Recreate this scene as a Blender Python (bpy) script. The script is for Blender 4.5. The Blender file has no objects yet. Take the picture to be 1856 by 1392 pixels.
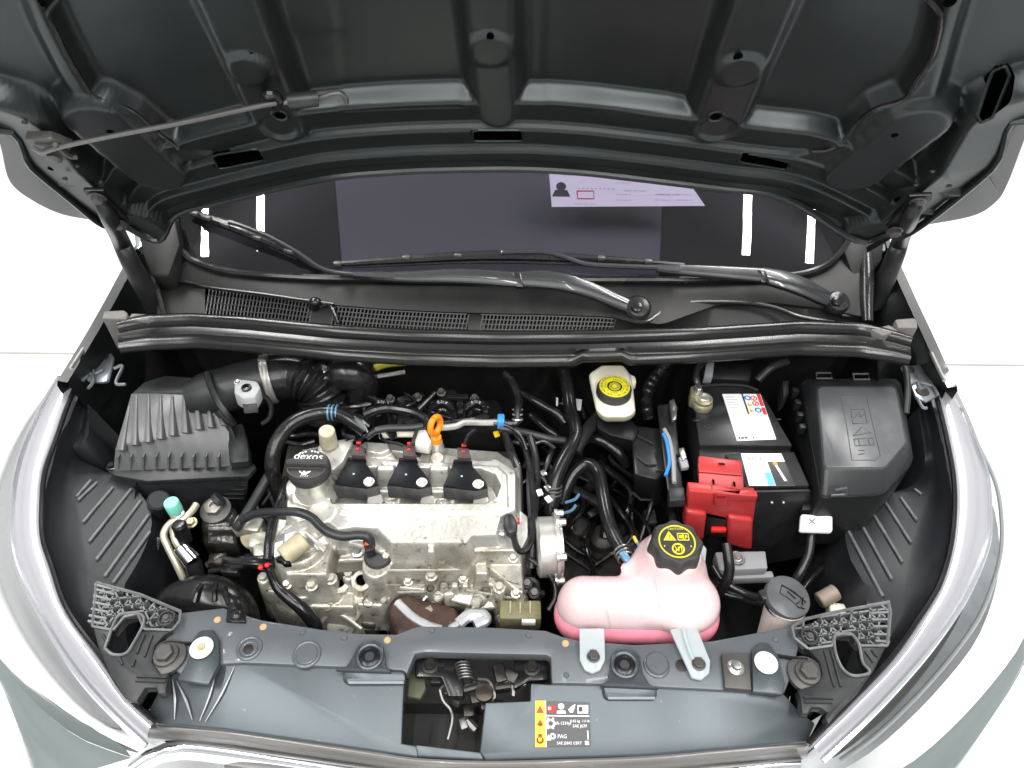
import bpy, bmesh, math, random
import numpy as np
from mathutils import Vector as V, Matrix as MX
random.seed(7)
R = math.radians
SC = bpy.context.scene
COL = SC.collection

# ------------------------------------------------------------------ camera
CAM = V((0.0, 0.0, 1.78))
PITCH, ROLL, FPX, CX, CY = R(44.5), R(0.8), 1290.0, 928.0, 696.0
_F = V((0, math.cos(PITCH), -math.sin(PITCH)))
_U0 = V((0, math.sin(PITCH), math.cos(PITCH)))
_R0 = V((1, 0, 0))
_R = _R0 * math.cos(ROLL) + _U0 * math.sin(ROLL)
_U = -_R0 * math.sin(ROLL) + _U0 * math.cos(ROLL)
cd = bpy.data.cameras.new('camera')
cd.sensor_width = 36.0
cd.lens = FPX / 1856.0 * 36.0
cd.clip_start, cd.clip_end = 0.02, 100
cam = bpy.data.objects.new('camera', cd)
COL.objects.link(cam)
m = MX.Identity(4)
for i in range(3):
    m[i][0], m[i][1], m[i][2], m[i][3] = _R[i], _U[i], -_F[i], CAM[i]
cam.matrix_world = m
SC.camera = cam

# ------------------------------------------------------------------ world and lamps
SC.view_settings.view_transform = 'Standard'
SC.view_settings.look = 'None'
SC.view_settings.exposure = -0.95
SC.view_settings.gamma = 1.0
SC.render.engine = 'CYCLES'
SC.cycles.max_bounces = 8
SC.cycles.transparent_max_bounces = 12
SC.cycles.caustics_reflective = False
SC.cycles.caustics_refractive = False
SC.cycles.use_denoising = True
w = bpy.data.worlds.new('World')
SC.world = w
w.use_nodes = True
bg = w.node_tree.nodes['Background']
bg.inputs[0].default_value = (0.93, 0.96, 1.0, 1)     # white room all round
bg.inputs[1].default_value = 0.03
# ceiling tube lamps, running front to back (the rear row reflects in the windscreen; the front row is added)
def tube_lamp(x, y, length, power, z=3.0):
    l = bpy.data.lights.new('seen_or_added_tube_lamp', 'AREA')
    l.shape = 'RECTANGLE'
    l.size, l.size_y = 0.04, length
    l.energy = power
    l.color = (1.0, 0.985, 0.96)
    o = bpy.data.objects.new('seen_or_added_tube_lamp', l)
    o.location = (x, y, z)
    COL.objects.link(o)
    return o
LAMPS = [(-1.21, 2.15, 2.5, 95), (1.11, 2.15, 2.5, 95), (-1.49, 2.15, 2.5, 95), (1.43, 2.15, 2.5, 95),
         (-1.21, -.70, 2.6, 105), (1.11, -.70, 2.6, 105), (-.30, -.70, 2.6, 60), (.30, -.70, 2.6, 60)]  # unseen front row, added to light the engine
for a in LAMPS:
    tube_lamp(*a)

# ------------------------------------------------------------------ pixel -> place
def ray(px, py):
    return (_F + _R * ((px - CX) / FPX) - _U * ((py - CY) / FPX))
def at(px, py, z):
    d = ray(px, py)
    return CAM + d * ((z - CAM.z) / d.z)
def aty(px, py, y):
    d = ray(px, py)
    return CAM + d * ((y - CAM.y) / d.y)
def onp(px, py, p0, n):
    d = ray(px, py)
    return CAM + d * ((V(p0) - CAM).dot(n) / d.dot(n))
def pix(p):
    q = V(p) - CAM
    k = q.dot(_F)
    return CX + FPX * q.dot(_R) / k, CY - FPX * q.dot(_U) / k
def ats(pts, z):
    return [at(p[0], p[1], p[2] if len(p) > 2 else z) for p in pts]
def pxm(px, py, z):
    """metres per photo pixel at that place"""
    return (at(px, py, z) - CAM).dot(_F) / FPX

# ------------------------------------------------------------------ materials
MATS = {}
def mat(name, col, rough=0.5, metal=0.0, coat=0.0, spec=0.5, bump=None, var=None, dust=None, trans=0.0, ior=1.45, sss=None, alpha=1.0, speck=None):
    m = bpy.data.materials.new(name)
    m.use_nodes = True
    nt = m.node_tree
    b = nt.nodes['Principled BSDF']
    I = b.inputs
    I['Base Color'].default_value = (*col, 1)
    I['Roughness'].default_value = rough
    I['Metallic'].default_value = metal
    I['Coat Weight'].default_value = coat
    I['Coat Roughness'].default_value = 0.05
    I['Specular IOR Level'].default_value = spec
    I['Transmission Weight'].default_value = trans
    I['IOR'].default_value = ior
    I['Alpha'].default_value = alpha
    if sss:
        I['Subsurface Weight'].default_value = sss[0]
        I['Subsurface Radius'].default_value = sss[1]
        I['Subsurface Scale'].default_value = sss[2]
    tc = nt.nodes.new('ShaderNodeTexCoord')
    src = None
    def mixin(prev, c2, scale, lo, hi, detail=6, fac=1.0):
        n = nt.nodes.new('ShaderNodeTexNoise')
        n.inputs['Scale'].default_value = scale
        n.inputs['Detail'].default_value = detail
        n.inputs['Roughness'].default_value = 0.65
        nt.links.new(tc.outputs['Object'], n.inputs['Vector'])
        mr = nt.nodes.new('ShaderNodeMapRange')
        mr.inputs[1].default_value, mr.inputs[2].default_value = lo, hi
        mr.inputs[4].default_value = fac
        nt.links.new(n.outputs[0], mr.inputs[0])
        mx = nt.nodes.new('ShaderNodeMix')
        mx.data_type = 'RGBA'
        nt.links.new(mr.outputs[0], mx.inputs[0])
        if prev is None:
            mx.inputs[6].default_value = (*col, 1)
        else:
            nt.links.new(prev, mx.inputs[6])
        mx.inputs[7].default_value = (*c2, 1)
        return mx.outputs[2], mr.outputs[0]
    if var:
        src, f = mixin(src, *var)
    if dust:
        src, f = mixin(src, *dust)
        mr = nt.nodes.new('ShaderNodeMapRange')
        mr.inputs[3].default_value, mr.inputs[4].default_value = rough, min(1, rough + 0.25)
        nt.links.new(f, mr.inputs[0])
        nt.links.new(mr.outputs[0], I['Roughness'])
    if speck:
        src, f = mixin(src, *speck)
    if src is not None:
        nt.links.new(src, I['Base Color'])
    if bump:
        n = nt.nodes.new('ShaderNodeTexNoise')
        n.inputs['Scale'].default_value = bump[0]
        n.inputs['Detail'].default_value = 4
        nt.links.new(tc.outputs['Object'], n.inputs['Vector'])
        bp = nt.nodes.new('ShaderNodeBump')
        bp.inputs['Strength'].default_value = bump[1]
        bp.inputs['Distance'].default_value = bump[2] if len(bump) > 2 else 0.001
        nt.links.new(n.outputs[0], bp.inputs['Height'])
        nt.links.new(bp.outputs[0], I['Normal'])
    MATS[name] = m
    return m

M_FLOOR = mat('white_floor', (0.86, 0.87, 0.88), 0.45, bump=(3, 0.05), var=((0.80, 0.81, 0.82), 1.2, 0.4, 0.7))
M_SEAM = mat('floor_joint', (0.40, 0.385, 0.37), 0.8)
M_PAINT = mat('dark_green_grey_paint', (0.040, 0.045, 0.046), 0.32, metal=0.8, bump=(700, 0.05, 0.0004), dust=((0.062, 0.068, 0.066), 9, 0.5, 0.85, 6, 0.35), spec=0.5)
M_PAINTG = mat('slate_grey_paint', (0.070, 0.083, 0.091), 0.33, metal=0.5, bump=(5, 0.04, 0.01), dust=((0.13, 0.14, 0.145), 10, 0.5, 0.85, 6, 0.35), speck=((0.2, 0.2, 0.19), 120, 0.70, 0.74, 2, 0.5))
M_PLATE = mat('grey_support_paint', (0.105, 0.116, 0.127), 0.42, metal=0.3, coat=0.1, dust=((0.17, 0.17, 0.165), 14, 0.5, 0.8, 6, 0.4))
M_BODY = mat('reflection_pale_body', (0.20, 0.235, 0.235), 0.2, metal=0.4, coat=1.0)  # paler than the slate body; white reflections are put into the colour
M_BLACK = mat('black_plastic', (0.008, 0.0085, 0.009), 0.40, bump=(900, 0.12, 0.0003), dust=((0.03, 0.03, 0.029), 11, 0.5, 0.85, 6, 0.4))
M_BLACKG = mat('black_gloss_plastic', (0.007, 0.007, 0.008), 0.2, dust=((0.025, 0.024, 0.023), 14, 0.5, 0.85, 6, 0.4))
M_BOX = mat('grey_black_box_plastic', (0.017, 0.0185, 0.020), 0.40, bump=(800, 0.15, 0.0003), dust=((0.075, 0.075, 0.073), 12, 0.5, 0.85, 6, 0.45))
M_LINER = mat('textured_liner_plastic', (0.013, 0.0145, 0.017), 0.45, bump=(900, 0.25, 0.0004), dust=((0.06, 0.06, 0.06), 8, 0.5, 0.85, 6, 0.45))
M_RUBBER = mat('black_rubber', (0.010, 0.010, 0.011), 0.22, bump=(350, 0.08, 0.0003), dust=((0.045, 0.043, 0.040), 16, 0.5, 0.82, 6, 0.5))
M_SEAL = mat('satin_seal_rubber', (0.009, 0.009, 0.009), 0.22, dust=((0.04, 0.039, 0.038), 10, 0.55, 0.9, 6, 0.2))
M_GREYRUB = mat('grey_dusty_rubber', (0.11, 0.105, 0.098), 0.85, bump=(500, 0.3, 0.0005), var=((0.17, 0.16, 0.15), 30, 0.4, 0.7))
M_ALU = mat('cast_aluminium', (0.68, 0.67, 0.625), 0.37, metal=0.65, bump=(420, 0.3, 0.0006), var=((0.34, 0.325, 0.24), 13, 0.48, 0.76, 7, 0.65), speck=((0.10, 0.085, 0.06), 90, 0.62, 0.70, 4, 0.65))
M_ALUD = mat('stained_cast_aluminium', (0.60, 0.585, 0.52), 0.38, metal=0.6, bump=(300, 0.6, 0.0012), var=((0.22, 0.20, 0.125), 20, 0.43, 0.68, 7, 0.75), speck=((0.05, 0.04, 0.028), 70, 0.58, 0.68, 4, 0.75))
M_ALUS = mat('smooth_aluminium', (0.66, 0.65, 0.61), 0.3, metal=0.7, bump=(200, 0.1, 0.0005), var=((0.45, 0.43, 0.38), 18, 0.5, 0.8, 5, 0.6))
M_STEEL = mat('zinc_steel', (0.55, 0.55, 0.54), 0.28, metal=0.9, var=((0.3, 0.28, 0.24), 60, 0.5, 0.75))
M_CHROME = mat('chrome', (0.85, 0.86, 0.88), 0.1, metal=1.0)
M_RUST = mat('brown_heat_shield', (0.085, 0.050, 0.038), 0.6, metal=0.3, bump=(60, 0.5, 0.003), var=((0.035, 0.022, 0.018), 24, 0.4, 0.65), speck=((.22, .14, .09), 45, .62, .72, 3, .5))
M_TAN = mat('tan_plastic', (0.42, 0.38, 0.25), 0.5, var=((0.24, 0.21, 0.13), 30, 0.45, 0.75))
M_WHITE = mat('white_plastic', (0.80, 0.79, 0.74), 0.45)
M_CREASE = mat('painted_crease_highlight', (0.34, 0.36, 0.37), 0.3, metal=0.3)  # pale colour paints the highlight along creases and pad edges
M_WEB = mat('rib_highlight_plastic', (0.15, 0.155, 0.16), 0.4, var=((0.07, 0.072, 0.075), 40, .4, .7))  # plastic made pale; highlights on ribs and webs put into the colour
M_COWL = mat('matt_cowl_plastic', (0.009, 0.009, 0.009), 0.5, bump=(800, 0.2, 0.0003), dust=((0.045, 0.043, 0.041), 9, 0.5, 0.85, 6, 0.5), spec=0.35)
M_RUNNER = mat('polished_black_plastic', (0.012, 0.012, 0.013), 0.12)
M_LABEL = mat('white_label', (0.82, 0.83, 0.84), 0.4)
M_PAPER = mat('printed_paper', (0.84, 0.83, 0.86), 0.7)
M_INK = mat('black_ink', (0.02, 0.02, 0.025), 0.5)
M_GREYINK = mat('grey_ink', (0.25, 0.25, 0.28), 0.5)
M_RED = mat('red_plastic', (0.43, 0.034, 0.035), 0.36, bump=(700, 0.1, 0.0003), var=((0.32, 0.026, 0.028), 18, 0.42, 0.7), speck=((.2, .05, .045), 60, .63, .72, 3, .5))
M_REDDOT = mat('red_lock_tab', (0.75, 0.02, 0.02), 0.4)
M_REDINK = mat('red_ink', (0.72, 0.04, 0.04), 0.45)
M_ORANGE = mat('orange_plastic', (0.90, 0.27, 0.01), 0.35)
M_YELLOW = mat('yellow_print', (0.66, 0.61, 0.03), 0.45)
M_AMBER = mat('amber_print', (0.92, 0.52, 0.02), 0.45)
M_BLUE = mat('blue_plastic', (0.03, 0.22, 0.62), 0.4)
M_LBLUE = mat('light_blue_print', (0.12, 0.50, 0.80), 0.45)
M_GREEN = mat('mint_plastic', (0.20, 0.68, 0.52), 0.35)
M_COOL = mat('milky_pink_plastic', (0.70, 0.50, 0.515), 0.22, sss=(0.6, (0.05, 0.03, 0.03), 0.3), var=((0.73, 0.57, 0.575), 6, 0.4, 0.7))
M_PINK = mat('pink_coolant', (0.92, 0.30, 0.39), 0.3, sss=(0.5, (0.05, 0.02, 0.02), 0.3))
M_MILK = mat('milky_clear_plastic', (0.50, 0.56, 0.58), 0.2, alpha=0.6)
M_RESV = mat('cream_reservoir_plastic', (0.80, 0.77, 0.62), 0.35, sss=(0.6, (0.03, 0.025, 0.015), 0.5))
M_CAPBLK = mat('cap_black', (0.034, 0.033, 0.034), 0.45, bump=(600, 0.15, 0.0003), dust=((.07, .068, .066), 40, .45, .8, 5, .4))
M_COIL = mat('coil_black', (0.005, 0.006, 0.008), 0.4, spec=0.18)
M_COILG = mat('coil_grey_body', (0.045, 0.045, 0.045), 0.5, bump=(300, 0.2, 0.0005), dust=((0.12, 0.115, 0.11), 40, 0.45, 0.7, 5, 0.6))
M_PLUG = mat('brown_connector', (0.055, 0.038, 0.038), 0.5)
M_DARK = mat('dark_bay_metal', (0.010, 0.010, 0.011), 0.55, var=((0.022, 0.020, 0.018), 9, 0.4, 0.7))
M_SILVER = mat('foil_sleeve', (0.72, 0.74, 0.77), 0.35, metal=0.6, bump=(70, 0.4, 0.001))
M_FUSE = mat('satin_grey_cover', (0.072, 0.075, 0.080), 0.29, bump=(900, 0.2, 0.0003), dust=((0.15, 0.15, 0.15), 30, 0.5, 0.8, 6, 0.4))
M_LID = mat('sheen_grey_lid_plastic', (0.095, 0.097, 0.10), 0.30, bump=(800, 0.15, 0.0003), dust=((0.17, 0.17, 0.165), 14, 0.5, 0.85, 6, 0.4))  # box plastic made paler; sheen on the sloping lid put into the colour
M_BATT = mat('battery_black', (0.014, 0.0145, 0.016), 0.33, dust=((0.05, 0.05, 0.05), 25, 0.5, 0.85, 6, 0.5))
M_MODGREY = mat('grey_module', (0.26, 0.265, 0.28), 0.5)
M_DASH = mat('dark_dashboard', (0.004, 0.004, 0.0045), 0.75, spec=0.3)
M_WING = mat('dark_wing_paint', (.008, .0095, .010), .3, coat=.3)
M_MAT = mat('grey_dash_mat', (0.088, 0.094, 0.098), 0.85, bump=(300, 0.3, 0.001))

def glass_mat(name, tint, refl_rough=0.0, ior=1.5, lo=None):
    m = bpy.data.materials.new(name)
    m.use_nodes = True
    nt = m.node_tree
    nt.nodes.remove(nt.nodes['Principled BSDF'])
    out = nt.nodes['Material Output']
    tr = nt.nodes.new('ShaderNodeBsdfTransparent')
    tr.inputs[0].default_value = (*tint, 1)
    gl = nt.nodes.new('ShaderNodeBsdfGlossy')
    gl.inputs['Roughness'].default_value = refl_rough
    fr = nt.nodes.new('ShaderNodeFresnel')
    fr.inputs[0].default_value = ior
    mx = nt.nodes.new('ShaderNodeMixShader')
    nt.links.new(fr.outputs[0], mx.inputs[0])
    nt.links.new(tr.outputs[0], mx.inputs[1])
    nt.links.new(gl.outputs[0], mx.inputs[2])
    nt.links.new(mx.outputs[0], out.inputs[0])
    return m
M_GLASS = glass_mat('tinted_windscreen', (0.72, 0.69, 0.80))
M_LENS = glass_mat('clear_lamp_lens', (0.95, 0.965, 0.965), 0.04, 1.5)
M_WIPER = mat('black_wiper_paint', (0.016, 0.018, 0.020), 0.25, coat=0.3)
M_RODM = mat('dull_rod_steel', (0.16, 0.16, 0.155), 0.38, metal=0.8)
M_GREYM = mat('grey_bracket', (0.075, 0.073, 0.070), 0.42, metal=.4, dust=((.14, .135, .125), 30, .45, .75, 5, .5))

# ------------------------------------------------------------------ geometry
def catmull(pts, n=6):
    pts = [V(p) for p in pts]
    if len(pts) < 3:
        return pts
    out = []
    P = [pts[0] * 2 - pts[1]] + pts + [pts[-1] * 2 - pts[-2]]
    for i in range(1, len(P) - 2):
        for k in range(n):
            t = k / n
            a, b, c, d = P[i - 1], P[i], P[i + 1], P[i + 2]
            out.append(0.5 * ((2 * b) + (c - a) * t + (2 * a - 5 * b + 4 * c - d) * t * t + (3 * b - a - 3 * c + d) * t ** 3))
    out.append(pts[-1])
    return out

class G:
    def __init__(s):
        s.v, s.f = [], []
    def add(s, v, f):
        o = len(s.v)
        s.v += [V(p) for p in v]
        s.f += [tuple(i + o for i in q) for q in f]
        return s
    def addbm(s, bm):
        bm.verts.ensure_lookup_table()
        bm.verts.index_update()
        s.add([v.co.copy() for v in bm.verts], [[v.index for v in f.verts] for f in bm.faces])
        bm.free()
        return s
    def prism(s, top, bot, bev=0.0, seg=2, topcap=True, botcap=True, onlytop=False):
        """top and bot: equally long closed outlines"""
        n = len(top)
        bm = bmesh.new()
        t = [bm.verts.new(p) for p in top]
        b = [bm.verts.new(p) for p in bot]
        if topcap: ft = bm.faces.new(t)
        if botcap: bm.faces.new(b[::-1])
        for i in range(n):
            j = (i + 1) % n
            bm.faces.new((t[j], t[i], b[i], b[j]))
        bmesh.ops.recalc_face_normals(bm, faces=bm.faces)
        if bev > 0:
            es = [e for e in bm.edges if len(e.link_faces) == 2 and e.calc_face_angle(0) > R(28)]
            if onlytop:
                ts = set(t)
                es = [e for e in es if e.verts[0] in ts or e.verts[1] in ts]
            bmesh.ops.bevel(bm, geom=es, offset=bev, segments=seg, profile=0.5, affect='EDGES', clamp_overlap=True)
        return s.addbm(bm)
    def slab(s, top, d, bev=0.0, seg=2, shrink=0.0):
        """outline top extruded by the vector d"""
        d = V(d)
        c = sum((V(p) for p in top), V()) / len(top)
        bot = [V(p) + d + (V(p) - c) * shrink for p in top]
        return s.prism(top, bot, bev, seg)
    def box(s, c, size, bev=0.0, rot=None, seg=2):
        c = V(c)
        h = [x / 2 for x in size]
        rot = rot or MX.Identity(3)
        q = lambda x, y, z: c + rot @ V((x * h[0], y * h[1], z * h[2]))
        return s.prism([q(-1, -1, 1), q(1, -1, 1), q(1, 1, 1), q(-1, 1, 1)], [q(-1, -1, -1), q(1, -1, -1), q(1, 1, -1), q(-1, 1, -1)], bev, seg)
    def tube(s, pts, r, seg=10, n=6, smooth=True, caps=True, rfun=None):
        P = catmull(pts, n) if smooth else [V(p) for p in pts]
        k = len(P)
        T = []
        for i in range(k):
            a, b = P[max(0, i - 1)], P[min(k - 1, i + 1)]
            T.append((b - a).normalized())
        up = V((0, 0, 1)) if abs(T[0].z) < 0.9 else V((1, 0, 0))
        u = T[0].cross(up).normalized()
        vs, fs = [], []
        for i in range(k):
            u = (u - T[i] * u.dot(T[i])).normalized()
            w_ = T[i].cross(u)
            if rfun: rr = rfun(i / (k - 1))
            elif hasattr(r, '__len__'):
                x = i / (k - 1) * (len(r) - 1)
                a = min(int(x), len(r) - 2)
                rr = r[a] * (1 - (x - a)) + r[a + 1] * (x - a)
            else: rr = r
            for j in range(seg):
                a = 2 * math.pi * j / seg
                vs.append(P[i] + (u * math.cos(a) + w_ * math.sin(a)) * rr)
        for i in range(k - 1):
            for j in range(seg):
                j2 = (j + 1) % seg
                fs.append((i * seg + j, i * seg + j2, (i + 1) * seg + j2, (i + 1) * seg + j))
        if caps:
            fs.append(tuple(range(seg - 1, -1, -1)))
            fs.append(tuple((k - 1) * seg + j for j in range(seg)))
        return s.add(vs, fs)
    def lathe(s, c, ax, prof, seg=24, lobes=0, lamp=0.0):
        """prof: list of (radius, height along ax)"""
        c, ax = V(c), V(ax).normalized()
        u = ax.cross(V((0, 1, 0)) if abs(ax.y) < 0.9 else V((1, 0, 0))).normalized()
        w_ = ax.cross(u)
        vs, fs = [], []
        for (r, h) in prof:
            for j in range(seg):
                a = 2 * math.pi * j / seg
                q = r * (1 + lamp * math.cos(lobes * a)) if lobes else r
                vs.append(c + ax * h + (u * math.cos(a) + w_ * math.sin(a)) * q)
        for i in range(len(prof) - 1):
            for j in range(seg):
                j2 = (j + 1) % seg
                fs.append((i * seg + j, i * seg + j2, (i + 1) * seg + j2, (i + 1) * seg + j))
        if prof[0][0] > 1e-6: fs.append(tuple(range(seg - 1, -1, -1)))
        if prof[-1][0] > 1e-6: fs.append(tuple((len(prof) - 1) * seg + j for j in range(seg)))
        return s.add(vs, fs)
    def cyl(s, a, b, r, r2=None, seg=20, bev=0.0):
        a, b = V(a), V(b)
        L = (b - a).length
        r2 = r if r2 is None else r2
        pr = [(r, 0), (r2, L)] if not bev else [(r - bev, 0), (r, bev), (r2, L - bev), (r2 - bev, L)]
        return s.lathe(a, b - a, pr, seg)
    def grid(s, rows):
        n = len(rows[0])
        vs = [p for r in rows for p in r]
        fs = []
        for i in range(len(rows) - 1):
            for j in range(n - 1):
                fs.append((i * n + j, i * n + j + 1, (i + 1) * n + j + 1, (i + 1) * n + j))
        return s.add(vs, fs)
    def ring(s, c, ax, R_, r, seg=28, ms=8, a0=0, a1=2 * math.pi):
        c, ax = V(c), V(ax).normalized()
        u = ax.cross(V((0, 1, 0)) if abs(ax.y) < 0.9 else V((1, 0, 0))).normalized()
        w_ = ax.cross(u)
        full = abs(a1 - a0 - 2 * math.pi) < 1e-4
        pts = [c + (u * math.cos(a0 + (a1 - a0) * k / seg) + w_ * math.sin(a0 + (a1 - a0) * k / seg)) * R_ for k in range(seg + 1)]
        return s.tube(pts, r, ms, smooth=False, caps=not full)
    def holed(s, outer, holes, dz):
        """flat outline with openings, thickness dz downwards"""
        bm = bmesh.new()
        dz = V((0, 0, -dz))
        loops = [outer] + holes
        tv, es = [], []
        for L in loops:
            vs = [bm.verts.new(p) for p in L]
            tv.append(vs)
            for i in range(len(vs)):
                es.append(bm.edges.new((vs[i], vs[(i + 1) % len(vs)])))
        bmesh.ops.triangle_fill(bm, edges=es, use_beauty=True)
        top = list(bm.faces)
        for vs in tv:
            bs = [bm.verts.new(v.co + dz) for v in vs]
            for i in range(len(vs)):
                j = (i + 1) % len(vs)
                bm.faces.new((vs[i], vs[j], bs[j], bs[i]))
        bmesh.ops.recalc_face_normals(bm, faces=bm.faces)
        return s.addbm(bm)
    def bolt(s, c, ax, r, h, flange=1.35, fl=0.25):
        """hexagon head with a round flange"""
        c, ax = V(c), V(ax).normalized()
        s.lathe(c, ax, [(r * flange, 0), (r * flange, h * fl), (r * 1.05, h * fl * 1.3)], 18)
        s.lathe(c, ax, [(r, h * fl), (r, h * 0.9), (r * 0.85, h)], 6)
        return s
    def ball(s, c, r, sc=(1, 1, 1), seg=14, rows=8):
        pr = []
        c = V(c)
        vs, fs = [], []
        for i in range(rows + 1):
            a = math.pi * i / rows
            for j in range(seg):
                b = 2 * math.pi * j / seg
                vs.append(c + V((math.sin(a) * math.cos(b) * r * sc[0], math.sin(a) * math.sin(b) * r * sc[1], math.cos(a) * r * sc[2])))
        for i in range(rows):
            for j in range(seg):
                j2 = (j + 1) % seg
                fs.append((i * seg + j, (i + 1) * seg + j, (i + 1) * seg + j2, i * seg + j2))
        return s.add(vs, fs)
    def text(s, body, o, xd, yd, size, depth=0.0, space=1.0):
        cu = bpy.data.curves.new('t', 'FONT')
        cu.body = body
        cu.size = size
        cu.align_x, cu.align_y = 'CENTER', 'CENTER'
        cu.space_character = space
        cu.resolution_u = 2
        ob = bpy.data.objects.new('t', cu)
        COL.objects.link(ob)
        dg = bpy.context.evaluated_depsgraph_get()
        me = ob.evaluated_get(dg).to_mesh()
        xd, yd = V(xd).normalized(), V(yd).normalized()
        s.add([V(o) + xd * v.co.x + yd * v.co.y for v in me.vertices], [tuple(p.vertices) for p in me.polygons])
        ob.evaluated_get(dg).to_mesh_clear()
        bpy.data.objects.remove(ob)
        bpy.data.curves.remove(cu)
        return s
    def build(s, name, ma, parent=None, sharp=35, label=None, cat=None, group=None, kind=None, flat=False, normals=False):
        me = bpy.data.meshes.new(name)
        c = sum(s.v, V()) / max(1, len(s.v))
        if cat or kind == 'structure':
            c = V((c.x, c.y, min(p.z for p in s.v)))
        me.from_pydata([p - c for p in s.v], [], s.f)
        bm = bmesh.new()
        bm.from_mesh(me)
        bmesh.ops.remove_doubles(bm, verts=bm.verts, dist=1e-6)
        if normals:
            bmesh.ops.recalc_face_normals(bm, faces=bm.faces)
        bm.to_mesh(me)
        bm.free()
        if not flat:
            me.shade_smooth()
            me.set_sharp_from_angle(angle=R(sharp))
        me.materials.append(ma)
        o = bpy.data.objects.new(name, me)
        COL.objects.link(o)
        WL[o.name] = c
        if parent is not None:
            o.parent = parent
            o.location = c - WL[parent.name]
        else:
            o.location = c
        props(o, label, cat, group, kind)
        return o
def blob(g, voxel, smooth_it, name, ma, parent=None, **kw):
    """the closed shapes in g fused into one smooth skin"""
    me = bpy.data.meshes.new('b')
    me.from_pydata(g.v, [], g.f)
    bm = bmesh.new()
    bm.from_mesh(me)
    bmesh.ops.remove_doubles(bm, verts=bm.verts, dist=1e-6)
    bmesh.ops.recalc_face_normals(bm, faces=bm.faces)
    bm.to_mesh(me)
    bm.free()
    o = bpy.data.objects.new('b', me)
    COL.objects.link(o)
    r = o.modifiers.new('r', 'REMESH')
    r.mode = 'VOXEL'
    r.voxel_size = voxel
    sm = o.modifiers.new('s', 'SMOOTH')
    sm.factor = 0.5
    sm.iterations = smooth_it
    dg = bpy.context.evaluated_depsgraph_get()
    ev = o.evaluated_get(dg).to_mesh()
    h = G().add([v.co.copy() for v in ev.vertices], [tuple(p.vertices) for p in ev.polygons])
    o.evaluated_get(dg).to_mesh_clear()
    bpy.data.objects.remove(o)
    return h.build(name, ma, parent, sharp=80, **kw)
WL = {}
def props(o, label=None, cat=None, group=None, kind=None):
    for k, x in (('label', label), ('category', cat), ('group', group), ('kind', kind)):
        if x: o[k] = x
    return o
def thing(name, loc, label, cat, group=None):
    o = bpy.data.objects.new(name, None)
    o.empty_display_size = 0.05
    COL.objects.link(o)
    o.location = loc
    WL[o.name] = V(loc)
    return props(o, label, cat, group)
def dup(o, off, parent=None):
    """copy of a thing or part with its children, shifted by off"""
    c = o.copy()
    COL.objects.link(c)
    WL[c.name] = WL[o.name] + V(off)
    c.parent = parent
    c.location = WL[c.name] - (WL[parent.name] if parent else V())
    for ch in [x for x in list(o.children)]:
        dupchild(ch, c, V(off))
    return c
def dupchild(ch, p, off):
    d = ch.copy()
    COL.objects.link(d)
    d.parent = p
    WL[d.name] = WL[ch.name] + off
    for g in list(ch.children):
        dupchild(g, d, off)
from mathutils.bvhtree import BVHTree
_BVH = {}
def hit(px, py, o, lift=0.0):
    """the place on the surface of o seen at a photo pixel"""
    if o.name not in _BVH:
        me = o.data
        _BVH[o.name] = BVHTree.FromPolygons([v.co + WL[o.name] for v in me.vertices], [tuple(p.vertices) for p in me.polygons])
    d = ray(px, py).normalized()
    h = _BVH[o.name].ray_cast(CAM, d)
    if h[0] is None:
        h = _BVH[o.name].find_nearest(at(px, py, WL[o.name].z))
    n = h[1]
    if n.dot(d) > 0: n = -n
    return h[0] + n * lift
def sst(a, b, x):
    t = np.clip((x - a) / (b - a), 0, 1)
    return t * t * (3 - 2 * t)
def sdpoly(X, Y, poly):
    """signed distance to a closed 2-D polygon, negative inside"""
    d = np.full(X.shape, 1e9)
    ins = np.zeros(X.shape, bool)
    n = len(poly)
    for i in range(n):
        ax, ay = poly[i][0], poly[i][1]
        bx, by = poly[(i + 1) % n][0], poly[(i + 1) % n][1]
        ex, ey = bx - ax, by - ay
        t = np.clip(((X - ax) * ex + (Y - ay) * ey) / (ex * ex + ey * ey + 1e-12), 0, 1)
        d = np.minimum(d, np.hypot(X - ax - t * ex, Y - ay - t * ey))
        c = (ay > Y) != (by > Y)
        with np.errstate(divide='ignore', invalid='ignore'):
            xi = ax + (Y - ay) * ex / (ey if abs(ey) > 1e-12 else 1e-12)
        ins ^= c & (X < xi)
    return np.where(ins, -d, d)
def sdseg(X, Y, pts):
    d = np.full(X.shape, 1e9)
    for i in range(len(pts) - 1):
        ax, ay = pts[i][0], pts[i][1]
        ex, ey = pts[i + 1][0] - ax, pts[i + 1][1] - ay
        t = np.clip(((X - ax) * ex + (Y - ay) * ey) / (ex * ex + ey * ey + 1e-12), 0, 1)
        d = np.minimum(d, np.hypot(X - ax - t * ex, Y - ay - t * ey))
    return d
def rrect(cx, cy, w_, h_, r, n=4):
    out = []
    for (sx, sy, a0) in ((1, 1, 0), (-1, 1, 90), (-1, -1, 180), (1, -1, 270)):
        for k in range(n + 1):
            a = R(a0 + 90 * k / n)
            out.append((cx + sx * (w_ / 2 - r) + r * math.cos(a), cy + sy * (h_ / 2 - r) + r * math.sin(a)))
    return out
M_VOID = mat('painted_hole_shade', (0.002, 0.002, 0.002), 0.9, spec=0.0)  # near-black that paints the darkness inside slots and holes
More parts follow.
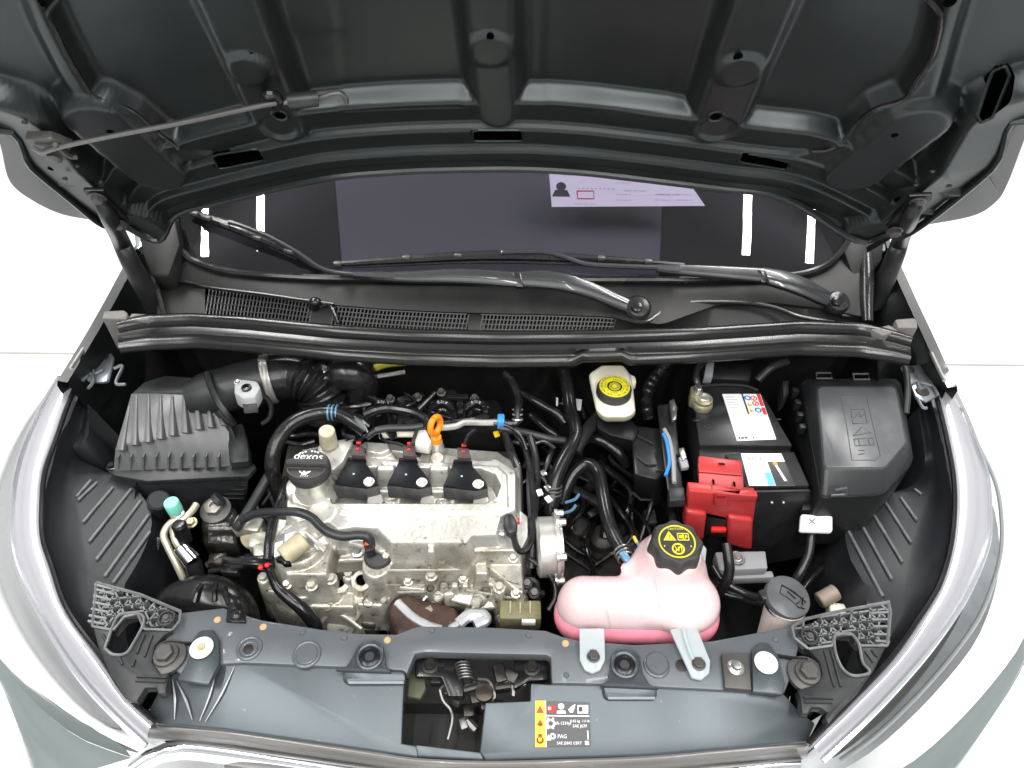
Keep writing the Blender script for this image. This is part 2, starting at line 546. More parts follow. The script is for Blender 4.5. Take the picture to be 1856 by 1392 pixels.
# ------------------------------------------------------------------ setting
G().slab([V((-7, -3, 0)), V((7, -3, 0)), V((7, 9, 0)), V((-7, 9, 0))], (0, 0, -0.1)).build('floor', M_FLOOR, kind='structure')
a, b = at(0, 640, 0), at(1856, 663, 0)
dx = (b - a).normalized()
a, b = a - dx * 3, b + dx * 3
G().slab([a + V((0, -.004, .004)), b + V((0, -.004, .004)), b + V((0, .004, .004)), a + V((0, .004, .004))], (0, 0, -.004)).build('floor_joint', M_SEAM, kind='structure')

# white room: ceiling above the lamps and plain walls, all outside the frame
G().slab([V((-7, -5, 3.2)), V((7, -5, 3.2)), V((7, 9, 3.2)), V((-7, 9, 3.2))], (0, 0, .1)).build('ceiling', M_FLOOR, kind='structure')
for a_, b_ in (((-6, -4), (-6, 8)), ((6, -4), (6, 8)), ((-6, 8), (6, 8)), ((-6, -4), (6, -4))):
    G().grid([[V((*a_, 0)), V((*b_, 0))], [V((*a_, 3.2)), V((*b_, 3.2))]]).build('room_wall', M_FLOOR, kind='structure')
car = thing('car', (0, 0.8, 0), 'dark green grey hatchback with its bonnet propped open over the engine bay', 'car')

# ------------------------------------------------------------------ bonnet, seen from below
H0 = V((0, 1.036, 1.14))
HA = R(60)
HS = V((0, -math.cos(HA), math.sin(HA)))
HN = V((0, -math.sin(HA), -math.cos(HA)))
def crown(u):
    return 0.05 * (abs(u) / 0.7) ** 2.2
def hus(px, py, h0=0.0):
    """photo pixel -> (u, s) on the crowned bonnet"""
    h = h0
    for _ in range(6):
        p = onp(px, py, H0 + HN * h, HN)
        h = h0 + crown(p.x)
    return p.x, (p - H0).dot(HS)
def hp(u, s, h):
    return H0 + V((u, 0, 0)) + HS * s + HN * (h + crown(u))
inner_px = [(0, 226), (57, 294), (124, 351), (188, 400), (226, 402), (290, 418), (320, 388), (396, 366), (500, 341), (603, 321), (720, 311), (826, 307), (940, 306), (1040, 311), (1128, 320), (1300, 341), (1420, 358), (1533, 407), (1571, 430), (1605, 418), (1650, 410), (1797, 298), (1856, 211)]
outer_px = [(-25, 200), (0, 268), (17, 332), (57, 366), (113, 392), (185, 405)]
outer_px2 = [(1654, 415), (1759, 396), (1805, 370), (1827, 336), (1856, 260), (1885, 190)]
IN = [hus(*p, .012) for p in inner_px]
SMAX = 0.80
IN = [(-.66, SMAX), (-.80, .55), (-.83, .40), (-.83, .25)] + IN + [(.83, .25), (.84, .40), (.80, .55), (.66, SMAX)]
def smooth2(q, n=5):
    return [(p.x, p.y) for p in catmull([(u, s_, 0) for u, s_ in q], n)]
OU = smooth2([hus(*p) for p in outer_px])
OU2 = smooth2([hus(*p) for p in outer_px2])
NU = 400
redge = sorted([hus(*p, .012) for p in inner_px if 290 <= p[0] <= 1571])
_rc = catmull([(u, s, 0) for u, s in redge], 6)
us = np.linspace(-.86, .86, NU)
ds = np.concatenate([np.linspace(-.06, 0, 16)[:-1], np.arange(0, .19, .002), np.arange(.19, .86, .0045)])
NS = len(ds)
U, d = np.meshgrid(us, ds)
se = np.interp(us, [p.x for p in _rc], [p.y for p in _rc])
S = se[None, :] + d
sd = sdpoly(U, S, IN)
H = np.zeros_like(U)
# rear flange with its beads
fl = np.interp(d, [0, .020, .054, .060, .104, .110, .160, .170], [.012, .012, .023, .012, .023, .011, .025, 0])
for _ in range(2):
    fl[1:-1] = (fl[:-2] + fl[1:-1] * 2 + fl[2:]) / 4
core = sst(.70, .60, np.abs(U))
# side rim, dark channel and inner shelf
side = [p for p in IN]
lside = [p for p in IN[:9]]
rside = [p for p in IN[-9:]]
dl = np.minimum(sdseg(U, S, lside), sdseg(U, S, rside))
rim = (.016 + .26 * np.clip(dl, 0, .06)) * sst(.080, .062, dl)
seal_l = [hus(*p) for p in [(70, -60), (92, 0), (106, 30), (128, 75), (166, 141), (181, 151), (211, 162), (249, 181), (294, 220), (330, 236)]]
seal_r = [hus(*p) for p in [(1722, -60), (1701, 0), (1697, 26), (1684, 72), (1657, 117), (1635, 151), (1582, 173), (1552, 200), (1527, 228), (1497, 243), (1470, 250)]]
seal_l = [(-.58, .78), (-.70, .58)] + seal_l
seal_r = [(.58, .78), (.70, .58)] + seal_r
# inner shelf between channel and sealant line
shelf_poly = seal_l + [hus(390, 262)] + [hus(*p) for p in [(240, 296), (200, 262), (158, 215), (152, 176), (112, 110), (72, 30), (50, -30)]] + [(-.66, .78)]
shelf_poly_r = seal_r + [hus(1385, 268)] + [hus(*p) for p in [(1560, 320), (1620, 290), (1668, 230), (1684, 190), (1700, 130), (1724, 40), (1745, -30)]] + [(.66, .78)]
shelf = np.maximum(sst(.014, -.006, sdpoly(U, S, shelf_poly)), sst(.014, -.006, sdpoly(U, S, shelf_poly_r)))
H = np.maximum(H, .020 * shelf)
H = np.maximum(H, rim)
H = np.maximum(H, fl * core)
H = np.maximum(H, .016 * sst(.0, .03, .045 - d) * (np.abs(U) > .55))
# corner pads
for pts, hole in (([(185, 190), (290, 285)], None), ([(1655, 195), (1545, 285)], None)):
    q = [hus(*p) for p in pts]
    H = np.maximum(H, .030 * sst(.052, .034, sdseg(U, S, q)))
# long ribs
def rib(p0, p1, w_, h_, soft=.016):
    q = [hus(*p0), hus(*p1)]
    a, b = np.array(q[0]), np.array(q[1])
    a = b + (a - b) / np.linalg.norm(a - b) * .75
    return h_ * sst(w_ + soft, w_ - .004, sdseg(U, S, [tuple(a), tuple(b)]))
H = np.maximum(H, rib((430, 0), (512, 205), .030, .024))
H = np.maximum(H, rib((1372, 0), (1296, 205), .030, .024))
H = np.maximum(H, rib((889, 0), (902, 178), .024, .026))
# shallow dish in each big panel
for pts in ([(620, 175), (840, 168), (830, -60), (600, -60)], [(985, 168), (1215, 182), (1250, -60), (990, -60)]):
    q = [hus(*p) for p in pts]
    H += -.0012 * sst(.002, -.002, sdpoly(U, S, q))
for px, py in ((455, 93), (889, 53), (1337, 94)):
    u0, s0 = hus(px, py)
    r = np.hypot(U - u0, S - s0)
    H += .004 * sst(.028, .022, r)
for px, py in ((508, 203), (1297, 205)):
    u0, s0 = hus(px, py)
    r = np.hypot(U - u0, S - s0)
    H += -.004 * sst(.026, .018, r)
# sealant groove
H += .003 * sst(.006, .002, np.minimum(sdseg(U, S, seal_l), sdseg(U, S, seal_r)))
# openings
slots_px = [[(858, 233), (945, 233), (947, 258), (858, 258)], [(386, 284), (468, 270), (480, 292), (397, 306)], [(1347, 274), (1431, 292), (1424, 311), (1340, 295)]]
slots = [[hus(*p, .018) for p in q] for q in slots_px]
hole = np.zeros_like(U, bool)
for q in slots:
    hole |= sdpoly(U, S, q) < 0
holes_px = [(508, 203, 9), (1297, 205, 9), (889, 53, 5), (455, 93, 5), (1337, 94, 6), (202, 226, 5), (1620, 232, 5), (93, 303, 5), (1626, 358, 6), (72, 5, 6), (1722, 3, 7)]
obl = [hus(1786, 213, .03), hus(1822, 172, .03)]
hole |= sdseg(U, S, obl) < .0075
keep = (sd < 0) & ~hole
Hc = .05 * (np.abs(U) / .7) ** 2.2 + H
verts = [tuple(H0 + V((U[i, j], 0, 0)) + HS * float(S[i, j]) + HN * float(Hc[i, j])) for i in range(NS) for j in range(NU)]
g = G()
fs = []
for i in range(NS - 1):
    for j in range(NU - 1):
        if keep[i, j] and keep[i + 1, j] and keep[i, j + 1] and keep[i + 1, j + 1]:
            fs.append((i * NU + j, (i + 1) * NU + j, (i + 1) * NU + j + 1, i * NU + j + 1))
used = sorted({k for f in fs for k in f})
rem = {k: n for n, k in enumerate(used)}
g.add([verts[k] for k in used], [tuple(rem[k] for k in f) for f in fs])
def Hat(u, s):
    j = int(np.clip(round((u + .86) / 1.72 * (NU - 1)), 0, NU - 1))
    i = int(np.clip(np.searchsorted(ds, s - se[j]), 0, NS - 1))
    return float(H[i, j])
bonnet = g.build('bonnet', M_PAINT, car, sharp=60)
# folded hem round the inner panel
pts = [hp(u, s, Hat(u * .99, s + .004)) for u, s in IN]
G().tube(pts, .0055, 8, 5).build('hem', M_PAINT, bonnet)
# outer skin
sk = [(-.68, SMAX + .02), (-.84, .50), (-.87, .34)] + OU + [(-.60, -.03)] + [(u, s - .008) for u, s in redge] + [(.60, -.03)] + OU2 + [(.87, .34), (.84, .50), (.68, SMAX + .02)]
dq = sdpoly(U, S, sk)
us2, ss2 = np.linspace(-.92, .92, 116), np.linspace(-.08, SMAX + .02, 60)
U2, S2 = np.meshgrid(us2, ss2)
g = G()
top = [hp(u, s, -.004) for u, s in sk]
bot = [hp(u * .995, s + .002, -.012) for u, s in sk]
# strip of skin visible beyond the inner panel, then the closed outer face
n = len(sk)
g.add(top + bot, [(i, i + 1, n + i + 1, n + i) for i in range(n - 1)])
for P, Q in ((OU, [(0, 226), (0, 226), (57, 294), (57, 294), (124, 351), (188, 400)]), (OU2, [(1650, 410), (1720, 356), (1797, 298), (1797, 298), (1856, 211), (1856, 211)])):
    q = [hp(u * .97, s, .008) for u, s in smooth2([hus(*x, .01) for x in Q])]
    g.grid([[hp(u, s, -.003) for u, s in P], q])
rows = []
dq2 = sdpoly(U2, S2, sk) < .001
vv = [hp(U2[i, j], S2[i, j], -.032 + .02 * sst(-.06, 0, np.array(sdpoly(np.array([U2[i, j]]), np.array([S2[i, j]]), sk)))[0]) for i in range(60) for j in range(116)]
ff = [(i * 116 + j, i * 116 + j + 1, (i + 1) * 116 + j + 1, (i + 1) * 116 + j) for i in range(59) for j in range(115) if dq2[i, j] and dq2[i + 1, j] and dq2[i, j + 1] and dq2[i + 1, j + 1]]
g.add(vv, ff)
g2 = G()
used = sorted({k for f in g.f for k in f})
rem = {k: i for i, k in enumerate(used)}
g2.add([g.v[k] for k in used], [tuple(rem[k] for k in f) for f in g.f])
g2.build('outer_skin', M_WING, bonnet, sharp=50)
# rims round the three slots and the long hole
def rimtube(pts, h, r, name):
    P = [hp(u, s, Hat(u, s) + h) for u, s in pts]
    P2 = []
    for i in range(len(P)):
        a, b = P[i], P[(i + 1) % len(P)]
        P2 += [a.lerp(b, .12), a.lerp(b, .5), a.lerp(b, .88)]
    P2.append(P2[0])
    G().tube(P2, r, 6, 3).build(name, M_PAINT, bonnet)
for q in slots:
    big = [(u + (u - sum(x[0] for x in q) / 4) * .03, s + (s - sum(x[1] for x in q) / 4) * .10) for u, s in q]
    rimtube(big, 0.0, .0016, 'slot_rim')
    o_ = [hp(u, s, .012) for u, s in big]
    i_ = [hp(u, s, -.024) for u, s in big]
    G().grid([o_ + o_[:1], i_ + i_[:1]]).add(i_, [(0, 1, 2, 3)]).build('slot_shade_box', M_VOID, bonnet)  # added near-black box paints the dark inside the slot
a, b = np.array(obl[0]), np.array(obl[1])
dv = (b - a) / np.linalg.norm(b - a)
nv = np.array([-dv[1], dv[0]])
rimtube([tuple(a - dv * .009 + nv * 0), tuple(a - nv * .0085), tuple(b - nv * .0085), tuple(b + dv * .009), tuple(b + nv * .0085), tuple(a + nv * .0085)], .0, .002, 'slot_rim')
for px, py, r in holes_px[:2]:
    u, s = hus(px, py, .02)
    G().ring(hp(u, s, Hat(u + .014, s)), HN, r * .00098, .0022, 24, 6).build('hole_rim', M_PAINT, bonnet)
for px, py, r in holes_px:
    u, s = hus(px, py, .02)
    G().lathe(hp(u, s, Hat(u, s) - .001), HN, [(r * .00085, 0), (r * .0008, .0016)], 16).build('drain_hole_shade', M_VOID, bonnet)  # black disc on the panel paints the dark of the hole
# sealant bead
for q in (seal_l, seal_r):
    G().tube([hp(u, s, Hat(u, s) + .0005) for u, s in q], .0028, 6, 4).build('sealant_bead', M_RUBBER, bonnet)
# stay rod clipped to the underside
def hq(px, py, h):
    u, s = hus(px, py, h)
    return hp(u, s, h)
rod = G().tube([hq(60, 268, .05), hq(78, 275, .055), hq(110, 266, .055), hq(200, 247, .052), hq(330, 222, .05), hq(480, 190, .05), hq(520, 185, .05), hq(575, 178, .045), hq(600, 170, .043), hq(617, 169, .043), hq(626, 178, .043), hq(628, 186, .043)], .0032, 8).build('stay_rod', M_RODM, bonnet)
g = G().tube([hq(526, 184, .05), hq(552, 181, .05), hq(575, 178, .046)], .009, 12, 2)
g.build('rod_grip', M_BOX, bonnet)
g = G()
g.tube([hq(478, 182, .03), hq(486, 172, .05), hq(500, 172, .05), hq(508, 184, .05), hq(500, 196, .045)], .005, 8, 4)
g.build('rod_clip', M_BLACKG, bonnet)
# rod pivot bracket
g = G()
g.slab([hq(44, 252, .045), hq(90, 252, .05), hq(130, 268, .05), (hq(120, 284, .045)), hq(70, 284, .045)], HN * -.012, .002)
g.bolt(hq(100, 280, .048), HN, .009, .008)
g.tube([hq(100, 262, .055), hq(125, 282, .05), hq(140, 284, .048)], .0035, 6, 3)
g.build('rod_bracket', M_GREYM, bonnet)
# rubber stop and small weld dimples
g = G()
for px, py in ((45, 222), (118, 324), (140, 300), (183, 330), (1660, 335), (1690, 310), (1720, 337)):
    c = hq(px, py, .034)
    g.ball(c, .004, (1, .6, .6), 8, 5)
g.build('weld_dimple', M_PAINT, bonnet)
# hinge: plate on the bonnet, curved arm down to the body
for side_, pts, nm in ((-1, [(150, 346), (188, 346), (196, 366), (232, 400), (236, 412), (208, 414), (168, 372)], 0), (1, [(1648, 356), (1690, 354), (1690, 366), (1648, 414), (1620, 424), (1606, 412), (1640, 376)], 0)):
    g = G()
    P = [hq(x, y, .048) for x, y in pts]
    g.slab(P, HN * -.006, .0015)
    if side_ < 0:
        bl = [(177, 357), (215, 404)]
        arm = [(178, 360), (200, 398), (216, 430), (234, 470), (258, 515), (282, 556)]
    else:
        bl = [(1663, 366), (1622, 417)]
        arm = [(1664, 366), (1648, 396), (1634, 430), (1622, 465), (1602, 512), (1582, 552)]
    h = g.build('hinge', M_PAINT, car)
    a0 = hq(arm[1][0], arm[1][1], .055)
    A = [hq(arm[0][0], arm[0][1], .05), a0]
    for k, (x, y) in enumerate(arm[2:]):
        A.append(at(x, y, (1.09, 1.04, .985, .93)[k]))
    g = G().tube(A, [.008, .012, .0145, .016, .018, .018], 16, 6)
    g.build('hinge_arm', M_BLACK, h)
    for x, y in bl:
        G().bolt(hq(x, y, .05), HN, .0085, .009).build('hinge_bolt', M_GREYM, h)

# ------------------------------------------------------------------ windscreen and what lies behind it
GP = at(900, 500, .985)
GA = R(30)
GN = V((0, -math.sin(GA), math.cos(GA)))
GS = V((0, math.cos(GA), math.sin(GA)))
def gl(px, py, h=0.0):
    return onp(px, py, GP + GN * h, GN)
gb = [(319, 392), (324, 441), (340, 462), (358, 474), (415, 491), (520, 500), (650, 504), (900, 506), (1150, 506), (1300, 505), (1420, 500), (1488, 484), (1526, 450), (1546, 411)]
GB = [gl(*p) for p in gb]
top_y = GP.y + .62
W = []
rows = []
for k in range(9):
    t = k / 8
    row = []
    for i, p in enumerate(GB):
        ux = p.x * (1 - .16 * t)
        y = p.y + (top_y - p.y) * t
        z = GP.z + (y - GP.y) * math.tan(GA) + .012 * math.sin(math.pi * t) * (1 - (p.x / .75) ** 2)
        row.append(V((ux, y, z)))
    rows.append(row)
windscreen = G().grid(rows).build('windscreen', M_GLASS, car, sharp=60)
# black rubber edge of the glass
G().tube([p + GN * .002 + V((0, -.004, 0)) for p in GB], .007, 8, 4).build('glass_seal', M_RUBBER, windscreen)
# dashboard, mat, sheet of paper and cabin behind the glass
g = G()
DZ = .955
g.slab([V((-.66, 1.12, DZ)), V((.66, 1.12, DZ)), V((.66, 1.95, DZ)), V((-.66, 1.95, DZ))], (0, 0, -.05), .01)
g.build('dashboard', M_DASH, car)
g = G()
L0 = V((-.70, 1.08, .5)); 
g.grid([[V((-.68, 1.95, .4)), V((.68, 1.95, .4))], [V((-.62, 2.0, 1.36)), V((.62, 2.0, 1.36))]])
g.grid([[V((-.72, 1.12, .6)), V((-.72, 2.0, .6))], [V((-.72, 1.12, 1.0)), V((-.60, 2.0, 1.40))]])
g.grid([[V((.72, 1.12, .6)), V((.72, 2.0, .6))], [V((.72, 1.12, 1.0)), V((.60, 2.0, 1.40))]])
g.grid([[V((-.62, 1.70, 1.35)), V((.62, 1.70, 1.35))], [V((-.62, 2.05, 1.40)), V((.62, 2.05, 1.40))]])
g.build('cabin_lining', M_DASH, car)
matp = [at(605, 300, DZ + .012), at(1203, 300, DZ + .012), at(1195, 497, DZ + .012), at(621, 492, DZ + .012)]
G().slab(matp, (0, 0, -.008), .002).build('dash_mat', M_MAT, label='grey felt mat lying on the dashboard behind the windscreen', cat='dash mat')
PH = -.022
pc = [gl(993, 285, PH), gl(1000, 375, PH), gl(1278, 373, PH), gl(1240, 318, PH), gl(1225, 285, PH)]
paper = thing('paper_sheet', pc[1], 'white printed sheet of paper lying behind the windscreen glass', 'paper')
G().slab(pc, GN * -.0006).build('sheet', M_PAPER, paper)
def onpaper(px, py):
    return gl(px, py, PH + .0012)
g = G()
g.text('==== === ==== ===', onpaper(1062, 317), (1, 0, 0), GS, .010)
for (x, y, n) in ((1082, 341, 9),):
    g.text('- ' * n, onpaper(x, y), (1, 0, 0), GS, .014)
for (x, y) in ((1140, 325), (1150, 345), (1190, 330), (1210, 352), (1060, 369)):
    g.text('----- --- ----', onpaper(x, y), (1, 0, 0), GS, .010)
g.build('print', M_GREYINK, paper)
q = [onpaper(x, y) for x, y in ((1046, 346), (1076, 346), (1077, 360), (1047, 360))]
G().tube(q + [q[0]], .0012, 5, smooth=False).build('red_frame', M_REDINK, paper)
g = G()
for y in (322, 331, 352, 362):
    for x in (1130, 1200, 1240):
        if x < 1235 or y > 345: g.text('---- ---- --', onpaper(x, y), (1, 0, 0), GS, .008)
g.build('fine_print', MATS['dull_yellow'] if 'dull_yellow' in MATS else M_GREYINK, paper)
g = G()
c = onpaper(1017, 338)
g.lathe(c, GN, [(.010, 0), (.0, .0003)], 14)
g.slab([c + V((-.018, 0, 0)) - GS * .022, c + V((.018, 0, 0)) - GS * .022, c + V((.012, 0, 0)) - GS * .008, c + V((-.012, 0, 0)) - GS * .008], GN * .0003)
g.build('picture', M_INK, paper)
# pillar feet and body panel at the ends of the glass
for sgn, P in ((-1, [(250, 425), (300, 408), (316, 392), (326, 442), (305, 500), (275, 500), (262, 470)]), (1, [(1606, 418), (1565, 425), (1548, 410), (1528, 450), (1546, 500), (1575, 500), (1600, 470)])):
    q = [at(x, y, 1.03 - (y - 440) * .0006) for x, y in P]
    G().slab(q, (0, .03, -.10), .006).build('pillar_foot', M_COWL, car)
for sgn, P in ((-1, [(240, 410), (268, 412), (266, 442), (246, 452)]), (1, [(1578, 428), (1606, 418), (1606, 455), (1590, 450)])):
    q = [at(x, y, 1.02) for x, y in P]
    G().slab(q, (0, .02, -.03), .003).build('pillar_trim', M_BODY, car)

# ------------------------------------------------------------------ cowl
xs = [285, 330, 400, 500, 600, 700, 800, 900, 1000, 1100, 1200, 1300, 1400, 1500, 1570]
yA = [580, 576, 578, 582, 592, 600, 606, 610, 611, 610, 607, 604, 600, 594, 592]
yC = [512, 512, 524, 537, 552, 560, 565, 568, 570, 574, 588, 552, 548, 560, 575]
yD = [432, 458, 490, 500, 506, 508, 509, 509, 509, 509, 509, 508, 503, 484, 440]
fine = np.linspace(285, 1570, 90)
fA, fC, fD = np.interp(fine, xs, yA), np.interp(fine, xs, yC), np.interp(fine, xs, yD)
row0, row1, row2, row3, row4 = [], [], [], [], []
for x, a, c, d_ in zip(fine, fA, fC, fD):
    row0.append(at(x, a + 6, .925))
    row1.append(at(x, a - 4, .935))
    pc_ = at(x, c, .962)
    row2.append(at(x, c + 5, .955))
    row3.append(pc_)
    pg = gl(x, d_, -.006)
    row4.append(pg)
mid = [a.lerp(b, .5) + V((0, 0, .004)) for a, b in zip(row3, row4)]
g = G().grid([row3, mid, row4])
cowl = g.build('cowl_panel', M_COWL, car, sharp=60)
for k in (0, -1):
    e = [row3[k] + V((0, -.01, -.004)), row3[k].lerp(mid[k], .5), mid[k], mid[k].lerp(row4[k], .6), row4[k]]
    G().tube(e, [.010, .012, .013, .011, .008], 12, 5).build('end_trim', M_RUBBER, cowl)
# lower face of the cowl: solid at the ends, open lattice between
def cowl_strip(x0, x1):
    idx = [i for i, x in enumerate(fine) if x0 - 8 <= x <= x1 + 8]
    return [[row1[i] for i in idx], [row2[i] for i in idx], [row3[i] for i in idx]]
for x0, x1 in ((290, 372), (566, 604), (846, 872), (1115, 1570)):
    G().grid(cowl_strip(x0, x1)).build('cowl_face', M_COWL, cowl, sharp=60)
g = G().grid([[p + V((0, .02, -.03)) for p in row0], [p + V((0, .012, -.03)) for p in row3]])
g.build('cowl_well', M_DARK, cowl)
def lerp_row(x, t):
    a = at(x, float(np.interp(x, xs, yA)) - 4, .935)
    c = at(x, float(np.interp(x, xs, yC)) + 3, .958)
    return a.lerp(c, t)
for x0, x1, nb in ((376, 564, 30), (604, 846, 36), (872, 1112, 36)):
    g = G()
    for k in range(nb + 1):
        x = x0 + (x1 - x0) * k / nb
        a, b = lerp_row(x - 4, -.02), lerp_row(x + 4, 1.02)
        g.slab([a + V((-.0011, 0, 0)), a + V((.0011, 0, 0)), b + V((.0011, 0, 0)), b + V((-.0011, 0, 0))], (0, .004, -.009))
    for t in (0, .25, .5, .75, 1.0):
        P = [lerp_row(x, t) for x in np.linspace(x0, x1, 16)]
        g.tube(P, .0013, 4, 1, smooth=False)
    g.build('vent_lattice', M_BLACK, cowl, kind='stuff')
# washer nozzle
g = G()
c = at(571, 548, .968)
g.ball(c, .012, (1, .9, .8))
g.tube([c, at(568, 560, .955)], .009, 10)
g.tube([at(580, 556, .962), at(596, 552, .966), at(606, 570, .955), at(612, 586, .945)], .0035, 6)
g.build('washer_nozzle', M_BLACKG, cowl)
for P in ([(283, 470), (281, 500), (284, 520), (292, 548), (300, 575)], [(1560, 488), (1562, 520), (1556, 556), (1540, 572), (1524, 572)]):
    G().tube([at(x, y, .985 - (y - 470) * .0003) for x, y in P], .005, 8).build('water_pipe', M_RUBBER, cowl)
# moulded ledge of the cowl on the right
G().tube([at(x, y, z) for x, y, z in ((1110, 573, .962), (1165, 584, .962), (1190, 572, .964), (1212, 556, .966), (1260, 548, .967), (1340, 548, .967), (1400, 556, .966), (1450, 574, .962), (1512, 584, .958))], .004, 8).build('cowl_bead', M_SEAL, cowl)
G().tube([at(x, y, .968) for x, y in ((316, 508), (350, 513), (380, 521), (470, 532), (560, 545), (606, 551))], .003, 8).build('cowl_bead', M_SEAL, cowl)

# cross strip in front of the cowl: profile swept along the bar
bx = [215, 240, 271, 350, 450, 600, 750, 900, 1050, 1256, 1450, 1561, 1615, 1650]
bt = [585, 577, 571, 569, 575, 590, 598, 601, 600, 595, 583, 586, 600, 612]
bb = [633, 630, 627, 624, 631, 646, 655, 659, 658, 651, 637, 640, 648, 655]
prof = [(0, -.02), (0, -.004), (.08, .008), (.20, .010), (.30, .002), (.34, -.008), (.40, -.006), (.44, .001), (.66, .001), (.72, .004), (.76, -.004), (.80, -.004), (.84, .004), (.90, .003), (.96, -.001), (1.0, -.006), (.995, -.011), (.95, -.013)]
rows = []
fx = np.linspace(215, 1650, 100)
for t, h in prof:
    row = []
    for x in fx:
        k = 4 * math.exp(-((x - 1095) / 34) ** 4)
        y0, y1 = float(np.interp(x, bx, bt)), float(np.interp(x, bx, bb))
        p0, p1 = at(x, y0, .955), at(x + (x - 928) * .0, y1, .945)
        if 1055 < x < 1135 and t > .7:
            p1 = p0.lerp(p1, .86)
        row.append(p0.lerp(p1, t) + V((0, 0, h)))
    rows.append(row)
bar = G().grid(rows).build('cowl_seal', M_SEAL, car, sharp=70)
# grey rubber end blocks
def blockz(pts, z, dz, name, ma, parent, bev=.004):
    return G().slab([at(x, y, z) for x, y in pts], (0, 0, -dz), bev).build(name, ma, parent)
g = G()
g.slab([at(x, y, .968) for x, y in ((187, 563), (225, 561), (231, 566), (229, 578), (184, 577))], (0, 0, -.075), .004)
g.slab([at(x, y, .962) for x, y in ((238, 567), (272, 569), (270, 580), (230, 580))], (0, 0, -.035), .003)
g.build('end_block', M_GREYRUB, bar)
g = G()
g.slab([at(x, y, .968) for x, y in ((1622, 578), (1658, 575), (1664, 582), (1664, 594), (1628, 594))], (0, 0, -.075), .004)
g.slab([at(x, y, .962) for x, y in ((1578, 596), (1612, 588), (1630, 600), (1600, 608))], (0, 0, -.035), .003)
g.build('end_block', M_GREYRUB, bar)

# ------------------------------------------------------------------ wipers
def wip(px, py, h):
    return gl(px, py, h)
def flatarm(pts, ws, th, name, ma, parent):
    g = G()
    P = [V(p) for p in pts]
    Q = catmull(P, 5)
    n = len(Q)
    wl = [float(np.interp(i / (n - 1), np.linspace(0, 1, len(ws)), ws)) for i in range(n)]
    rows = []
    for i in range(n):
        t = (Q[min(n - 1, i + 1)] - Q[max(0, i - 1)]).normalized()
        s_ = t.cross(GN).normalized()
        w2 = wl[i] / 2
        rows.append([Q[i] + s_ * w2 - GN * th, Q[i] + s_ * w2, Q[i] + s_ * w2 * .6 + GN * th * .4, Q[i] - s_ * w2 * .6 + GN * th * .4, Q[i] - s_ * w2, Q[i] - s_ * w2 - GN * th])
    g.grid(rows)
    g.add(rows[0], [(0, 1, 2, 3, 4, 5)])
    g.add(rows[-1], [(5, 4, 3, 2, 1, 0)])
    return g.build(name, ma, parent, sharp=40)
wip1 = flatarm([wip(1158, 560, .03), wip(1120, 545, .035), wip(1080, 528, .04), wip(1030, 512, .045), wip(985, 505, .045), wip(935, 505, .045)], [.024, .026, .028, .032, .034, .028], .010, 'wiper', M_WIPER, car)
flatarm([wip(938, 506, .048), wip(840, 500, .044), wip(740, 501, .042), wip(640, 497, .04)], [.028, .026, .020, .012], .008, 'arm', M_WIPER, wip1)
G().tube([wip(640, 497, .04), wip(605, 493, .038), wip(578, 484, .038), wip(540, 458, .038), wip(490, 430, .038), wip(440, 410, .038), wip(415, 402, .038)], .0045, 8).build('hook', M_WIPER, wip1)
g = G()
g.tube([wip(332, 380, .022), wip(380, 397, .026), wip(440, 418, .03), wip(520, 452, .026), wip(575, 482, .02)], [.005, .008, .010, .008, .005], 8)
g.tube([wip(344, 384, .014), wip(440, 424, .014), wip(540, 470, .012)], .004, 6)
g.build('blade', M_RUBBER, wip1)
for t in (.05, .15, .3, .55, .8):
    g = G()
    c = wip(340 + 230 * t, 383 + 92 * t ** 1.1, .034)
    g.box(c, (.020, .009, .008), .002, MX.Rotation(R(-24), 3, 'Z'))
    g.build('blade_clip', M_GREYM, wip1)
g = G().lathe(wip(1156, 558, .03), GN, [(.024, -.012), (.024, .002), (.019, .008), (.0, .011)], 22)
g.build('pivot_cap', M_RUBBER, wip1)
G().lathe(wip(1154, 557, .041), GN, [(.010, 0), (.009, .004), (0, .006)], 16).build('pivot_nut', M_BLACKG, wip1)
G().slab([wip(928, 492, .052), wip(944, 494, .052), wip(950, 520, .05), wip(934, 520, .05)], GN * -.014, .003).build('arm_joint', M_BLACKG, wip1)

wip2 = flatarm([wip(1520, 548, .03), wip(1490, 535, .035), wip(1455, 518, .04), wip(1420, 506, .042), wip(1380, 497, .043)], [.024, .030, .034, .034, .028], .010, 'wiper', M_WIPER, car)
flatarm([wip(1384, 498, .046), wip(1330, 494, .042), wip(1250, 489, .04), wip(1190, 485, .04)], [.026, .024, .020, .014], .008, 'arm', M_WIPER, wip2)
G().tube([wip(1192, 485, .04), wip(1110, 482, .042), wip(1060, 478, .045), wip(1020, 465, .048), wip(985, 457, .048), wip(920, 457, .048), wip(908, 459, .046)], .0048, 8).build('hook', M_WIPER, wip2)
g = G()
g.tube([wip(605, 479, .022), wip(740, 470, .026), wip(900, 463, .03), wip(1080, 470, .026), wip(1240, 481, .022)], [.005, .008, .010, .008, .005], 8)
g.tube([wip(612, 484, .014), wip(900, 474, .014), wip(1236, 486, .014)], .004, 6)
g.build('blade', M_RUBBER, wip2)
for x, y in ((612, 478), (736, 467), (830, 463), (905, 460), (1090, 468), (1175, 474)):
    G().box(wip(x, y, .034), (.014, .009, .008), .002).build('blade_clip', M_GREYM, wip2)
G().lathe(wip(1518, 548, .03), GN, [(.022, -.012), (.022, .002), (.018, .008), (.0, .011)], 22).build('pivot_cap', M_RUBBER, wip2)
G().lathe(wip(1517, 546, .041), GN, [(.010, 0), (.009, .004), (0, .006)], 16).build('pivot_nut', M_BLACKG, wip2)
